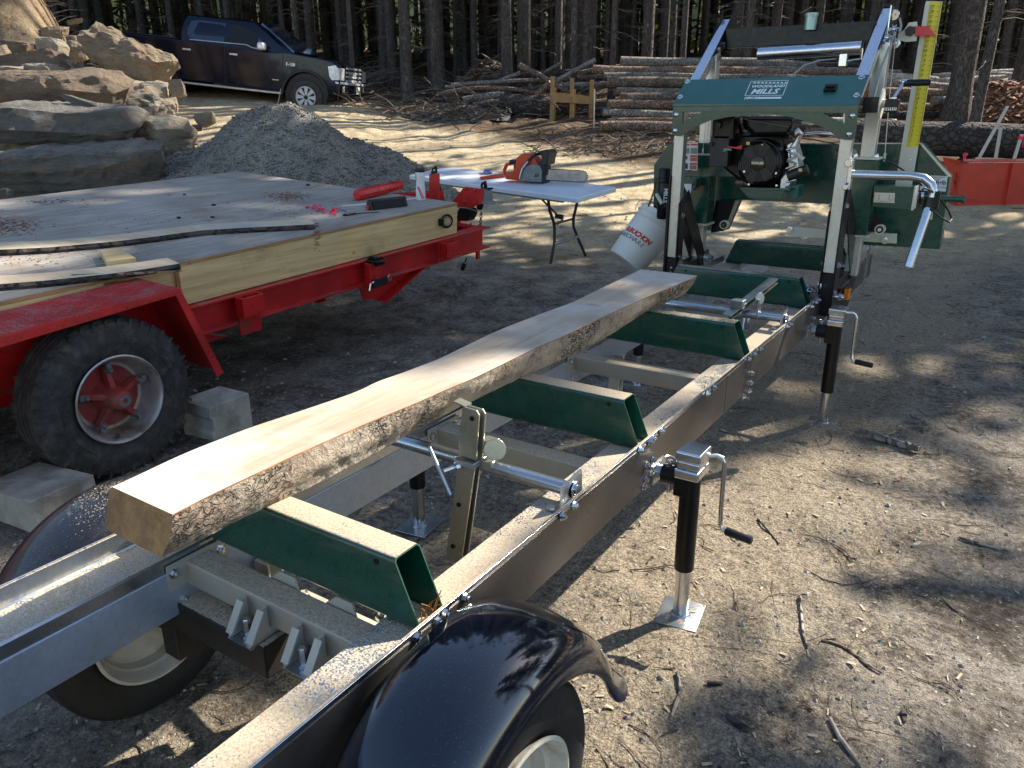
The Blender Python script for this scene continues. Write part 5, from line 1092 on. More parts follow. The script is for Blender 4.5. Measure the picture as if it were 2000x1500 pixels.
    for (cx, cy, cz, f) in ((-2.22, .73, .345, 1), (-4.95, .80, .42, -1)):
        wz = Vector((cx, cy, cz)); ax = Vector((1, 0, 0))*f; c0 = wz-ax*.105
        b = MB(); tyre(b, c0, ax, .352, .21, .19, 40, n=72); w_ = thing('wheel', None, None, wz-Vector(t.location)); w_.parent = t
        mk('tyre', b, M['rubber'], w_, 0, sharp=30)
        if f > 0:
            b = MB()                                             # raised sidewall lettering bands
            for a0, a1 in ((60, 95), (15, 50), (200, 235), (160, 190), (290, 330), (-25, 5)):
                pts = [wz+Vector((.002, .262*math.cos(R(a0+(a1-a0)*i/10)), .262*math.sin(R(a0+(a1-a0)*i/10)))) for i in range(11)]
                q0 = [wz+Vector((.0, r_*math.cos(R(a)), r_*math.sin(R(a)))) for r_, a in [(.278, a0+(a1-a0)*i/10) for i in range(11)]+[(.248, a1-(a1-a0)*i/10) for i in range(11)]]
                b.tube(q0, .0018, 4, closed=True)
            each('sidewall_moulding', b, M['rubber'], w_)
        b = MB(); b.lathe([(.192, -.008), (.196, .002), (.190, .006), (.183, .0), (.178, -.02), (.170, -.045), (.166, -.075), (.150, -.098), (.135, -.10)], wz, ax, 48, cap=False); mk('rim', b, M['rimgal'], w_)
        b = MB(); b.lathe([(.001, -.095), (.14, -.10)], wz, ax, 30, cap=False); b.lathe([(.075, -.097), (.055, -.07), (.046, -.02), (.044, .012), (.036, .026), (.030, .028)], wz, ax, 24)
        for k in range(5):
            a = 2*PI*k/5+.35; d = Vector((0, math.cos(a), math.sin(a))); tt = Vector((0, -math.sin(a), math.cos(a)))
            b.hexa([wz+d*.04-tt*.02-ax*.09, wz+d*.04+tt*.02-ax*.09, wz+d*.125+tt*.014-ax*.085, wz+d*.125-tt*.014-ax*.085, wz+d*.04-tt*.012-ax*.035, wz+d*.04+tt*.012-ax*.035, wz+d*.125+tt*.01-ax*.06, wz+d*.125-tt*.01-ax*.06])
            b.lathe([(.018, -.09), (.018, -.05)], wz+d*.128, ax, 10)
        h_ = mk('hub', b, M['redhub'], w_, .003)
        b = MB()
        for k in range(5): a = 2*PI*k/5+.35; d = Vector((0, math.cos(a), math.sin(a))); b.lathe([(.013, -.05), (.013, -.035), (.007, -.025)], wz+d*.128, ax, 6); b.box(wz+d*.146-ax*.045, (.02, .02, .025))
        b.lathe([(.027, .028), (.027, .030), (.012, .031), (.010, .024), (.001, .024)], wz, ax, 18, cap=False); each('wheel_nut', b, M['grey'], w_)
        b = MB(); b.tube([wz+Vector((-.03, -.03, -.165)), wz+Vector((.0, -.045, -.15))], .010, 8); mk('valve', b, M['blackpl'], w_)
M['rimgal'] = mat('silver_rim', (0.50, 0.48, 0.44), 0.42, 0.5, .1, 6, 60, .08, dirt=(.22, .15, .10), dirtamt=.35)
M['redhub'] = mat('dull_red_hub', (0.36, 0.035, 0.028), 0.55, 0, .2, 9, 60, .15, dirt=(.20, .10, .07), dirtamt=.35)
def treadmat():
    m, t, b = nodes('red_tread_plate'); b.inputs['Roughness'].default_value = .33; b.inputs['Coat Weight'].default_value = .35
    v = coords(t); n1 = nz(t, v, 5, 5); lk(t, ramp(t, n1, [(.3, (.34, .012, .014)), (.7, (.48, .020, .02))]), b.inputs['Base Color'])
    s = N(t, 'ShaderNodeSeparateXYZ'); lk(t, v, s.inputs[0]); y = mth(t, 'ADD', s.outputs[1], mth(t, 'MULTIPLY', s.outputs[2], .7)); x = s.outputs[0]
    def fam(sg, off):
        a = mth(t, 'ADD', mth(t, 'MULTIPLY', y, 34), off); c = mth(t, 'ADD', mth(t, 'MULTIPLY', x, 34*sg), off)
        p = mth(t, 'ADD', a, c); q_ = mth(t, 'SUBTRACT', a, c)
        l1 = mth(t, 'ABSOLUTE', mth(t, 'SUBTRACT', mth(t, 'FRACT', p), .5)); l2 = mth(t, 'ABSOLUTE', mth(t, 'SUBTRACT', mth(t, 'FRACT', mth(t, 'MULTIPLY', q_, .5)), .5))
        return mth(t, 'MULTIPLY', mr(t, l1, .12, .2, 1, 0), mr(t, l2, .3, .38, 1, 0))
    h = mth(t, 'MAXIMUM', fam(1, 0), fam(-1, .5)); bump(t, b, h, 1.0, .02); return m
M['treadplate'] = treadmat()
trailer()
# things on the deck
def plank(name, label, pts_top, w0, th, mt, seed, cat='board', group=None, edge='slabbark', wav=.006):
    """flitch with a sawn top: pts along its near edge on the deck, width away from the viewer"""
    b = MB(); secs = []; n = len(pts_top); q = random.Random(seed)
    P_ = [deck_at(u, v, th) for u, v in pts_top]; L = [0]
    for a, c in zip(P_, P_[1:]): L.append(L[-1]+(c-a).length)
    K_ = max(8, int(L[-1]/.06)); line = []
    for i in range(K_+1):
        d = L[-1]*i/K_; j = max(k for k in range(n) if L[k] <= d+1e-6); j = min(j, n-2); f = (d-L[j])/(L[j+1]-L[j]); line.append(P_[j].lerp(P_[j+1], f))
    for i, p in enumerate(line):
        t_ = (line[min(i+1, K_)]-line[max(0, i-1)]).normalized(); s_ = TZ_.cross(t_).normalized()
        if s_.dot(TY_*0+FH) < 0: s_ = -s_
        e1 = noise.noise(Vector((i*.25, seed, 0)))*wav*2; e2 = noise.noise(Vector((i*.3, seed+9, 0)))*wav*2; wv = w0*(1+.1*noise.noise(Vector((i*.1, seed, 4))))
        secs.append([p-s_*(e1+.004)-TZ_*th, p-s_*(e1+.012)-TZ_*th*.5, p-s_*e1, p+s_*(wv+e2), p+s_*(wv+e2+.01)-TZ_*th*.5, p+s_*(wv+e2)-TZ_*th])
    b.loft(secs); kk = len(b.f)
    nn = 6; 
    for i in range(K_):
        for j in range(nn): b.m[i*nn+j] = 0 if j in (2, 5) else 1
    o = mk(name, b, [M[mt], M['barkdark']], None, sharp=50); tag(o, label, cat, group); return o
plank('edging_slab', 'long thin sawn slab with dark bark edge lying across the trailer deck, ending near the pink ribbon', [(-40, 489), (100, 483), (240, 470), (400, 449), (615, 438)], .17, .030, 'board', 3, group='sawn offcuts on the deck')
plank('edging_slab', 'shorter thin sawn slab at the deck edge above the red fender', [(-60, 560), (100, 547), (230, 533), (351, 515)], .15, .028, 'board', 6, group='sawn offcuts on the deck')
b = MB(); b.tube([deck_at(140, 541, .02), deck_at(250, 535, .02), deck_at(355, 529, .004)], [.012, .007, .003], 5); tag(mk('bark_strip', b, M['barkred']), 'thin reddish bark strip hanging under the shorter sawn slab', 'bark strip')
b = MB(); c = deck_at(230, 505, 0); e = TX_*.7+TY_*.7; pts = [deck_at(207, 510, .035), deck_at(265, 503, .035), deck_at(232, 484, .035), deck_at(196, 489, .035)]
b.prism(pts, -TZ_*.035); tag(mk('wood_block', b, M['lumber'], None, .002), 'short cut piece of pale lumber lying between the two sawn slabs', 'wood block')
# red tube case (octagonal), black speaker, bottle
def case():
    r = .040; a, c = deck_at(697, 392, 0)+TZ_*r*.95, deck_at(778, 372, 0)+TZ_*r*.95; d = (c-a).normalized(); p = a; L = (c-a).length+.03
    t = thing('tool_case', 'red octagonal plastic tube case lying behind the black speaker on the deck', 'tool case', p)
    b = MB(); b.lathe([(r*.8, 0), (r, .012), (r, L*.56)], p, d, 8); mk('case_body', b, M['redpl'], t, .003, sharp=30)
    b = MB(); b.lathe([(r*.955, L*.56), (r*.955, L*.97), (r*.8, L)], p, d, 8); mk('case_lid', b, M['redpl'], t, .003, sharp=30)
case()
def speaker():
    a, c = deck_at(722, 410, 0), deck_at(790, 402, 0); d = (c-a).normalized(); s_ = TZ_.cross(d).normalized(); t = thing('portable_speaker', 'black triangular portable speaker lying in front of the red tube case', 'speaker', a); secs = []
    tri = [(-.032, .004), (-.028, 0), (.036, 0), (.042, .006), (.012, .062), (.006, .068), (-.004, .068), (-.010, .062)]
    for f, k in ((-.04, .78), (-.03, .95), (0, 1), (1, 1), (1.03, .95), (1.04, .78)):
        o_ = a+(c-a)*f+TZ_*.03; secs.append([o_+s_*x*k+TZ_*(z-.03)*k for x, z in tri])
    b = MB(); b.loft(secs); mk('grille_body', b, M['blackpl'], t, .003)
    b = MB(); b.prism([a+(c-a)*.04-s_*.033+TZ_*.008, a+(c-a)*.96-s_*.033+TZ_*.008, a+(c-a)*.96-s_*.0155+TZ_*.055, a+(c-a)*.04-s_*.0155+TZ_*.055], -s_*.0018+TZ_*.001); mk('panel', b, M['black'], t)
    b = MB(); b.box(a-d*.020+TZ_*.02-s_*.01, (.012, .02, .03), TM); mk('loop', b, M['orangepl'], t, .003)
speaker()
def bottle():
    p = deck_at(822, 391, 0); t = thing('water_bottle', 'white sports bottle with red stripes and black lid standing at the deck corner', 'bottle', p); z = TZ_.lerp(Vector((0, 0, 1)), .5)
    b = MB(); b.lathe([(.030, 0), (.034, .005), (.0345, .07), (.031, .10), (.031, .13), (.034, .16), (.033, .195), (.030, .20)], p, z, 28); mk('bottle_body', b, M['white'], t, sharp=60)
    b = MB(); b.lathe([(.034, .198), (.034, .218), (.026, .224), (.010, .226)], p, z, 24); mk('lid', b, M['blackpl'], t); b = MB(); b.lathe([(.012, .225), (.012, .245), (.006, .25)], p, z, 14); mk('spout', b, M['grey'], t)
    b = MB(); vd = (CAM-p); vd.z = 0; vd.normalize(); rt_ = Vector((-vd.y, vd.x, 0))
    for k, (z0, z1, a0, a1) in enumerate(((.01, .10, .25, -.75), (.015, .095, .55, -.45))):
        q0 = [];
        for i in range(9):
            f = i/8; a = a0+(a1-a0)*f; zz = z0+(z1-z0)*f; q0.append((a, zz))
        L1 = [p+z*zz+(vd*math.cos(a)+rt_*math.sin(a))*.0350 for a, zz in q0]; L2 = [p+z*zz+(vd*math.cos(a+.2)+rt_*math.sin(a+.2))*.0350 for a, zz in q0]
        b.add(L1+L2, [(i, i+1, 10+i, 9+i) for i in range(8)])
    b.add([p+z*zz+(vd*math.cos(a)+rt_*math.sin(a))*.0345 for a, zz in ((-1.2, .14), (-.9, .14), (-.9, .185), (-1.2, .185))], [(0, 1, 2, 3)]); mk('red_stripes', b, M['redpl'], t)
bottle()
b = MB(); q = random.Random(4); c = deck_at(628, 414, .006)
for i in range(16):
    f = i/15; p = deck_at(597+62*f, 404+15*f+q.uniform(-4, 4), .004); d = Vector((q.uniform(-1, 1), q.uniform(-1, 1), q.uniform(0, .6)))*.03; s_ = Vector((q.uniform(-1, 1), q.uniform(-1, 1), q.uniform(-.3, 1))).normalized()*.010
    m_ = p+d+TZ_*.012; b.add([p-s_, p+s_, m_+s_, m_-s_], [(0, 1, 2, 3)]); e = m_+TX_*.02-TZ_*.008; b.add([m_-s_, m_+s_, e+s_*.8, e-s_*.8], [(0, 1, 2, 3)])
tag(mk('marking_ribbon', b, M['pink'], smooth=False), 'crumpled pink marking ribbon lying on the deck left of the speaker', 'ribbon')
b = MB(); b.tube([deck_at(676, 420, .006), deck_at(694, 417, .006)], .007, 8); b.tube([deck_at(694, 417, .006), deck_at(741, 414, .006)], .0028, 6); b.box(deck_at(673, 420, .006), (.012, .02, .012), TM); tag(mk('screwdriver', b, M['blackpl']), 'black handled hex driver lying in front of the ribbon and speaker', 'screwdriver')
b = MB(); b.tube([deck_at(647, 404, .004), deck_at(673, 411, .004), deck_at(676, 415, .004)], .0028, 6); tag(mk('hex_key', b, M['steel']), 'bent steel hex key lying above the pink ribbon', 'hex key')
b = MB(); b.prism([deck_at(667, 403, .003), deck_at(668, 401, .003), deck_at(722, 396, .003), deck_at(722, 399, .003)], -TZ_*.0025); tag(mk('steel_file', b, M['white']), 'flat white strip running under the black speaker on its left', 'file')
b = MB(); b.prism([deck_at(786, 391, .003), deck_at(786, 388, .003), deck_at(816, 385, .003), deck_at(816, 388, .003)], -TZ_*.0025); tag(mk('steel_file', b, M['white']), 'white strip end sticking out right of the black speaker', 'file')
def litter():
    q = random.Random(12); vs, fs = [], []
    def chip(u, v, s_):
        c = deck_at(u, v, .002); a = q.random()*6.28; o = len(vs); x = (TX_*math.cos(a)+TY_*math.sin(a))*s_; y = (TY_*math.cos(a)-TX_*math.sin(a))*s_*q.uniform(.08, .6); z = TZ_*s_*.25
        for p in (c-x-y, c+x-y, c+x+y, c-x+y, c-x*.7-y*.7+z, c+x*.7-y*.7+z, c+x*.7+y*.7+z, c-x*.7+y*.7+z): vs.append(tuple(p))
        fs.extend([(4+o, 5+o, 6+o, 7+o), (o, 1+o, 5+o, 4+o), (1+o, 2+o, 6+o, 5+o), (2+o, 3+o, 7+o, 6+o), (3+o, o, 4+o, 7+o)])
    for (cu, cv, su, sv, n, s_) in ((562, 383, 22, 4, 500, .006), (95, 393, 45, 3, 130, .007), (15, 442, 32, 8, 360, .008), (60, 500, 50, 10, 90, .008), (180, 492, 60, 10, 60, .007), (590, 410, 50, 8, 80, .006), (250, 420, 200, 30, 120, .006), (620, 462, 3, 14, 60, .010)):
        for i in range(n):
            u, v = q.gauss(cu, su), q.gauss(cv, sv)
            if u < -20 or u > 860 or v < 345+max(0, (480-u))*.11: continue
            chip(u, v, s_*q.uniform(.3, 1.3)) if v < 480 else chip(u, v, s_*q.uniform(.3, 1))
    tag(fast('bark_litter', vs, fs, mat('rusty_bark_crumbs', (.20, .09, .045), .9, 0, .4, 40)), 'rusty bark crumbs and needles scattered on the plywood deck', 'bark crumbs', kind='stuff')
litter()
for i, (u, v, s_, lb) in enumerate(((601, 361, .022, 'dark bark chunk near the far edge of the deck'), (417, 400, .02, 'curled bark flake in the middle of the deck'), (349, 425, .02, 'grey bark chip left of the centre of the deck'), (415, 424, .018, 'dark bark chip just behind the long sawn slab'), (360, 380, .014, 'small dark bark bit near the back of the deck'))):
    rock('bark_chunk', lb, M['barkdark'], deck_at(u, v, s_*.3), (s_*1.4, s_, s_*.6), 300+i, group='bark chunks on the deck', sub=2, cuts=6, rough=.004); bpy.data.objects[S.collection.objects[-1].name]['category'] = 'bark chunk'
# concrete blocks
def cblock(label, c, a, size=(.39, .19, .19), hollow=True, tilt=0):
    t = MB(); rm = Matrix.Rotation(a, 3, 'Z') @ Matrix.Rotation(tilt, 3, 'X'); lx, ly, lz = [s_/2 for s_ in size]
    prof = [(-ly, -lz), (-ly, -lz*.45), (-ly+.012, -lz*.3), (-ly+.012, lz*.25), (-ly, lz*.4), (-ly, lz), (ly, lz), (ly, -lz)] if hollow else [(-ly, -lz), (-ly, lz), (ly, lz), (ly, -lz)]
    c = Vector(c)+Vector((0, 0, lz)); t.prism([c+rm @ Vector((-lx, y, z)) for y, z in prof], rm @ Vector((2*lx, 0, 0)))
    tag(mk('concrete_block', t, M['concrete'], None, .006), label, 'concrete block', 'concrete blocks chocking the red trailer')
cblock('concrete block wedged behind the red trailer wheel, right of the tyre', (-2.30, 1.23, -.005), R(2), (.22, .24, .19)); 
cblock('concrete block chocking the front of the red trailer wheel, at the left edge', (-2.22, .33, -.06), R(96), (.26, .36, .19), False, R(-3))
cblock('grey concrete block standing under the far end of the red trailer', (-3.68, 4.80, 0), R(38), (.25, .22, .30), False)
# ------------------------------------------------------------------ sawmill bed on its trailer axle
XM = -0.316
def sawbed():
    t = thing('sawmill_bed', 'long galvanised steel sawmill bed with green log bunks on trailer wheels and crank jacks', 'sawmill bed', (XM, 1.5, 0))
    K = lambda nm, b, m_, par=None, bev=0, **k: mk(nm, b, m_, par or t, bev, **k)
    Y0, Y1 = -2.6, 4.55
    for s_ in (1, -1):
        X = lambda x: XM+s_*(x-XM)
        def sec(pts): return [[Vector((X(x), y, z)) for x, z in pts] for y in (Y0, Y1)]
        b = MB(); b.loft(sec([(.079, .608), (.074, .608), (.074, .567), (.070, .5635), (-.036, .5635), (-.041, .559), (-.041, .527), (-.037, .527), (-.037, .556), (-.034, .5595), (.074, .5595), (.079, .563)]))
        K('rail_angle', b, M['galv_dusty'], None, 0, sharp=25)
        b = MB(); b.loft(sec([(-.0425, .530), (-.046, .528), (-.056, .425), (-.050, .420), (-.047, .424), (-.038, .526)])); K('stiffener_plate', b, M['galv_pl'], None, 0, sharp=25)
        b = MB(); b.bb((X(.080), Y0, .599), (X(.0835), Y1, .611)); K('rail_edge', b, M['zinc'], None, .001)
        for ya, yb in ((Y0, 1.672), (1.678, Y1)):
            b = MB(); b.bb((X(.080), ya, .455), (X(.085), yb, .5985)); K('side_plate', b, M['galv_dark'])
    # green bunks
    for i in range(5):
        y = .987*i; b = MB(); d = .074; mt = 'green_dusty' if i < 2 else ('green_dust2' if i < 4 else 'green')
        tp = lambda x, z, yy: Vector((x, yy, z))
        o = [(-.632, .711), (.0, .711), (.060, .566), (-.692, .566)]; q = [(-.632+.002, .708), (.0-.001, .708), (.0585, .569), (-.689, .569)]
        # square tube with open slanted ends: outer and inner skins
        def ring(sx, ins, r):
            pts = []
            for cy, cz, a0 in ((y+d-ins-r, .711-ins-r, 0), (y+ins+r, .711-ins-r, 90), (y+ins+r, .566+ins+r, 180), (y+d-ins-r, .566+ins+r, 270)):
                for k in range(5): a = R(a0+22.5*k); yy, zz = cy+r*math.cos(a), cz+r*math.sin(a); e = (.711-zz)/.145*.060; pts.append(Vector((e if sx > 0 else -.632-e, yy, zz)))
            return pts
        A1, A2, B1, B2 = ring(1, 0, .011), ring(-1, 0, .011), ring(1, .003, .008), ring(-1, .003, .008); n_ = 20; fs = []
        for k in range(n_):
            l = (k+1) % n_; fs += [(k, l, n_+l, n_+k), (2*n_+l, 2*n_+k, 3*n_+k, 3*n_+l), (l, k, 2*n_+k, 2*n_+l), (n_+k, n_+l, 3*n_+l, 3*n_+k)]
        b.add(A1+A2+B1+B2, fs)
        bk = K('log_bunk', b, M[mt], None, 0, sharp=40)
        b = MB(); b.lathe([(.0065, 0), (.0065, -.0012)], (-.045, y-.0002, .690), (0, 1, 0), 12); b.lathe([(.0065, 0), (.0065, -.0012)], (-.58, y-.0002, .690), (0, 1, 0), 12); each('bolt_hole', b, M['black'], bk)
    # tan cross members, their end plates and bolts
    for j, y in enumerate((-.067, .85, 1.75, 2.86)):
        b = MB(); b.bb((-.592, y, .478), (-.045, y+.066, .540)); cm = K('cross_member', b, M['tan'], None, .005)
        for s_ in (1, -1):
            x = XM+s_*(-.045-XM)-s_*.0
            b = MB(); b.prism([Vector((x, y-.045, .548)), Vector((x, y+.115, .548)), Vector((x, y+.105, .455)), Vector((x, y-.02, .43)), Vector((x, y-.05, .45))], (-s_*.005, 0, 0)); K('end_plate', b, M['tan_plain'], cm)
            b = MB()
            for yy, zz in ((y-.03, .525), (y-.018, .452), (y+.09, .525), (y+.088, .468)): b.lathe([(.014, 0), (.014, .002), (.009, .002), (.009, .010), (.005, .011), (.005, .016)], (x-s_*.005, yy, zz), (-s_, 0, 0), 6)
            each('bolt', b, M['zinc'], cm)
    for x in (-.34, -.17):                                       # axle brackets
        for dx in (-.032, .032):
            b = MB(); b.prism([Vector((x+dx, -.070, .530)), Vector((x+dx, -.085, .530)), Vector((x+dx, -.122, .475)), Vector((x+dx, -.122, .458)), Vector((x+dx, -.02, .458)), Vector((x+dx, -.02, .478)), Vector((x+dx, -.069, .478))], (.006, 0, 0)); br = K('axle_bracket', b, M['tan_plain'], None, .001)
            b = MB(); b.prism([Vector((x+dx, -.086, .531)), Vector((x+dx, -.124, .472)), Vector((x+dx+.02, -.124, .472)), Vector((x+dx+.02, -.086, .531))], (0, -.004, .003)); K('bent_edge', b, M['tan_plain'], br)
        b = MB(); b.prism([Vector((x-.032, .001, .535)), Vector((x+.0, .001, .562)), Vector((x+.045, .001, .562)), Vector((x+.055, .001, .52)), Vector((x+.055, .001, .46)), Vector((x-.032, .001, .46))], (0, .006, 0)); b.bb((x-.032, .0, .458), (x+.055, .08, .464)); K('axle_bracket', b, M['tan_plain'], None, .001)
        b = MB(); b.bb((x-.035, -.124, .4555), (x+.040, .08, .4575)); K('bracket_base', b, M['galv'])
        b = MB(); b.lathe([(.015, 0), (.015, .008), (.009, .010), (.009, .042), (.007, .045)], (x, -.098, .458), (0, 0, 1), 6); K('bolt', b, M['zinc'])
        b = MB(); b.lathe([(.015, 0), (.015, .008), (.009, .010), (.009, .032)], (x+.07, .06, .50) if x > -.2 else (x+.01, .05, .464), (0, 0, 1), 6); K('bolt', b, M['zinc'])
    b = MB(); b.bb((-.93, -.105, .372), (-.285, -.025, .4545)); K('axle_beam', b, M['black_dusty'], None, .006)
    b = MB(); b.bb((-.02, -.105, .372), (.16, -.025, .4545)); K('axle_beam', b, M['black_dusty'], None, .006)
    b = MB(); b.tube([(-.9, -.03, .27), (-.66, -.03, .31)], .03, 12); b.bb((-.70, -.09, .25), (-.64, .03, .36)); b.bb((.16, -.07, .26), (.22, .01, .34)); each('spindle', b, M['black_dusty'], t, .006)
    # wheels and fenders
    for s_ in (1, -1):
        cx = XM+s_*(.245-XM); cy, cz = -.035, .268; ax = Vector((s_, 0, 0)); w_ = thing('wheel', None, None, (cx-XM, cy-1.5, cz)); w_.parent = t; c = Vector((cx, cy, cz))
        b = MB(); tyre(b, c, ax, .268, .125, .160, 0, n=72); mk('tyre', b, M['rubber_clean'], w_, sharp=30)
        b = MB(); b.lathe([(.165, .060), (.168, .066), (.160, .068), (.152, .058), (.148, .035), (.135, .030), (.132, .0), (.110, -.004), (.08, .012), (.045, .016), (.040, .012)], c, ax, 56, cap=False)
        b.lathe([(.165, -.060), (.168, -.066), (.160, -.068), (.152, -.058), (.148, -.035), (.140, -.030), (.136, .0), (.110, -.008), (.08, .008), (.045, .012)], c, ax, 56, cap=False); mk('rim', b, M['rim'], w_, sharp=50)
        b = MB(); b.lathe([(.042, -.02), (.042, .045), (.036, .055), (.001, .058)], c, ax, 24); mk('hub', b, M['black'], w_)
        b = MB()
        for k in range(5): a = 2*PI*k/5; b.lathe([(.011, 0), (.011, .016), (.006, .020)], c+Vector((s_*.012, .066*math.cos(a), .066*math.sin(a))), ax, 6)
        each('lug_nut', b, M['zinc'], w_)
        prof = [(.108, .325), (.112, .352), (.125, .366), (.16, .374), (.22, .378), (.28, .372), (.315, .358), (.335, .335), (.344, .312), (.346, .296), (.341, .296), (.338, .312), (.328, .332), (.31, .350), (.28, .364), (.22, .370), (.16, .366), (.128, .358), (.118, .345), (.113, .325)]
        secs = []; n = 44
        for i in range(n+1):
            a = R(166-(166-2)*i/n); fl = max(0, (i/n-.86)/.14); fl2 = fl*fl
            secs.append([Vector((XM+s_*(x-XM), cy-.0+(r_+.0)*math.cos(a)+fl2*.05, cz+(r_)*math.sin(a)*1.0+fl2*.035)) for x, r_ in prof])
        b = MB(); b.loft(secs); K('fender', b, M['fenderp'] if s_ > 0 else M['fenderd'], None, 0, sharp=60)
        b = MB(); b.bb((XM+s_*(.085-XM), cy-.03, .46), (XM+s_*(.125-XM), cy+.03, .52)); b.tube([(XM+s_*(.10-XM), cy, .50), (XM+s_*(.115-XM), cy, .60)], .012, 8); K('fender_bracket', b, M['black'])
    # bolts in the near plate, each where the photo shows one
    bm_ = MB(); bm_.lathe([(.0125, 0), (.0125, .0015), (.0085, .0015), (.0085, .008), (.0045, .009), (.0045, .013)], (0, 0, 0), (1, 0, 0), 6)
    first = None
    for u, v in ((814, 1244), (854, 1213), (869, 1197), (866, 1271), (908, 1166), (1097, 1008), (1121, 986), (1250, 877), (1268, 862), (1275, 855), (1262, 907), (1274, 898), (1261, 935), (1271, 924), (1256, 950), (1291, 841), (1381, 768), (1394, 757), (1462, 701), (1473, 692), (1485, 681), (1468, 729), (1466, 748), (1463, 763), (1452, 774), (1537, 638), (1544, 633), (1585, 599), (1593, 591), (1599, 586), (1589, 621), (1587, 636), (1584, 650)):
        p = W(u, v, x=.086)
        if first is None: first = mk('bolt', bm_, M['zinc'], t, 0, world=False, sharp=30); o = first
        else: o = first.copy(); S.collection.objects.link(o)
        o.parent = t; o.location = p-Vector((XM, 1.5, 0)); o.rotation_euler = (rnd.random(), 0, 0)
    # vertical channels under the left rail
    for y in (.10, 2.05):
        b = MB(); x = -.565; secs = [[Vector((x+a, y+c, z)) for a, c in ((0, 0), (.05, 0), (.05, .006), (.006, .006), (.006, .04), (.05, .04), (.05, .046), (0, .046))] for z in (.10 if y > 1 else .24, .46)]; b.loft(secs); K('hanging_channel', b, M['post'], None, .001)
        b = MB(); b.prism([Vector((-.60, y-.02, .52)), Vector((-.60, y+.30, .50)), Vector((-.60, y+.24, .38)), Vector((-.60, y, .36))], (-.005, 0, 0)); K('jack_plate', b, M['zinc'])
    # jacks
    def jack(x, y, s_, zt, crank):
        b = MB(); b.lathe([(.030, .17), (.030, zt-.07)], (x, y, 0), (0, 0, 1), 24); j = K('jack_tube', b, M['black'], None, .002)
        b = MB(); b.lathe([(.023, .004), (.023, .18)], (x, y, 0), (0, 0, 1), 20); K('drop_leg', b, M['zinc'], j)
        b = MB(); b.box((x, y, .004), (.13, .15, .005), Matrix.Rotation(R(8), 3, 'Z')); b.lathe([(.032, .005), (.026, .012)], (x, y, 0), (0, 0, 1), 18); K('foot_plate', b, M['galv'], j, .001)
        b = MB(); b.bb((x-.036, y-.048, zt-.030), (x+.040, y+.048, zt)); b.bb((x-.032, y-.044, zt-.055), (x+.036, y+.044, zt-.030)); b.bb((x-.036, y-.05, zt-.085), (x+.038, y+.05, zt-.055)); K('gear_box', b, M['chrome2'], j, .006)
        if crank:
            cy = y+.05; b = MB(); b.tube([(x+.03, cy-.02, zt-.030), (x+.055, cy+.0, zt-.030), (x+.070, cy+.005, zt-.036), (x+.078, cy+.008, zt-.055), (x+.080, cy+.008, zt-.20), (x+.082, cy+.008, zt-.255), (x+.092, cy+.006, zt-.270), (x+.115, cy+.006, zt-.272)], .007, 10); K('crank_arm', b, M['zinc'], j)
            b = MB(); b.lathe([(.011, 0), (.0135, .004), (.0125, .075), (.0135, .08), (.009, .083)], (x+.10, cy+.006, zt-.270), (1, -.08, -.06), 12); K('crank_grip', b, M['blackpl'], j)
        xi = x-s_*.105; zc = .475 if crank else .46
        b = MB(); b.tube([(xi, y, zc), (x-s_*.045, y, zc)], .023, 18); K('pivot_tube', b, M['galv'], j)
        b = MB(); b.lathe([(.033, 0), (.033, .05)], (x-s_*.085, y, zc), (s_, 0, 0), 20); b.bb((x-.040, y-.034, zc-.05), (x-.0, y+.034, zc+.05)) if s_ > 0 else None; K('pivot_collar', b, M['black'], j, .003)
        b = MB(); b.torus((x-s_*.066, y, zc+.047), (.3, 0, 1), .018, .002, 20, 5); b.tube([(x-s_*.066, y, zc+.045), (x-s_*.066, y, zc-.06)], .006, 8); K('pull_pin', b, M['zinc'], j)
        b = MB(); b.box((XM+s_*(.085-XM)+s_*.003, y, zc-.0), (.006, .09, .06)); K('pivot_flange', b, M['galv'], j)
    jack(.190, 1.070, 1, .575, True); jack(.205, 2.93, 1, .60, True); jack(-.855, 1.05, -1, .575, False); jack(-.845, 3.0, -1, .60, False)
    # amber marker lamp
    p = W(1655, 574, x=.158); b = MB(); b.bb((.142, p.y-.028, p.z-.030), (.172, p.y+.028, p.z+.030)); K('marker_lamp', b, M['amber'], None, .006)
    b = MB(); b.bb((.085, p.y-.018, p.z+.0), (.1415, p.y+.018, p.z+.018)); K('lamp_bracket', b, M['black'])
    # end of the far rail: stop tab and winged nut
    b = MB(); b.prism([Vector((.086, 4.30, .40)), Vector((.086, 4.38, .40)), Vector((.086, 4.38, .72)), Vector((.086, 4.30, .66))], (.006, 0, 0)); st = K('end_stop', b, M['galv'])
    b = MB(); p = Vector((.12, 4.34, .70)); b.tube([p+Vector((-.045, 0, 0)), p+Vector((-.02, 0, .018)), p+Vector((.02, 0, .018)), p+Vector((.05, 0, -.01))], .008, 6); b.lathe([(.012, -.02), (.012, .015)], p, (0, 0, 1), 8); K('wing_nut', b, M['zinc'], st)
    b = MB(); b.box((-.02, 3.2, .59), (.08, .10, .045)); 
    for k in range(5): b.torus((-.05+.02*k, 3.16+.015*(k % 3), .62), (rnd.uniform(-1, 1), rnd.uniform(-1, 1), 1), .025, .003, 14, 5)
    each('log_stop_hardware', b, M['chrome2'], t)
M['chrome2'] = galv('bright_zinc', (0.78, 0.80, 0.82), .16, metal=1.0)
sawbed()
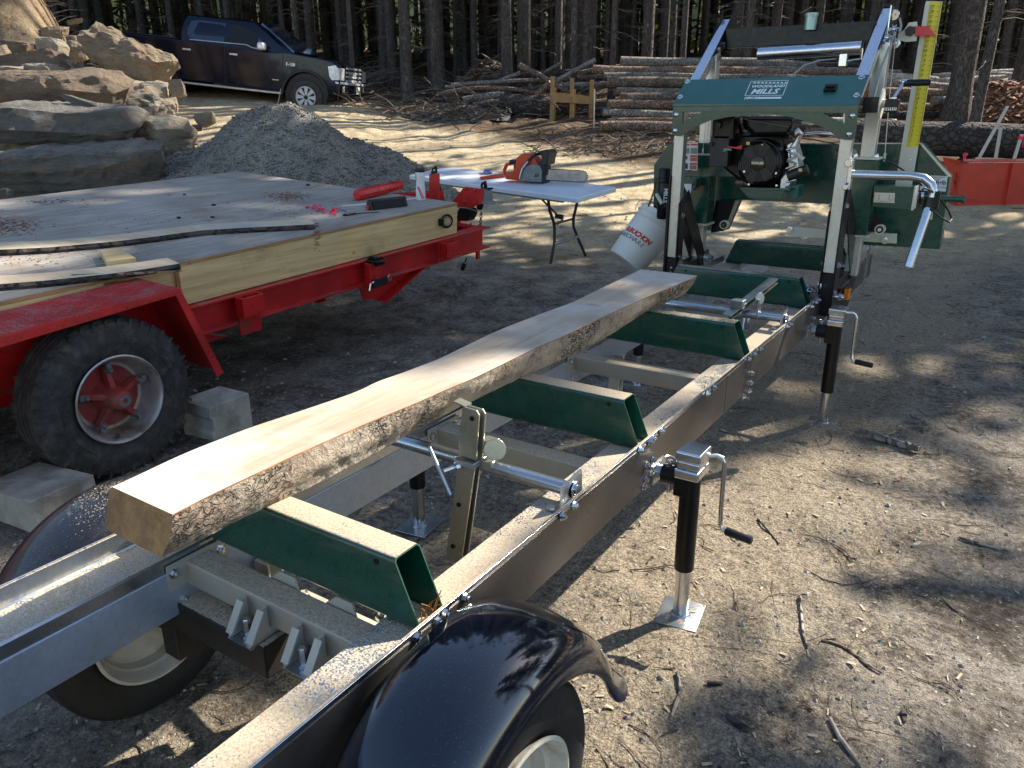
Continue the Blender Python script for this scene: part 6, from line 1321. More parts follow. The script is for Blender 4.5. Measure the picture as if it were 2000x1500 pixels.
def clamp(name, label, y, arm):
    t = thing(name, label, 'log clamp', (XM, y, .6), group='log clamps on the sawmill bed')
    K = lambda nm, b, m_, par=None, bev=0, **k: mk(nm, b, m_, par or t, bev, **k)
    b = MB(); b.tube([(-.60, y, .600), (.045, y, .600)], .0195, 20); K('slide_pipe', b, M['galv'])
    for x in (.040, -.675):
        b = MB(); b.prism([Vector((x, y-.055, .565)), Vector((x, y+.055, .565)), Vector((x, y+.05, .638)), Vector((x, y-.05, .630))], (.005, 0, 0)); K('pipe_bracket', b, M['galv'])
    b = MB(); b.torus((.048, y+.01, .600), (1, 0, 0), .017, .004, 18, 6); b.lathe([(.013, 0), (.013, .012)], (.046, y+.01, .6), (1, 0, 0), 6); b.lathe([(.011, 0), (.011, .008)], (.02, y-.06, .566), (0, 0, 1), 6); K('bracket_nut', b, M['zinc'])
    if arm == 0:
        D = Vector((-.058, 0, -.235)).normalized(); 
        for dy, (pa, pb), wd in ((-.030, ((-.238, .765), (-.318, .285)), .026), (.0, ((-.225, .765), (-.300, .300)), .026)):
            pass
        b = MB()
        b.prism([Vector(p) for p in ((-.268, y-.035, .765), (-.262, y-.035, .772), (-.222, y-.035, .770), (-.214, y-.035, .758), (-.228, y-.035, .625), (-.285, y-.035, .63), (-.285, y-.035, .66))], (0, .006, 0))
        b.prism([Vector(p) for p in ((-.268, y-.018, .765), (-.262, y-.018, .772), (-.215, y-.018, .770), (-.206, y-.018, .758), (-.222, y-.018, .60), (-.28, y-.018, .60))], (0, .005, 0)); each('clamp_arm', b, M['galvb'], t, .0015)
        b = MB(); b.prism([Vector(p) for p in ((-.285, y-.040, .60), (-.230, y-.040, .60), (-.288, y-.040, .283), (-.342, y-.040, .290))], (0, .006, 0)); b.prism([Vector(p) for p in ((-.278, y-.022, .60), (-.225, y-.022, .60), (-.278, y-.022, .290), (-.325, y-.022, .295))], (0, .005, 0)); b.prism([Vector(p) for p in ((-.285, y-.033, .60), (-.275, y-.033, .60), (-.330, y-.033, .30), (-.338, y-.033, .30))], (0, .012, 0)); each('lower_arm', b, M['galvb'], t, .001)
        b = MB(); 
        for z, x in ((.745, -.236), (.48, -.286), (.34, -.312)): b.lathe([(.007, 0), (.007, .003), (.003, .004)], (x, y-.040 if z < .6 else y-.035, z), (0, -1, 0), 10)
        each('rivet', b, M['black'], t)
        b = MB(); b.lathe([(.031, -.022), (.031, .022)], (-.262, y, .600), (1, 0, 0), 22); b.bb((-.292, y-.05, .604), (-.225, y+.03, .622)); K('slide_collar', b, M['galv'], None, .003)
        b = MB(); b.lathe([(.030, 0), (.030, .006)], (-.190, y+.0, .655), (.5, -.8, .2), 26); b.bb((-.235, y-.005, .648), (-.195, y+.03, .675)); b.bb((-.24, y-.02, .605), (-.19, y+.0, .622)); K('cam_disc', b, M['galvb'], None, .002)
        b = MB(); b.tube([(-.285, y-.05, .600), (-.300, y-.085, .597)], .006, 8); b.lathe([(.012, 0), (.012, .012)], (-.278, y-.045, .602), (-.4, -.9, 0), 8); b.tube([(-.352, y-.075, .650), (-.262, y-.105, .545)], .0055, 10); K('tee_handle', b, M['zinc'])
        b = MB(); b.prism([Vector(p) for p in ((-.300, y-.03, .775), (-.262, y-.03, .768), (-.262, y+.0, .768), (-.300, y+.0, .775))], (0, 0, .004)); K('clamp_tip', b, M['galvb'])
    else:
        a = Vector((-.180, y-.13, .612)); c = Vector((-.060, y+.15, .745)); d = (c-a).normalized(); s_ = Vector((d.y, -d.x, 0)).normalized(); n_ = s_.cross(d)
        b = MB(); b.hexa([a-s_*.024, a+s_*.024, c+s_*.024, c-s_*.024, a-s_*.024+n_*.005, a+s_*.024+n_*.005, c+s_*.024+n_*.005, c-s_*.024+n_*.005]); 
        a2, c2 = a-n_*.022, c-n_*.022; b.hexa([a2-s_*.02, a2+s_*.02, c2+s_*.02, c2-s_*.02, a2-s_*.02+n_*.005, a2+s_*.02+n_*.005, c2+s_*.02+n_*.005, c2-s_*.02+n_*.005]); each('clamp_arm', b, M['galvb'], t, .001)
        b = MB(); b.box(a.lerp(c, .25)+n_*.015, (.06, .05, .04)); b.lathe([(.031, -.02), (.031, .02)], (-.165, y, .600), (1, 0, 0), 20); K('slide_collar', b, M['galv'], None, .004)
        b = MB(); e = W(1483, 583, y=y-.02); b.lathe([(.028, 0), (.028, .006)], e, (.9, -.4, .1), 24); b.prism([e+Vector((0, -.026, .0)), e+Vector((0, .026, 0)), e+Vector((0, .02, -.09)), e+Vector((0, -.02, -.09))], (.006, 0, 0)); K('cam_disc', b, M['galv'], None, .001)
        b = MB(); b.tube([(-.125, y-.04, .59), (-.125, y-.05, .525), (-.165, y-.09, .49)], .006, 8); b.tube([(-.11, y-.03, .59), (-.11, y-.035, .535)], .008, 8); K('tee_handle', b, M['zinc'])
M['galvb'] = galv('yellow_zinc_bar', (0.50, 0.48, 0.38), .32, metal=.8)
clamp('log_clamp', 'near galvanised log clamp with its arm upright against the slab', .61, 0)
clamp('log_clamp', 'far galvanised log clamp with its arm folded flat over the pipe', 2.58, 1)
# ------------------------------------------------------------------ the slab on the bunks
def slab():
    RR = [(-.228, -.328), (-.155, -.336), (-.1, -.337), (.11, -.339), (.31, -.332), (.475, -.318), (.574, -.317), (.671, -.308), (.925, -.312), (1.06, -.315), (1.13, -.305), (1.276, -.306), (1.55, -.308), (1.866, -.300), (2.223, -.280), (2.3, -.28)]
    LL = [(-.217, -.528), (-.046, -.548), (.119, -.545), (.279, -.522), (.436, -.503), (.53, -.516), (.589, -.505), (.774, -.497), (1.047, -.520), (1.156, -.524), (1.332, -.519), (1.596, -.505), (1.896, -.526), (2.194, -.540), (2.389, -.555)]
    BB = [(-.218, -.372), (-.143, -.366), (.019, -.362), (.131, -.350), (.386, -.357), (.611, -.366), (.766, -.362), (.993, -.356), (1.331, -.330), (1.613, -.338), (1.991, -.365), (2.311, -.345)]
    def itp(y, A):
        if y <= A[0][0]: return A[0][1]
        for (a, x0), (b_, x1) in zip(A, A[1:]):
            if y <= b_: f = (y-a)/(b_-a); return x0+(x1-x0)*f
        return A[-1][1]
    def its(y, A): return sum(itp(y+d*.02, A) for d in (-2, -1, 0, 1, 2))/5
    n = 420; secs = []
    for i in range(n+1):
        y = -.222+(2.31+.222)*i/n; R_, L_, B_ = its(y, RR), its(y, LL), its(y, BB); sec = []
        rr_ = lambda k, s_: noise.noise(Vector((y*9, k*3.0, s_)))*.005+noise.noise(Vector((y*30, k*9, s_)))*.0035+max(0, noise.noise(Vector((y*3, s_, 2))))*abs(noise.noise(Vector((y*60, k*20, s_))))*.012
        fr = [0, .035, .12, .22, .33, .44, .56, .67, .78, .89, 1.0]
        for f in fr:
            z = .811-.099*f; e = 0 if f < .04 else rr_(f, 1.0); sec.append(Vector((R_+(B_-R_)*f+.007*math.sin(PI*f)+e, y, z)))
        for f in reversed(fr):
            z = .811-.099*f; e = 0 if f < .04 else rr_(f, 7.0); sec.append(Vector((L_-.020*f-.008*math.sin(PI*f)-e, y, z)))
        secs.append(sec)
    for k in range(22): secs[0][k].y += noise.noise(Vector((k*.5, 3, 1)))*.004-(.811-secs[0][k].z)*.12; secs[-1][k].y += noise.noise(Vector((k*.5, 5, 1)))*.006
    b = MB(); b.loft(secs); N_ = 22
    for i in range(n):
        for j in range(N_): b.m[i*N_+j] = 1 if j in (21, 10) else (3 if j in (0, 20) else 0)
        if False: pass
    nf = len(b.f); b.m[nf-1] = 2; b.m[nf-2] = 2
    tag(mk('wood_slab', b, [M['slabbark'], M['slabtop'], M['slabend'], M['cambium']], None, 0, sharp=50), 'freshly sawn thick wood slab with live bark edges lying on the green bunks', 'wood slab')
slab()
b = MB(); p = W(1182, 552, y=1.95); b.tube([p+Vector((-.02, 0, 0)), p+Vector((.03, .01, -.01))], [.006, .012], 6); 
q = random.Random(2); b = MB()
for i in range(14): p = Vector((.02+q.uniform(0, .03), .02+q.uniform(0, .04), .573)); e = p+Vector((q.uniform(-.01, .05), q.uniform(-.04, .02), q.uniform(.0, .05))); b.tube([p, p.lerp(e, .5)+Vector((0, 0, .006)), e], .0011, 4, False)
tag(mk('needle_tuft', b, mat('orange_needles', (.40, .17, .05), .8), smooth=False), 'tuft of dry orange needles caught in the open end of the nearest green bunk', 'needles')
# stick lying on the ground
a, c = W(1672, 845, z=.02), W(1795, 882, z=.02); b = MB(); d = c-a
b.tube([a+d*k/6+Vector((noise.noise(Vector((k*.9, 1, 0)))*.008, 0, .012+noise.noise(Vector((k*.7, 5, 0)))*.004)) for k in range(7)], [.016, .017, .019, .018, .020, .019, .014], 9)
tag(mk('stick', b, M['barkgrey']), 'short grey stick lying on the dirt right of the far jack', 'stick')
def small_stick(pts, r, m_, lb):
    b = MB(); P_ = [W(u, v, z=.01) for u, v in pts]
    for p in P_: p.z = terrain(p.x, p.y)+r*.9
    b.tube(P_, [r*.8]+[r]*(len(P_)-2)+[r*.5], 7); tag(mk('stick', b, M[m_]), lb, 'stick')
small_stick([(1563, 1165), (1566, 1200), (1570, 1235), (1580, 1268)], .0045, 'barkgrey', 'thin pale twig standing out on the dirt right of the near jack foot')
small_stick([(1621, 1400), (1640, 1440), (1662, 1470), (1685, 1502)], .006, 'stakem', 'long pale stick at the bottom edge of the ground')
small_stick([(1322, 1310), (1330, 1345), (1322, 1368), (1312, 1395)], .006, 'barkgrey', 'crooked brown stick near the fender tip')
small_stick([(1605, 1245), (1650, 1262), (1690, 1290), (1722, 1312)], .005, 'barklog', 'brown twig lying slantwise right of the near jack')
small_stick([(1874, 1047), (1915, 1060), (1975, 1078)], .006, 'barkgrey', 'grey twig near the right edge of the dirt')
small_stick([(1480, 1010), (1500, 1035), (1522, 1062)], .004, 'barkdark', 'dark twig in the sun right of the crank handle')
for i_, (u, v, s_, lb) in enumerate(((1440, 1415, .05, 'broken piece of dark bark on the ground near the fender'), (1395, 1335, .03, 'small dark stump of wood in the dirt near the fender tip'), (1790, 1065, .035, 'pale wood offcut in the dirt right of the stick'), (1765, 1400, .035, 'dark wood sliver on the dirt at the lower right'))):
    p = W(u, v, z=.0); rock('wood_piece', lb, M['barkdark'] if 'dark' in lb else M['stakem'], Vector((p.x, p.y, terrain(p.x, p.y)+s_*.12)), (s_*1.6, s_*.45, s_*.35), 500+i_, (0, 0, R(-50+40*i_)), group=None, sub=2, cuts=11, rough=.004)
    S.collection.objects[-1]['category'] = 'wood piece'
# ------------------------------------------------------------------ saw head on its carriage
def sawhead():
    t = thing('saw_head', 'green band saw head with black engine on a galvanised post carriage over the bed', 'saw head', (XM, 3.4, .61))
    K = lambda nm, b, m_, par=None, bev=0, **k: mk(nm, b, m_ if not isinstance(m_, str) else M[m_], par or t, bev, **k)
    def PY(y, pts, th, nm, m_, bev=.0015, par=None):
        b = MB(); b.prism([W(u, v, y=y) for u, v in pts], (0, th, 0)); return K(nm, b, m_, par, bev)
    XR, XL = .10, -.732; dS = Vector((0, .61, .455)).normalized(); nS = Vector((0, -dS.z, dS.y))
    # front posts: upright, then leaning back
    for x in (XR, XL):
        b = MB(); h = .027; b.bb((x-h, 3.13, .72), (x+h, 3.184, 1.50)); K('front_post', b, 'post', None, .003)
        b = MB(); a = Vector((x, 3.158, 1.505)); c = a+dS*.745; X_ = Vector((h, 0, 0)); Z_ = nS*h
        b.hexa([a-X_-Z_, a+X_-Z_, a+X_+Z_, a-X_+Z_, c-X_-Z_, c+X_-Z_, c+X_+Z_, c-X_+Z_]); K('sloping_post', b, 'galv_sky', None, .003)
        for dx in (-.031, .031):
            b = MB(); b.bb((x+dx-.002, 3.112, .47 if x > 0 else .48), (x+dx+.002, 3.172, 1.16 if dx*x > 0 else 1.02)); K('side_channel', b, 'black')
        b = MB(); b.bb((x-.029, 3.128, .50), (x+.029, 3.172, .715)); K('post_foot', b, 'black')
        # gusset plate beside the rail, open in the middle
        xg = x+(.0345 if x > 0 else -.0385); b = MB(); f = .004
        b.prism([Vector((xg, y, z)) for y, z in ((3.112, .60), (3.112, 1.06), (3.16, 1.15), (3.22, 1.12), (3.22, .60))], (f, 0, 0))
        b.prism([Vector((xg, y, z)) for y, z in ((3.22, 1.12), (3.22, .98), (3.56, .60), (3.70, .62), (3.64, .80))], (f, 0, 0))
        b.prism([Vector((xg, y, z)) for y, z in ((3.112, .60), (3.70, .60), (3.70, .585), (3.56, .45), (3.30, .45), (3.20, .47), (3.112, .47))], (f, 0, 0)); K('carriage_plate', b, 'black')
        xg2 = x+(-.034 if x > 0 else .032); b = MB()
        b.prism([Vector((xg2, y, z)) for y, z in ((3.13, .66), (3.13, 1.02), (3.24, 1.08), (3.62, .62), (3.50, .62), (3.20, .95), (3.20, .66))], (.003, 0, 0)); K('carriage_plate', b, 'black')
        b = MB(); b.bb((x-.03, 3.15, .615), (x+.03, 3.66, .665)); K('carriage_beam', b, 'black', None, .003)
        xr = .081 if x > 0 else -.713
        for y in (3.17, 3.60):
            b = MB(); b.lathe([(.052, -.018), (.046, -.012), (.040, 0), (.046, .012), (.052, .018)], (xr, y, .65), (1, 0, 0), 24); b.lathe([(.016, -.03), (.016, .055)], (xr, y, .65), (1, 0, 0), 10); K('track_wheel', b, 'zinc')
        b = MB()
        for y, z in ((3.14, .62), (3.15, .76), (3.15, 1.05), (3.145, 1.30)) if x > 0 else ((3.15, .72), (3.15, .95)): b.lathe([(.016, .0), (.016, .006), (.011, .006), (.011, .014)], (x+.036, y, z), (1, 0, 0), 6); b.lathe([(.012, .0), (.012, .010)], (x-.031, y, z), (-1, 0, 0), 6)
        each('bolt', b, M['zinc'], t)
        b = MB(); b.lathe([(.024, 0), (.024, .03)], (x, 3.155, .60), (1, 0, 0), 14); b.lathe([(.012, .03), (.012, .085)], (x, 3.155, .60), (1, 0, 0), 10); b.lathe([(.019, .06), (.019, .075)], (x, 3.155, .60), (1, 0, 0), 6); K('axle_bolt', b, 'zinc')
        # rear guide post, green sleeve with flanges
        yr = 3.56; xp = .135 if x > 0 else -.735
        b = MB(); b.bb((xp-.034, yr-.034, .64), (xp+.034, yr+.034, 1.80)); K('guide_post', b, 'post', None, .004)
        b = MB(); b.bb((xp-.056, yr-.056, .865), (xp+.056, yr+.056, 1.245)); sl = K('guide_sleeve', b, 'green', None, .004)
        for z in (.858, 1.252): b = MB(); b.bb((xp-.066, yr-.066, z-.006), (xp+.066, yr+.066, z+.006)); K('sleeve_flange', b, 'cream', sl, .002)
        b = MB()
        for sx in (-.05, .05): b.lathe([(.010, 0), (.010, .01), (.006, .018)], (xp+sx, yr-.05, 1.259), (0, 0, 1), 6)
        each('flange_bolt', b, M['zinc'], sl)
        # ear plates at the top
        b = MB(); xo = x+(.030 if x > 0 else .029); b.prism([Vector((xo, y, z)) for y, z in ((3.45, 1.76), (3.72, 1.98), (3.78, 2.05), (3.80, 1.98), (3.78, 1.86), (3.60, 1.80))], (.004, 0, 0))
        xo = x-.033; b.prism([Vector((xo, y, z)) for y, z in ((3.45, 1.73), (3.70, 1.96), (3.74, 2.03), (3.78, 1.96), (3.76, 1.84), (3.60, 1.78))], (.004, 0, 0)); each('ear_plate', b, M['black'], t)
        b = MB()
        for dy, dz in ((3.53, 1.80), (3.60, 1.83), (3.56, 1.76)): b.lathe([(.013, 0), (.013, .012)], (x+.034, dy, dz), (1, 0, 0), 6)
        each('bolt', b, M['zinc'], t)
    # engine panel: sloping plate and arched apron
    yb = 3.096; zl = 1.508; a0 = Vector((-.768, yb, zl)); 
    def Wp(u, v, off=0.0):
        d = AR*((u-1000)/FOC) - AU*((v-750)/FOC) + AF; o = Vector((0, yb, zl))+nS*off; return CAM+d*((o-CAM).dot(nS)/d.dot(nS))
    Ls = (Wp(1690, 147)-Vector((0, yb, zl))).dot(dS)
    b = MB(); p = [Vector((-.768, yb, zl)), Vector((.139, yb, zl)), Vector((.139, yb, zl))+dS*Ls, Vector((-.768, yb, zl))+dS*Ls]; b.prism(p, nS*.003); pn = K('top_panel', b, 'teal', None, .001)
    for nm, pts in (('apron', [(1315.5, 203), (1677, 206), (1676, 221), (1314, 218)]), ('apron', [(1314, 218), (1333, 218), (1333, 264), (1327, 266), (1316, 265), (1312, 260)]), ('apron', [(1333, 240), (1371, 218), (1495, 219), (1495, 224), (1458, 225), (1420, 229), (1385, 236), (1360, 247), (1333, 264)]),
                    ('apron', [(1495, 219), (1605, 220), (1650, 242), (1650, 273), (1640, 271), (1610, 250), (1580, 238), (1545, 229), (1520, 225), (1495, 224)]), ('apron', [(1650, 221), (1676, 221), (1668, 270), (1664, 274), (1650, 273)])):
        PY(yb, pts, .003, nm, 'green', 0, pn)
    b = MB()
    for u, v in ((1343, 160), (1329, 190), (1683, 152), (1673, 187)): b.lathe([(.016, 0), (.016, .003), (.011, .003), (.010, .011)], Wp(u, v, .003), nS, 6)
    for u, v in ((1321, 224), (1319, 255), (1665, 226), (1658, 262)): b.lathe([(.014, 0), (.012, .006), (.006, .010)], W(u, v, y=yb), (0, -1, 0), 14)
    each('bolt', b, M['zinc'], pn)
    b = MB(); c = Wp(1622, 172, .010); sm_ = Matrix((Vector((1, 0, 0)), dS, nS)).transposed(); b.box(c, (.056, .045, .018), sm_); b.box(c+nS*.012, (.04, .02, .012), sm_); K('switch', b, 'black', pn, .004)
    # lettering on the panel
    c = Wp(1502, 170, .0045); sh = .25
    txt('WOODLAND', .027, M['letter'], pn, Wp(1500, 168.5, .0045), (1, 0, 0), dS, 'lettering', bold=.0008, shear=.2)
    txt('MILLS', .054, M['letter'], pn, Wp(1493, 179, .0045), (1, 0, 0), dS, 'lettering', bold=.0016, shear=.2)
    txt('HM126', .024, M['letter'], pn, Wp(1468, 191.5, .0045), (1, 0, 0), dS, 'lettering', bold=.001, shear=.2)
    b = MB()
    def ln(p, q_, w_): p = Wp(*p, .0038); q_ = Wp(*q_, .0038); d = (q_-p).normalized(); s_ = d.cross(nS)*w_; b.prism([p-s_, p+s_, q_+s_, q_-s_], nS*.0006)
    for p, q_ in (((1467, 159), (1540, 157)), ((1540, 157), (1529, 186)), ((1529, 186), (1455, 187)), ((1455, 187), (1467, 159))): ln(p, q_, .0016)
    ln((1482, 191.5), (1526, 191), .007)
    for i in range(9):
        u = 1470+i*7.6; p0, p1, p2 = Wp(u, 163, .0038), Wp(u+7, 163, .0038), Wp(u+4.5, 159.5, .0038); b.prism([p0, p1, p2], nS*.0005)
    K('logo_frame', b, 'letter', pn)
    # top beam, tank with filler neck
    PY(3.63, [(1417, 56), (1713, 40), (1706, 80), (1417, 94)], .05, 'top_beam', 'black', .003)
    b = MB(); b.tube([(-.495, 3.60, 1.775), (.03, 3.60, 1.785)], .034, 24); tk = K('water_tank', b, 'zinc', None, .004)
    b = MB(); b.lathe([(.030, -.02), (.030, .045), (.034, .045), (.034, .060), (.026, .062)], (-.24, 3.61, 1.90), (0, 0, 1), 22); K('filler_neck', b, 'galvteal', tk)
    b = MB(); b.bb((-.07, 3.58, 1.70), (-.035, 3.62, 1.76)); b.tube([(-.05, 3.60, 1.72), (.03, 3.60, 1.73), (.03, 3.60, 1.78)], .007, 8); K('tank_tap', b, 'zinc', tk)
    b = MB(); b.tube([W(1633, 115, y=3.6), W(1600, 118, y=3.55), W(1570, 128, y=3.5), W(1545, 150, y=3.45), W(1530, 200, y=3.45)], .0045, 8); K('water_hose', b, 'cleart', tk)
    # back blade housing
    for nm, pts, y in (('blade_guard', [(1277, 322), (1306, 281), (1440, 281), (1440, 388), (1412, 452), (1301, 446), (1275, 434)], 3.80), ('blade_guard', [(1683, 281), (1800, 281), (1856, 346), (1835, 487), (1683, 478)], 3.80)):
        PY(y, pts, .13, nm, 'green', .004)
    PY(3.815, [(1430, 281), (1693, 281), (1693, 402), (1408, 388)], .11, 'housing_panel', 'green', .003)
    PY(3.79, [(1590, 279), (1800, 279), (1800, 281.5), (1590, 281.5)], .02, 'guard_lit_edge', 'cream', 0); PY(3.79, [(1800, 279), (1857, 344.5), (1852, 346), (1797, 281.5)], .008, 'guard_lit_edge', 'cream', 0)  # pale strips paint the light caught along the guard edges
    PY(3.785, [(1445, 345), (1650, 352), (1650, 400), (1408, 388), (1408, 345)], .03, 'head_beam', 'green', .002); 
    PY(3.78, [(1445, 344), (1650, 351), (1650, 353), (1445, 346)], .02, 'head_beam_lip', 'green', 0)
    b = MB()
    for u, v in ((1576, 299), (1598, 299)): b.lathe([(.006, 0), (.006, .002)], W(u, v, y=3.813), (0, -1, 0), 10)
    each('bolt_hole', b, M['black'], t)
    # right hand fittings
    PY(3.42, [(1706, 363), (1788, 365), (1781, 411), (1704, 404)], .12, 'latch_box', 'green', .003)
    PY(3.415, [(1786, 365), (1789, 365), (1782, 411), (1779, 411)], .12, 'latch_box_edge', 'cream', 0)
    lb = PY(3.412, [(1708, 376), (1748, 377), (1747, 397), (1706, 395)], .006, 'latch', 'cream', .001); PY(3.405, [(1718, 379), (1737, 380), (1735, 394), (1717, 393)], .008, 'latch_key', 'cream', .002, lb)
    PY(3.408, [(1711, 380), (1716, 380), (1715, 391), (1710, 391)], .005, 'latch_key', 'steel', 0, lb); PY(3.408, [(1739, 381), (1744, 381), (1743, 392), (1738, 392)], .005, 'latch_key', 'steel', 0, lb)
    PY(3.79, [(1812, 412), (1822, 413), (1821, 429), (1809, 428)], .006, 'latch', 'cream', .001)
    PY(3.62, [(1706, 418), (1713, 418), (1730, 446), (1728, 455), (1699, 452)], .01, 'roller_bracket', 'black', .001)
    for (u, v, y) in ((1720, 447, 3.60), (1417, 438, 3.62)):
        b = MB(); c = W(u, v, y=y); b.lathe([(.026, 0), (.026, .03)], c, (0, -1, 0), 24); r_ = K('blade_roller', b, 'cream'); b = MB(); b.lathe([(.018, .031), (.018, .0325)], c, (0, -1, 0), 20); K('roller_ring', b, 'black', r_); b = MB(); b.lathe([(.010, .033), (.010, .038)], c, (0, -1, 0), 14); K('roller_bolt', b, 'zinc', r_)
    PY(3.70, [(1538, 441), (1624, 449), (1624, 467), (1538, 461)], .03, 'guide_bar', 'cream', .002); PY(3.70, [(1660, 452), (1751, 457), (1750, 476), (1660, 470)], .03, 'guide_bar', 'cream', .002)
    b = MB()
    for u, v in ((1543, 448), (1729, 469)): b.lathe([(.020, 0), (.020, .01), (.013, .01), (.013, .024)], W(u, v, y=3.70), (0, -1, 0), 8)
    for u, v in ((1686, 455), (1683, 478), (1704, 430), (1700, 436)): b.lathe([(.009, 0), (.009, .012)], W(u, v, y=3.68), (0, -1, 0), 6)
    each('bolt', b, M['zinc'], t)
    PY(3.66, [(1398, 392), (1442, 392), (1424, 430), (1407, 452), (1388, 455), (1392, 420)], .03, 'belt_guard', 'black', .003)
    PY(3.64, [(1436, 392), (1444, 392), (1424, 440), (1420, 436)], .006, 'belt_edge', 'barktan', 0)
    b = MB(); b.tube([(.145, 3.16, 1.197), (.40, 3.15, 1.20), (.455, 3.145, 1.192), (.488, 3.14, 1.168), (.503, 3.14, 1.135), (.502, 3.14, 1.10), (.494, 3.12, 1.05), (.462, 3.05, .80)], .0205, 18, cap=False); b.lathe([(.0205, 0), (.017, 0), (.017, .04)], (.462, 3.05, .80), (.12, .26, .96), 18, cap=False); K('push_handle', b, 'zinc2')
    b = MB(); b.lathe([(.0185, .03), (.0001, .03)], (.462, 3.05, .80), (.12, .26, .96), 16, cap=False); K('handle_bore', b, 'black')
    b = MB(); c = W(1662, 342, y=3.16); b.box((.135, 3.16, 1.20), (.02, .05, .15)); b.lathe([(.02, 0), (.02, .02)], (.128, 3.13, 1.25), (0, -1, 0), 6); b.lathe([(.014, 0), (.014, .02)], (.128, 3.13, 1.14), (0, -1, 0), 6); K('handle_bracket', b, 'zinc', None, .003)
    b = MB(); b.lathe([(.028, -.03), (.030, .03)], (.498, 3.135, 1.08), (.05, .1, 1), 16); b.box((.525, 3.13, 1.10), (.02, .03, .08)); K('throttle_lever', b, 'black', None, .003)
    b = MB(); b.tube([W(1797, 398, y=3.1), W(1797, 375, y=3.08), W(1806, 367, y=3.08), W(1818, 372, y=3.1), W(1836, 388, y=3.2), W(1852, 410, y=3.25), W(1859, 428, y=3.25), W(1854, 434, y=3.2), W(1838, 425, y=3.15), W(1818, 408, y=3.1)], .0042, 8)
    b.tube([W(1728, 312, y=3.5), W(1745, 320, y=3.4), W(1765, 333, y=3.3), W(1790, 352, y=3.2), W(1800, 362, y=3.12)], .004, 8); each('throttle_cable', b, M['black'], t)
    b = MB(); b.tube([W(1785, 386, y=3.72), W(1882, 389, y=3.72)], .016, 16); b.lathe([(.024, 0), (.024, .012)], W(1880, 389, y=3.72), (1, 0, -.02), 12); K('tension_handle', b, 'green')
    b = MB(); b.tube([W(1785, 381, y=3.6), W(1805, 382, y=3.6)], .018, 14); K('tension_shaft', b, 'zinc')
    # lifting crank
    b = MB(); b.bb((.128, 3.27, 1.475), (.200, 3.34, 1.545)); K('winch_box', b, 'black', None, .003)
    b = MB(); b.lathe([(.068, 0), (.068, .006)], (.203, 3.30, 1.515), (1, 0, 0), 30); b.lathe([(.02, .006), (.02, .03)], (.203, 3.30, 1.515), (1, 0, 0), 14); K('index_disc', b, 'cream')
    cb = MB(); cb.bb((.226, 3.26, 1.475), (.284, 3.33, 1.535)); ck = K('crank_block', cb, 'black', None, .006)
    b = MB()
    for i in range(7): b.bb((.229+i*.0078, 3.256, 1.484), (.233+i*.0078, 3.262, 1.498))
    K('crank_ribs', b, 'steel', ck)
    b = MB(); b.lathe([(.015, 0), (.015, .006), (.008, .010)], (.255, 3.29, 1.536), (0, 0, 1), 6); each('bolt', b, M['zinc'], ck)
    b = MB(); b.tube([W(1737, 203, y=3.32), W(1766, 160, y=3.38)], .008, 8); b.lathe([(.014, -.01), (.014, .01)], W(1767, 160, y=3.38), (1, 0, 0), 10); K('crank_arm', b, 'zinc', ck)
    b = MB(); p = W(1765, 162, y=3.38); b.lathe([(.012, 0), (.015, .004), (.0155, .11), (.012, .115)], p, (1, 0, .0), 18); K('crank_grip', b, 'black', ck)
    # pulleys and cables at the top right
    b = MB()
    for c, ax_ in (((.15, 3.64, 1.93), (0, 1, .2)), ((.165, 3.60, 1.86), (1, .2, 0)), ((.15, 3.55, 1.82), (1, 0, 0)), ((.17, 3.66, 1.80), (0, 1, 0))): b.lathe([(.024, -.01), (.017, -.004), (.017, .004), (.024, .01)], c, ax_, 18); b.lathe([(.009, -.022), (.009, .022)], c, ax_, 6)
    b.bb((.135, 3.60, 1.78), (.140, 3.70, 1.97)); each('cable_pulley', b, M['zinc'], t)
    b = MB(); b.tube([W(1757, 35, y=3.65), W(1760, 50, y=3.65), W(1757, 62, y=3.6)], .006, 6); b.tube([W(1750, 58, y=3.6), W(1722, 130, y=3.45), W(1704, 200, y=3.32)], .0055, 8); each('cable_sheath', b, M['cleart'], t)
    b = MB(); b.tube([W(1750, 60, y=3.62), W(1736, 200, y=3.62), W(1727, 315, y=3.62)], .0022, 5); b.tube([W(1385, 150, y=3.5), W(1373, 300, y=3.5)], .0022, 5); b.lathe([(.008, 0), (.008, .04)], W(1726, 315, y=3.62), (0, 0, 1), 8); b.lathe([(.007, 0), (.007, .03)], W(1373, 300, y=3.5), (0, 0, 1), 8); each('lift_cable', b, M['steel'], t)
    # height scale: cream backing, yellow tape with ticks and numbers
    rl = PY(3.75, [(1809, 2), (1841, 3), (1840, 8), (1781, 362), (1748, 362), (1807, 8)], .005, 'scale_backing', 'cream', 0)
    PY(3.748, [(1816.5, 3), (1840, 4), (1793.5, 287), (1770.5, 287)], .003, 'yellow_tape', 'yellow', 0, rl)
    b = MB(); z0 = W(1783, 285, y=3.7465).z; z1 = W(1830, 6, y=3.7465).z; n = 30
    xa0, xa1 = W(1771, 287, y=3.7465).x, W(1817, 3, y=3.7465).x; xb0, xb1 = W(1793.3, 287, y=3.7465).x, W(1839.5, 3, y=3.7465).x
    for i in range(n*4):
        f = i/(n*4); z = z0+(z1-z0)*f; xa = xa0+(xa1-xa0)*f; xb = xb0+(xb1-xb0)*f; L = .020 if i % 4 == 0 else .008
        b.bb((xa+.001, 3.7462, z-.0006), (xa+L*.9, 3.7475, z+.0006)); b.bb((xb-L*.8, 3.7462, z+.006), (xb-.001, 3.7475, z+.0072))
    K('tape_ticks', b, 'blackl', rl)
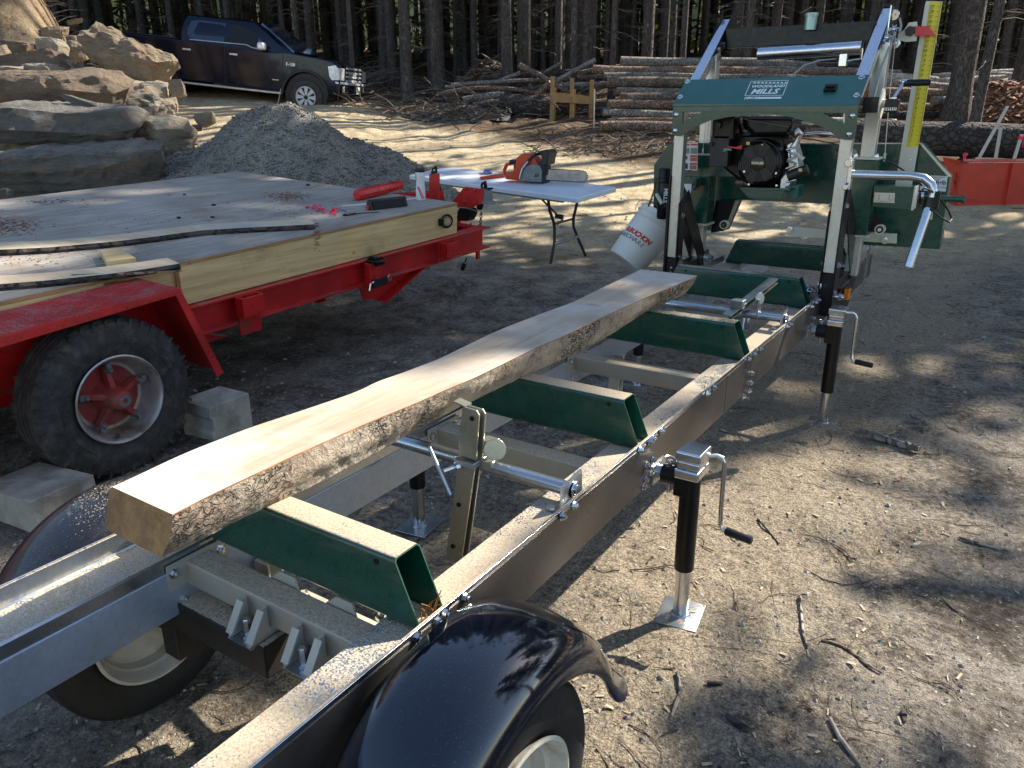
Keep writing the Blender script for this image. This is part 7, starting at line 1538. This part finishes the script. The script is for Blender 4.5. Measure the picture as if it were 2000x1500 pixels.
    for i in range(1, n):
        f = i/n; z = z0+(z1-z0)*f; xa = xa0+(xa1-xa0)*f; txt(str(i), .016, M['blackl'], rl, Vector((xa+.014, 3.7462, z+.009)), (1, 0, 0), (0, 0, 1), 'tape_number')
    b = MB()
    for u, v in ((1779, 312), (1777, 333), (1774, 349)): b.lathe([(.007, 0), (.005, .004)], W(u, v, y=3.749), (0, -1, 0), 10)
    each('rivet', b, M['zinc'], rl)
    pg = PY(3.70, [(1753, 78), (1754, 66), (1766, 58), (1775, 44), (1791, 42), (1792, 50), (1790, 80), (1770, 82)], .005, 'pointer_bracket', 'cream', .001)
    PY(3.695, [(1786, 51), (1815, 51), (1829, 69), (1786, 71)], .006, 'red_pointer', 'redpl', .002, pg)
    b = MB(); b.lathe([(.024, 0), (.026, .006), (.024, .018)], W(1778, 61, y=3.70), (0, -1, 0), 6); K('pointer_knob', b, 'black', pg)
    # left hand fittings: lube bottle, cables, labels
    b = MB(); c = W(1293, 427, y=3.60); b.lathe([(.030, 0), (.034, .01), (.034, .29), (.028, .30)], c, (0, 0, 1), 22); lt_ = K('lube_bottle', b, 'black')
    b = MB(); p = W(1300, 382, y=3.57); b.box(p, (.028, .004, .14)); K('bottle_label', b, 'black', lt_); txt('MILLS', .034, M['letter'], lt_, p+Vector((.0, -.0028, 0)), (0, 0, -1), (1, 0, 0), 'lettering', bold=.0012)
    b = MB(); b.lathe([(.012, 0), (.012, .07)], W(1293, 398, y=3.50), (-.5, 0, .7), 10); K('choke_sleeve', b, 'cream')
    b = MB(); b.tube([W(1300, 412, y=3.5), W(1294, 400, y=3.5), W(1287, 392, y=3.5), W(1276, 380, y=3.5), W(1270, 398, y=3.55), W(1266, 404, y=3.6)], .003, 6); b.tube([W(1304, 345, y=3.5), W(1282, 350, y=3.5), W(1276, 375, y=3.5), W(1266, 402, y=3.5)], .003, 6); b.tube([W(1303, 355, y=3.45), W(1285, 358, y=3.5)], .003, 6); each('lube_cable', b, M['black'], t)
    wl = PY(3.40, [(1333, 279), (1363, 279), (1362, 333), (1331, 332)], .003, 'warning_label', 'white', 0)
    for i, (u0, v0, u1, v1, mt) in enumerate(((1335, 281, 1346, 284, 'redl'), (1349, 281, 1361, 284, 'redl'), (1335, 289, 1346, 300, 'greyl'), (1349, 289, 1361, 300, 'greyl'), (1348, 303, 1361, 307, 'redl'), (1348, 308, 1361, 315, 'redlt'), (1347, 318, 1361, 322, 'redl'), (1347, 323, 1360, 331, 'redlt'), (1337, 305, 1342, 311, 'blackl'), (1336, 319, 1343, 330, 'blackl'))):
        PY(3.397, [(u0, v0), (u1, v0), (u1, v1), (u0, v1)], .002, 'label_print', mt, 0, wl)
    PY(3.50, [(1322, 278), (1440, 281), (1440, 345), (1318, 345)], .006, 'mount_plate', 'green', .001)
    b = MB(); b.box(W(1345, 356, y=3.42), (.12, .08, .05)); mb_ = K('mount_block', b, 'green', None, .004); PY(3.365, [(1334, 359), (1351, 359), (1349, 377), (1343, 377)], .003, 'small_label', 'white', 0)
    b = MB(); b.lathe([(.006, 0), (.006, .06), (.010, .065)], W(1345, 355, y=3.40), (0, 0, 1), 8)
    for u in (1328, 1358): b.lathe([(.014, 0), (.014, .02)], W(u, 366, y=3.38), (0, -1, 0), 6)
    each('bolt', b, M['zinc'], mb_)
    rl2 = PY(3.794, [(1800, 342), (1851, 344), (1847, 374), (1796, 372)], .003, 'torque_label', 'white', 0)
    for s_, u, v, z_ in (('ft\u2022lb', 1838, 357, .030), ('25', 1812, 356, .030), ('INCREASE BLADE TENSION', 1824, 346, .0085), ('SPECIFICATION', 1823, 350, .0085), ('BLADE TURNS', 1836, 366, .009)): txt(s_, z_, M['blackl'], rl2, W(u, v, y=3.7935), (1, 0, 0), (0, 0, 1), 'label_text', bold=.0006 if z_ > .02 else 0)
    # engine
    ec = W(1484, 318, y=3.30); f = lambda u, v, y: W(u, v, y=y)
    PY(3.36, [(1389, 232), (1440, 226), (1448, 262), (1530, 262), (1536, 300), (1537, 345), (1505, 366), (1462, 364), (1438, 350), (1415, 332), (1394, 310), (1388, 280)], .20, 'engine_shroud', 'black', .02)
    b = MB(); b.lathe([(.118, .06), (.122, .03), (.118, -.01), (.106, -.03), (.098, -.034), (.094, -.028)], ec, (0, 1, 0), 44, cap=False); b.lathe([(.118, .06), (.001, .06)], ec, (0, 1, 0), 30, cap=False); fc = K('fan_cover', b, 'black')
    b = MB()
    for k in range(6):                                            # slatted starter grille in six sectors
        a0 = k*PI/3+.3; d = Vector((math.cos(a0), 0, math.sin(a0))); s_ = Vector((-d.z, 0, d.x))
        for j in range(7):
            o = ec+Vector((0, -.0365, 0))+d*(.040+j*.0085)-s_*(.018+j*.003); e = o+(s_*1.0+d*.35).normalized()*(.034+j*.004)
            if (e-ec).length > .1: e = o+(e-o)*.8
            dd = (e-o).normalized(); nn = dd.cross(Vector((0, 1, 0)))*.0018; b.prism([o-nn, o+nn, e+nn, e-nn], (0, .004, 0))
    K('grille_slats', b, 'slat', fc)
    b = MB(); b.lathe([(.094, -.029), (.001, -.029)], ec, (0, 1, 0), 30, cap=False); K('grille_back', b, 'black', fc)
    b = MB(); b.lathe([(.036, -.030), (.036, -.037), (.033, -.039), (.0001, -.039)], ec, (0, 1, 0), 32, cap=False); em = K('emblem_disc', b, 'brownd', fc); txt('KOHLER', .0165, M['gold'], em, ec+Vector((0, -.0402, 0)), (1, 0, 0), (0, 0, 1), 'lettering', bold=.0009)
    b = MB()
    for u, v in ((1490, 281), (1454, 335), (1516, 338), (1463, 360), (1517, 362)): b.lathe([(.008, 0), (.006, .006)], f(u, v, 3.275), (0, -1, 0), 10)
    each('cover_bolt', b, M['zinc'], fc)
    for k in range(26):
        pass
    b = MB()
    for k in range(30): a = -.6+k*.085; d = Vector((math.cos(a), 0, math.sin(a))); b.box(ec+d*.109+Vector((0, -.018, 0)), (.014, .01, .003), Matrix.Rotation(-a, 3, 'Y'))
    K('cooling_fins', b, 'slat', fc)
    secs = []                                                    # fuel tank
    for pts, y in (([(1458, 231), (1548, 232), (1548, 246), (1536, 261), (1474, 262), (1460, 248)], 3.20), ([(1450, 228), (1556, 228), (1558, 246), (1545, 264), (1470, 264), (1452, 250)], 3.30)):
        secs.append([f(u, v, y) for u, v in pts])
    secs.append([p+Vector((0, .22, 0)) for p in secs[-1]]); b = MB(); b.loft(secs); K('fuel_tank', b, 'black', None, .012)
    b = MB(); b.prism([f(1452, 232, 3.19), f(1540, 247, 3.19), f(1540, 249, 3.19), f(1456, 234, 3.19)], (0, .01, 0)); K('tank_seam', b, 'slat')
    b = MB(); b.box(f(1418, 250, 3.30), (.12, .10, .13)); K('air_cleaner', b, 'black', None, .015); b = MB(); b.lathe([(.018, 0), (.018, .012), (.010, .016)], f(1402, 244, 3.24), (0, -1, 0), 16); K('air_cleaner_knob', b, 'slat')
    b = MB(); b.box(f(1408, 295, 3.28), (.10, .06, .16)); b.lathe([(.012, 0), (.012, .01)], f(1389, 281, 3.24), (0, -1, 0), 10); K('control_panel', b, 'blackpl', None, .008)
    b = MB(); b.prism([f(1419, 285, 3.24), f(1438, 287, 3.24), (f(1449, 283, 3.24)), f(1448, 292, 3.24), f(1438, 291, 3.24), f(1420, 288, 3.24)], (0, .012, 0)); K('choke_lever', b, 'redpl', None, .002)
    b = MB(); b.lathe([(.006, 0), (.006, .04)], f(1414, 292, 3.24), (1, 0, 0), 8); b.lathe([(.011, 0), (.011, .014)], f(1414, 293, 3.25), (1, 0, 0), 8); K('fuel_valve', b, 'galvteal')
    for u, v in ((1461, 280), (1563, 332)): PY(3.262, [(u-3.4, v-3), (u+3.4, v-3), (u+3.4, v+3), (u-3.4, v+3)], .002, 'sticker', 'goldl', 0)
    # cast crankcase side with ribs, pipe and levers
    b = MB(); q = random.Random(8); b.prism([f(u, v, 3.34) for u, v in ((1536, 283), (1548, 276), (1556, 300), (1560, 330), (1548, 350), (1540, 368), (1522, 372), (1524, 350), (1540, 330))], (0, .12, 0))
    for i in range(8): b.box(f(1545+2*math.sin(i), 290+9*i, 3.32), (.05, .03, .012), Matrix.Rotation(q.uniform(-.5, .5), 3, 'Y'))
    K('crankcase', b, 'alu', None, .006)
    b = MB(); b.tube([f(1548, 262, 3.30), f(1556, 256, 3.32), f(1563, 262, 3.34), f(1556, 276, 3.34), f(1548, 290, 3.33), f(1550, 306, 3.33)], [.018, .020, .018, .015, .017, .02], 12); K('intake_pipe', b, 'alu')
    b = MB(); b.tube([f(1555, 298, 3.30), f(1568, 311, 3.28)], .008, 8); b.lathe([(.012, 0), (.014, .01)], f(1566, 309, 3.28), (.7, 0, -.6), 10); K('throttle_arm', b, 'cream')
    b = MB(); b.lathe([(.030, 0), (.026, .10)], f(1540, 345, 3.32), (1, 0, .45), 14); K('starter_cap', b, 'blackpl')
    b = MB(); b.prism([f(1545, 230, 3.38), f(1560, 232, 3.38), f(1571, 243, 3.38), f(1556, 248, 3.38), f(1540, 246, 3.38)], (0, .10, 0)); K('muffler_shield', b, 'alu', None, .005)
    b = MB(); b.tube([f(1572, 262, 3.40), f(1600, 260, 3.42), f(1625, 262, 3.45), f(1640, 268, 3.5)], .010, 10); K('exhaust_pipe', b, 'zinc'); b = MB(); b.tube([f(1565, 270, 3.36), f(1590, 273, 3.40), f(1620, 279, 3.45), f(1650, 285, 3.5)], .003, 6); b.tube([f(1510, 271, 3.30), f(1540, 270, 3.32)], .004, 6); each('throttle_cable', b, M['black'], t)
    PY(3.24, [(1443, 366), (1545, 368), (1541, 373), (1446, 370)], .26, 'engine_plate', 'green', .001); PY(3.25, [(1446, 370), (1534, 372), (1524, 388), (1464, 387)], .20, 'engine_bracket', 'green', .001)
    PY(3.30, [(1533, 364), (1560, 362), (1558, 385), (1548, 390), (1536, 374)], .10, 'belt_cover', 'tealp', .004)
    b = MB(); b.tube([f(1438, 356, 3.30), f(1452, 357, 3.30)], .014, 10); b.tube([f(1452, 357, 3.3), f(1462, 362, 3.3)], .009, 8); K('drain_plug', b, 'barktan2')
M['teal'] = mat('green_panel_lit', (0.012, 0.105, 0.085), 0.38, 0, .06, 5, 120, .04, coat=.3)  # paler copy of the green, painting the sloping panel as lit
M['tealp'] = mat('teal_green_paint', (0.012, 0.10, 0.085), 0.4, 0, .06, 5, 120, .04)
M['galvteal'] = mat('pale_teal_plated', (0.35, 0.48, 0.42), .35, .6, .08)
M['galv_sky'] = galv('skylit_tube', (0.62, 0.66, 0.72), .2, metal=.9)  # post metal tinted blue; the sky it catches is put into the colour
M['zinc2'] = galv('bright_handle_tube', (0.62, 0.66, 0.70), .24, metal=.9)
M['cleart'] = mat('clear_tubing', (0.35, 0.34, 0.30), .3, 0, .05)
M['slat'] = mat('black_slats', (0.06, 0.055, 0.052), .4, 0, .1)
M['brownd'] = mat('brown_black_disc', (0.035, 0.022, 0.014), .35, 0, .1)
M['barktan'] = mat('tan_edge', (0.40, 0.30, 0.2), .5, .2, .1); M['barktan2'] = mat('rusty_brown_fitting', (0.16, 0.09, 0.06), .5, .3, .1)
M['goldl'] = mat('yellow_sticker', (0.70, 0.50, 0.15), .5); M['redlt'] = mat('brown_red_print', (0.35, 0.14, 0.10), .5)
sawhead()
# ------------------------------------------------------------------ white bucket hanging at the left of the saw head
def pail():
    a, c = W(1221, 513, D=4.95), W(1286, 430, D=5.0); ax = (c-a).normalized(); ax = (ax-AF*.22).normalized()
    t = thing('plastic_bucket', 'white plastic bucket hanging tilted from the left side of the saw head', 'bucket', a); L = .36
    b = MB(); b.lathe([(.001, 0), (.118, 0), (.126, .008), (.140, .235), (.141, .28), (.150, .284), (.150, .292), (.143, .296), (.143, .318), (.151, .322), (.151, .330), (.144, .334), (.145, .352), (.150, .358), (.146, .362), (.140, .355), (.136, .24), (.122, .012), (.001, .010)], a, ax, 56, cap=False); mk('bucket_shell', b, M['pail'], t, sharp=45)
    e = ax.orthogonal(); vd = (CAM-a); vd = (vd-ax*vd.dot(ax)).normalized(); rt_ = vd.cross(ax).normalized()
    if rt_.dot(AR) < 0: rt_ = -rt_
    def wrap(s, h, size, mt, a0, step, bold):
        for i, ch in enumerate(s):
            an = a0+i*step; d = vd*math.cos(an)+rt_*math.sin(an); ex = -vd*math.sin(an)+rt_*math.cos(an); r = .126+.014*(h/.235)+.0012
            txt(ch, size, M[mt], t, a+ax*h+d*r, ex, ax, 'lettering', bold=bold, shear=.25)
    wrap('RBUCHON', .170, .044, 'redl', -1.05, .215, .002); wrap('HARDWARE', .130, .042, 'greyl', -1.30, .20, .0003); wrap('THE RIGHT PLACE', .092, .016, 'redlt', -1.0, .10, .0) if 0 else None
    b = MB(); pts = []
    for i in range(17): th = PI*i/16; pts.append(a+ax*(.30+.0*i)+(rt_*math.cos(th)*.156)+(vd*-.0)+Vector((0, 0, .13))*math.sin(th)+AF*.0)
    b.tube(pts, .0022, 6); mk('wire_handle', b, M['steel'], t)
pail()

# every tree label is made its own: trees that would read alike are told apart by their order from the left
for t_, u_ in zip(variants, used):
    if not u_:
        for c_ in list(t_.children): bpy.data.objects.remove(c_)
        bpy.data.objects.remove(t_)
ORD = ['first', 'second', 'third', 'fourth', 'fifth', 'sixth', 'seventh', 'eighth', 'ninth', 'tenth', 'eleventh', 'twelfth']
seen = {}
for t_ in TREES: seen.setdefault(t_['label'], []).append(t_)
for lb_, ts_ in seen.items():
    if len(ts_) > 1 and 'outside the picture' not in lb_:
        ts_.sort(key=lambda o_: side(o_.location.x, o_.location.y)/depth(o_.location.x, o_.location.y))
        for i_, o_ in enumerate(ts_): o_['label'] = ORD[min(i_, 11)]+' from left: '+lb_
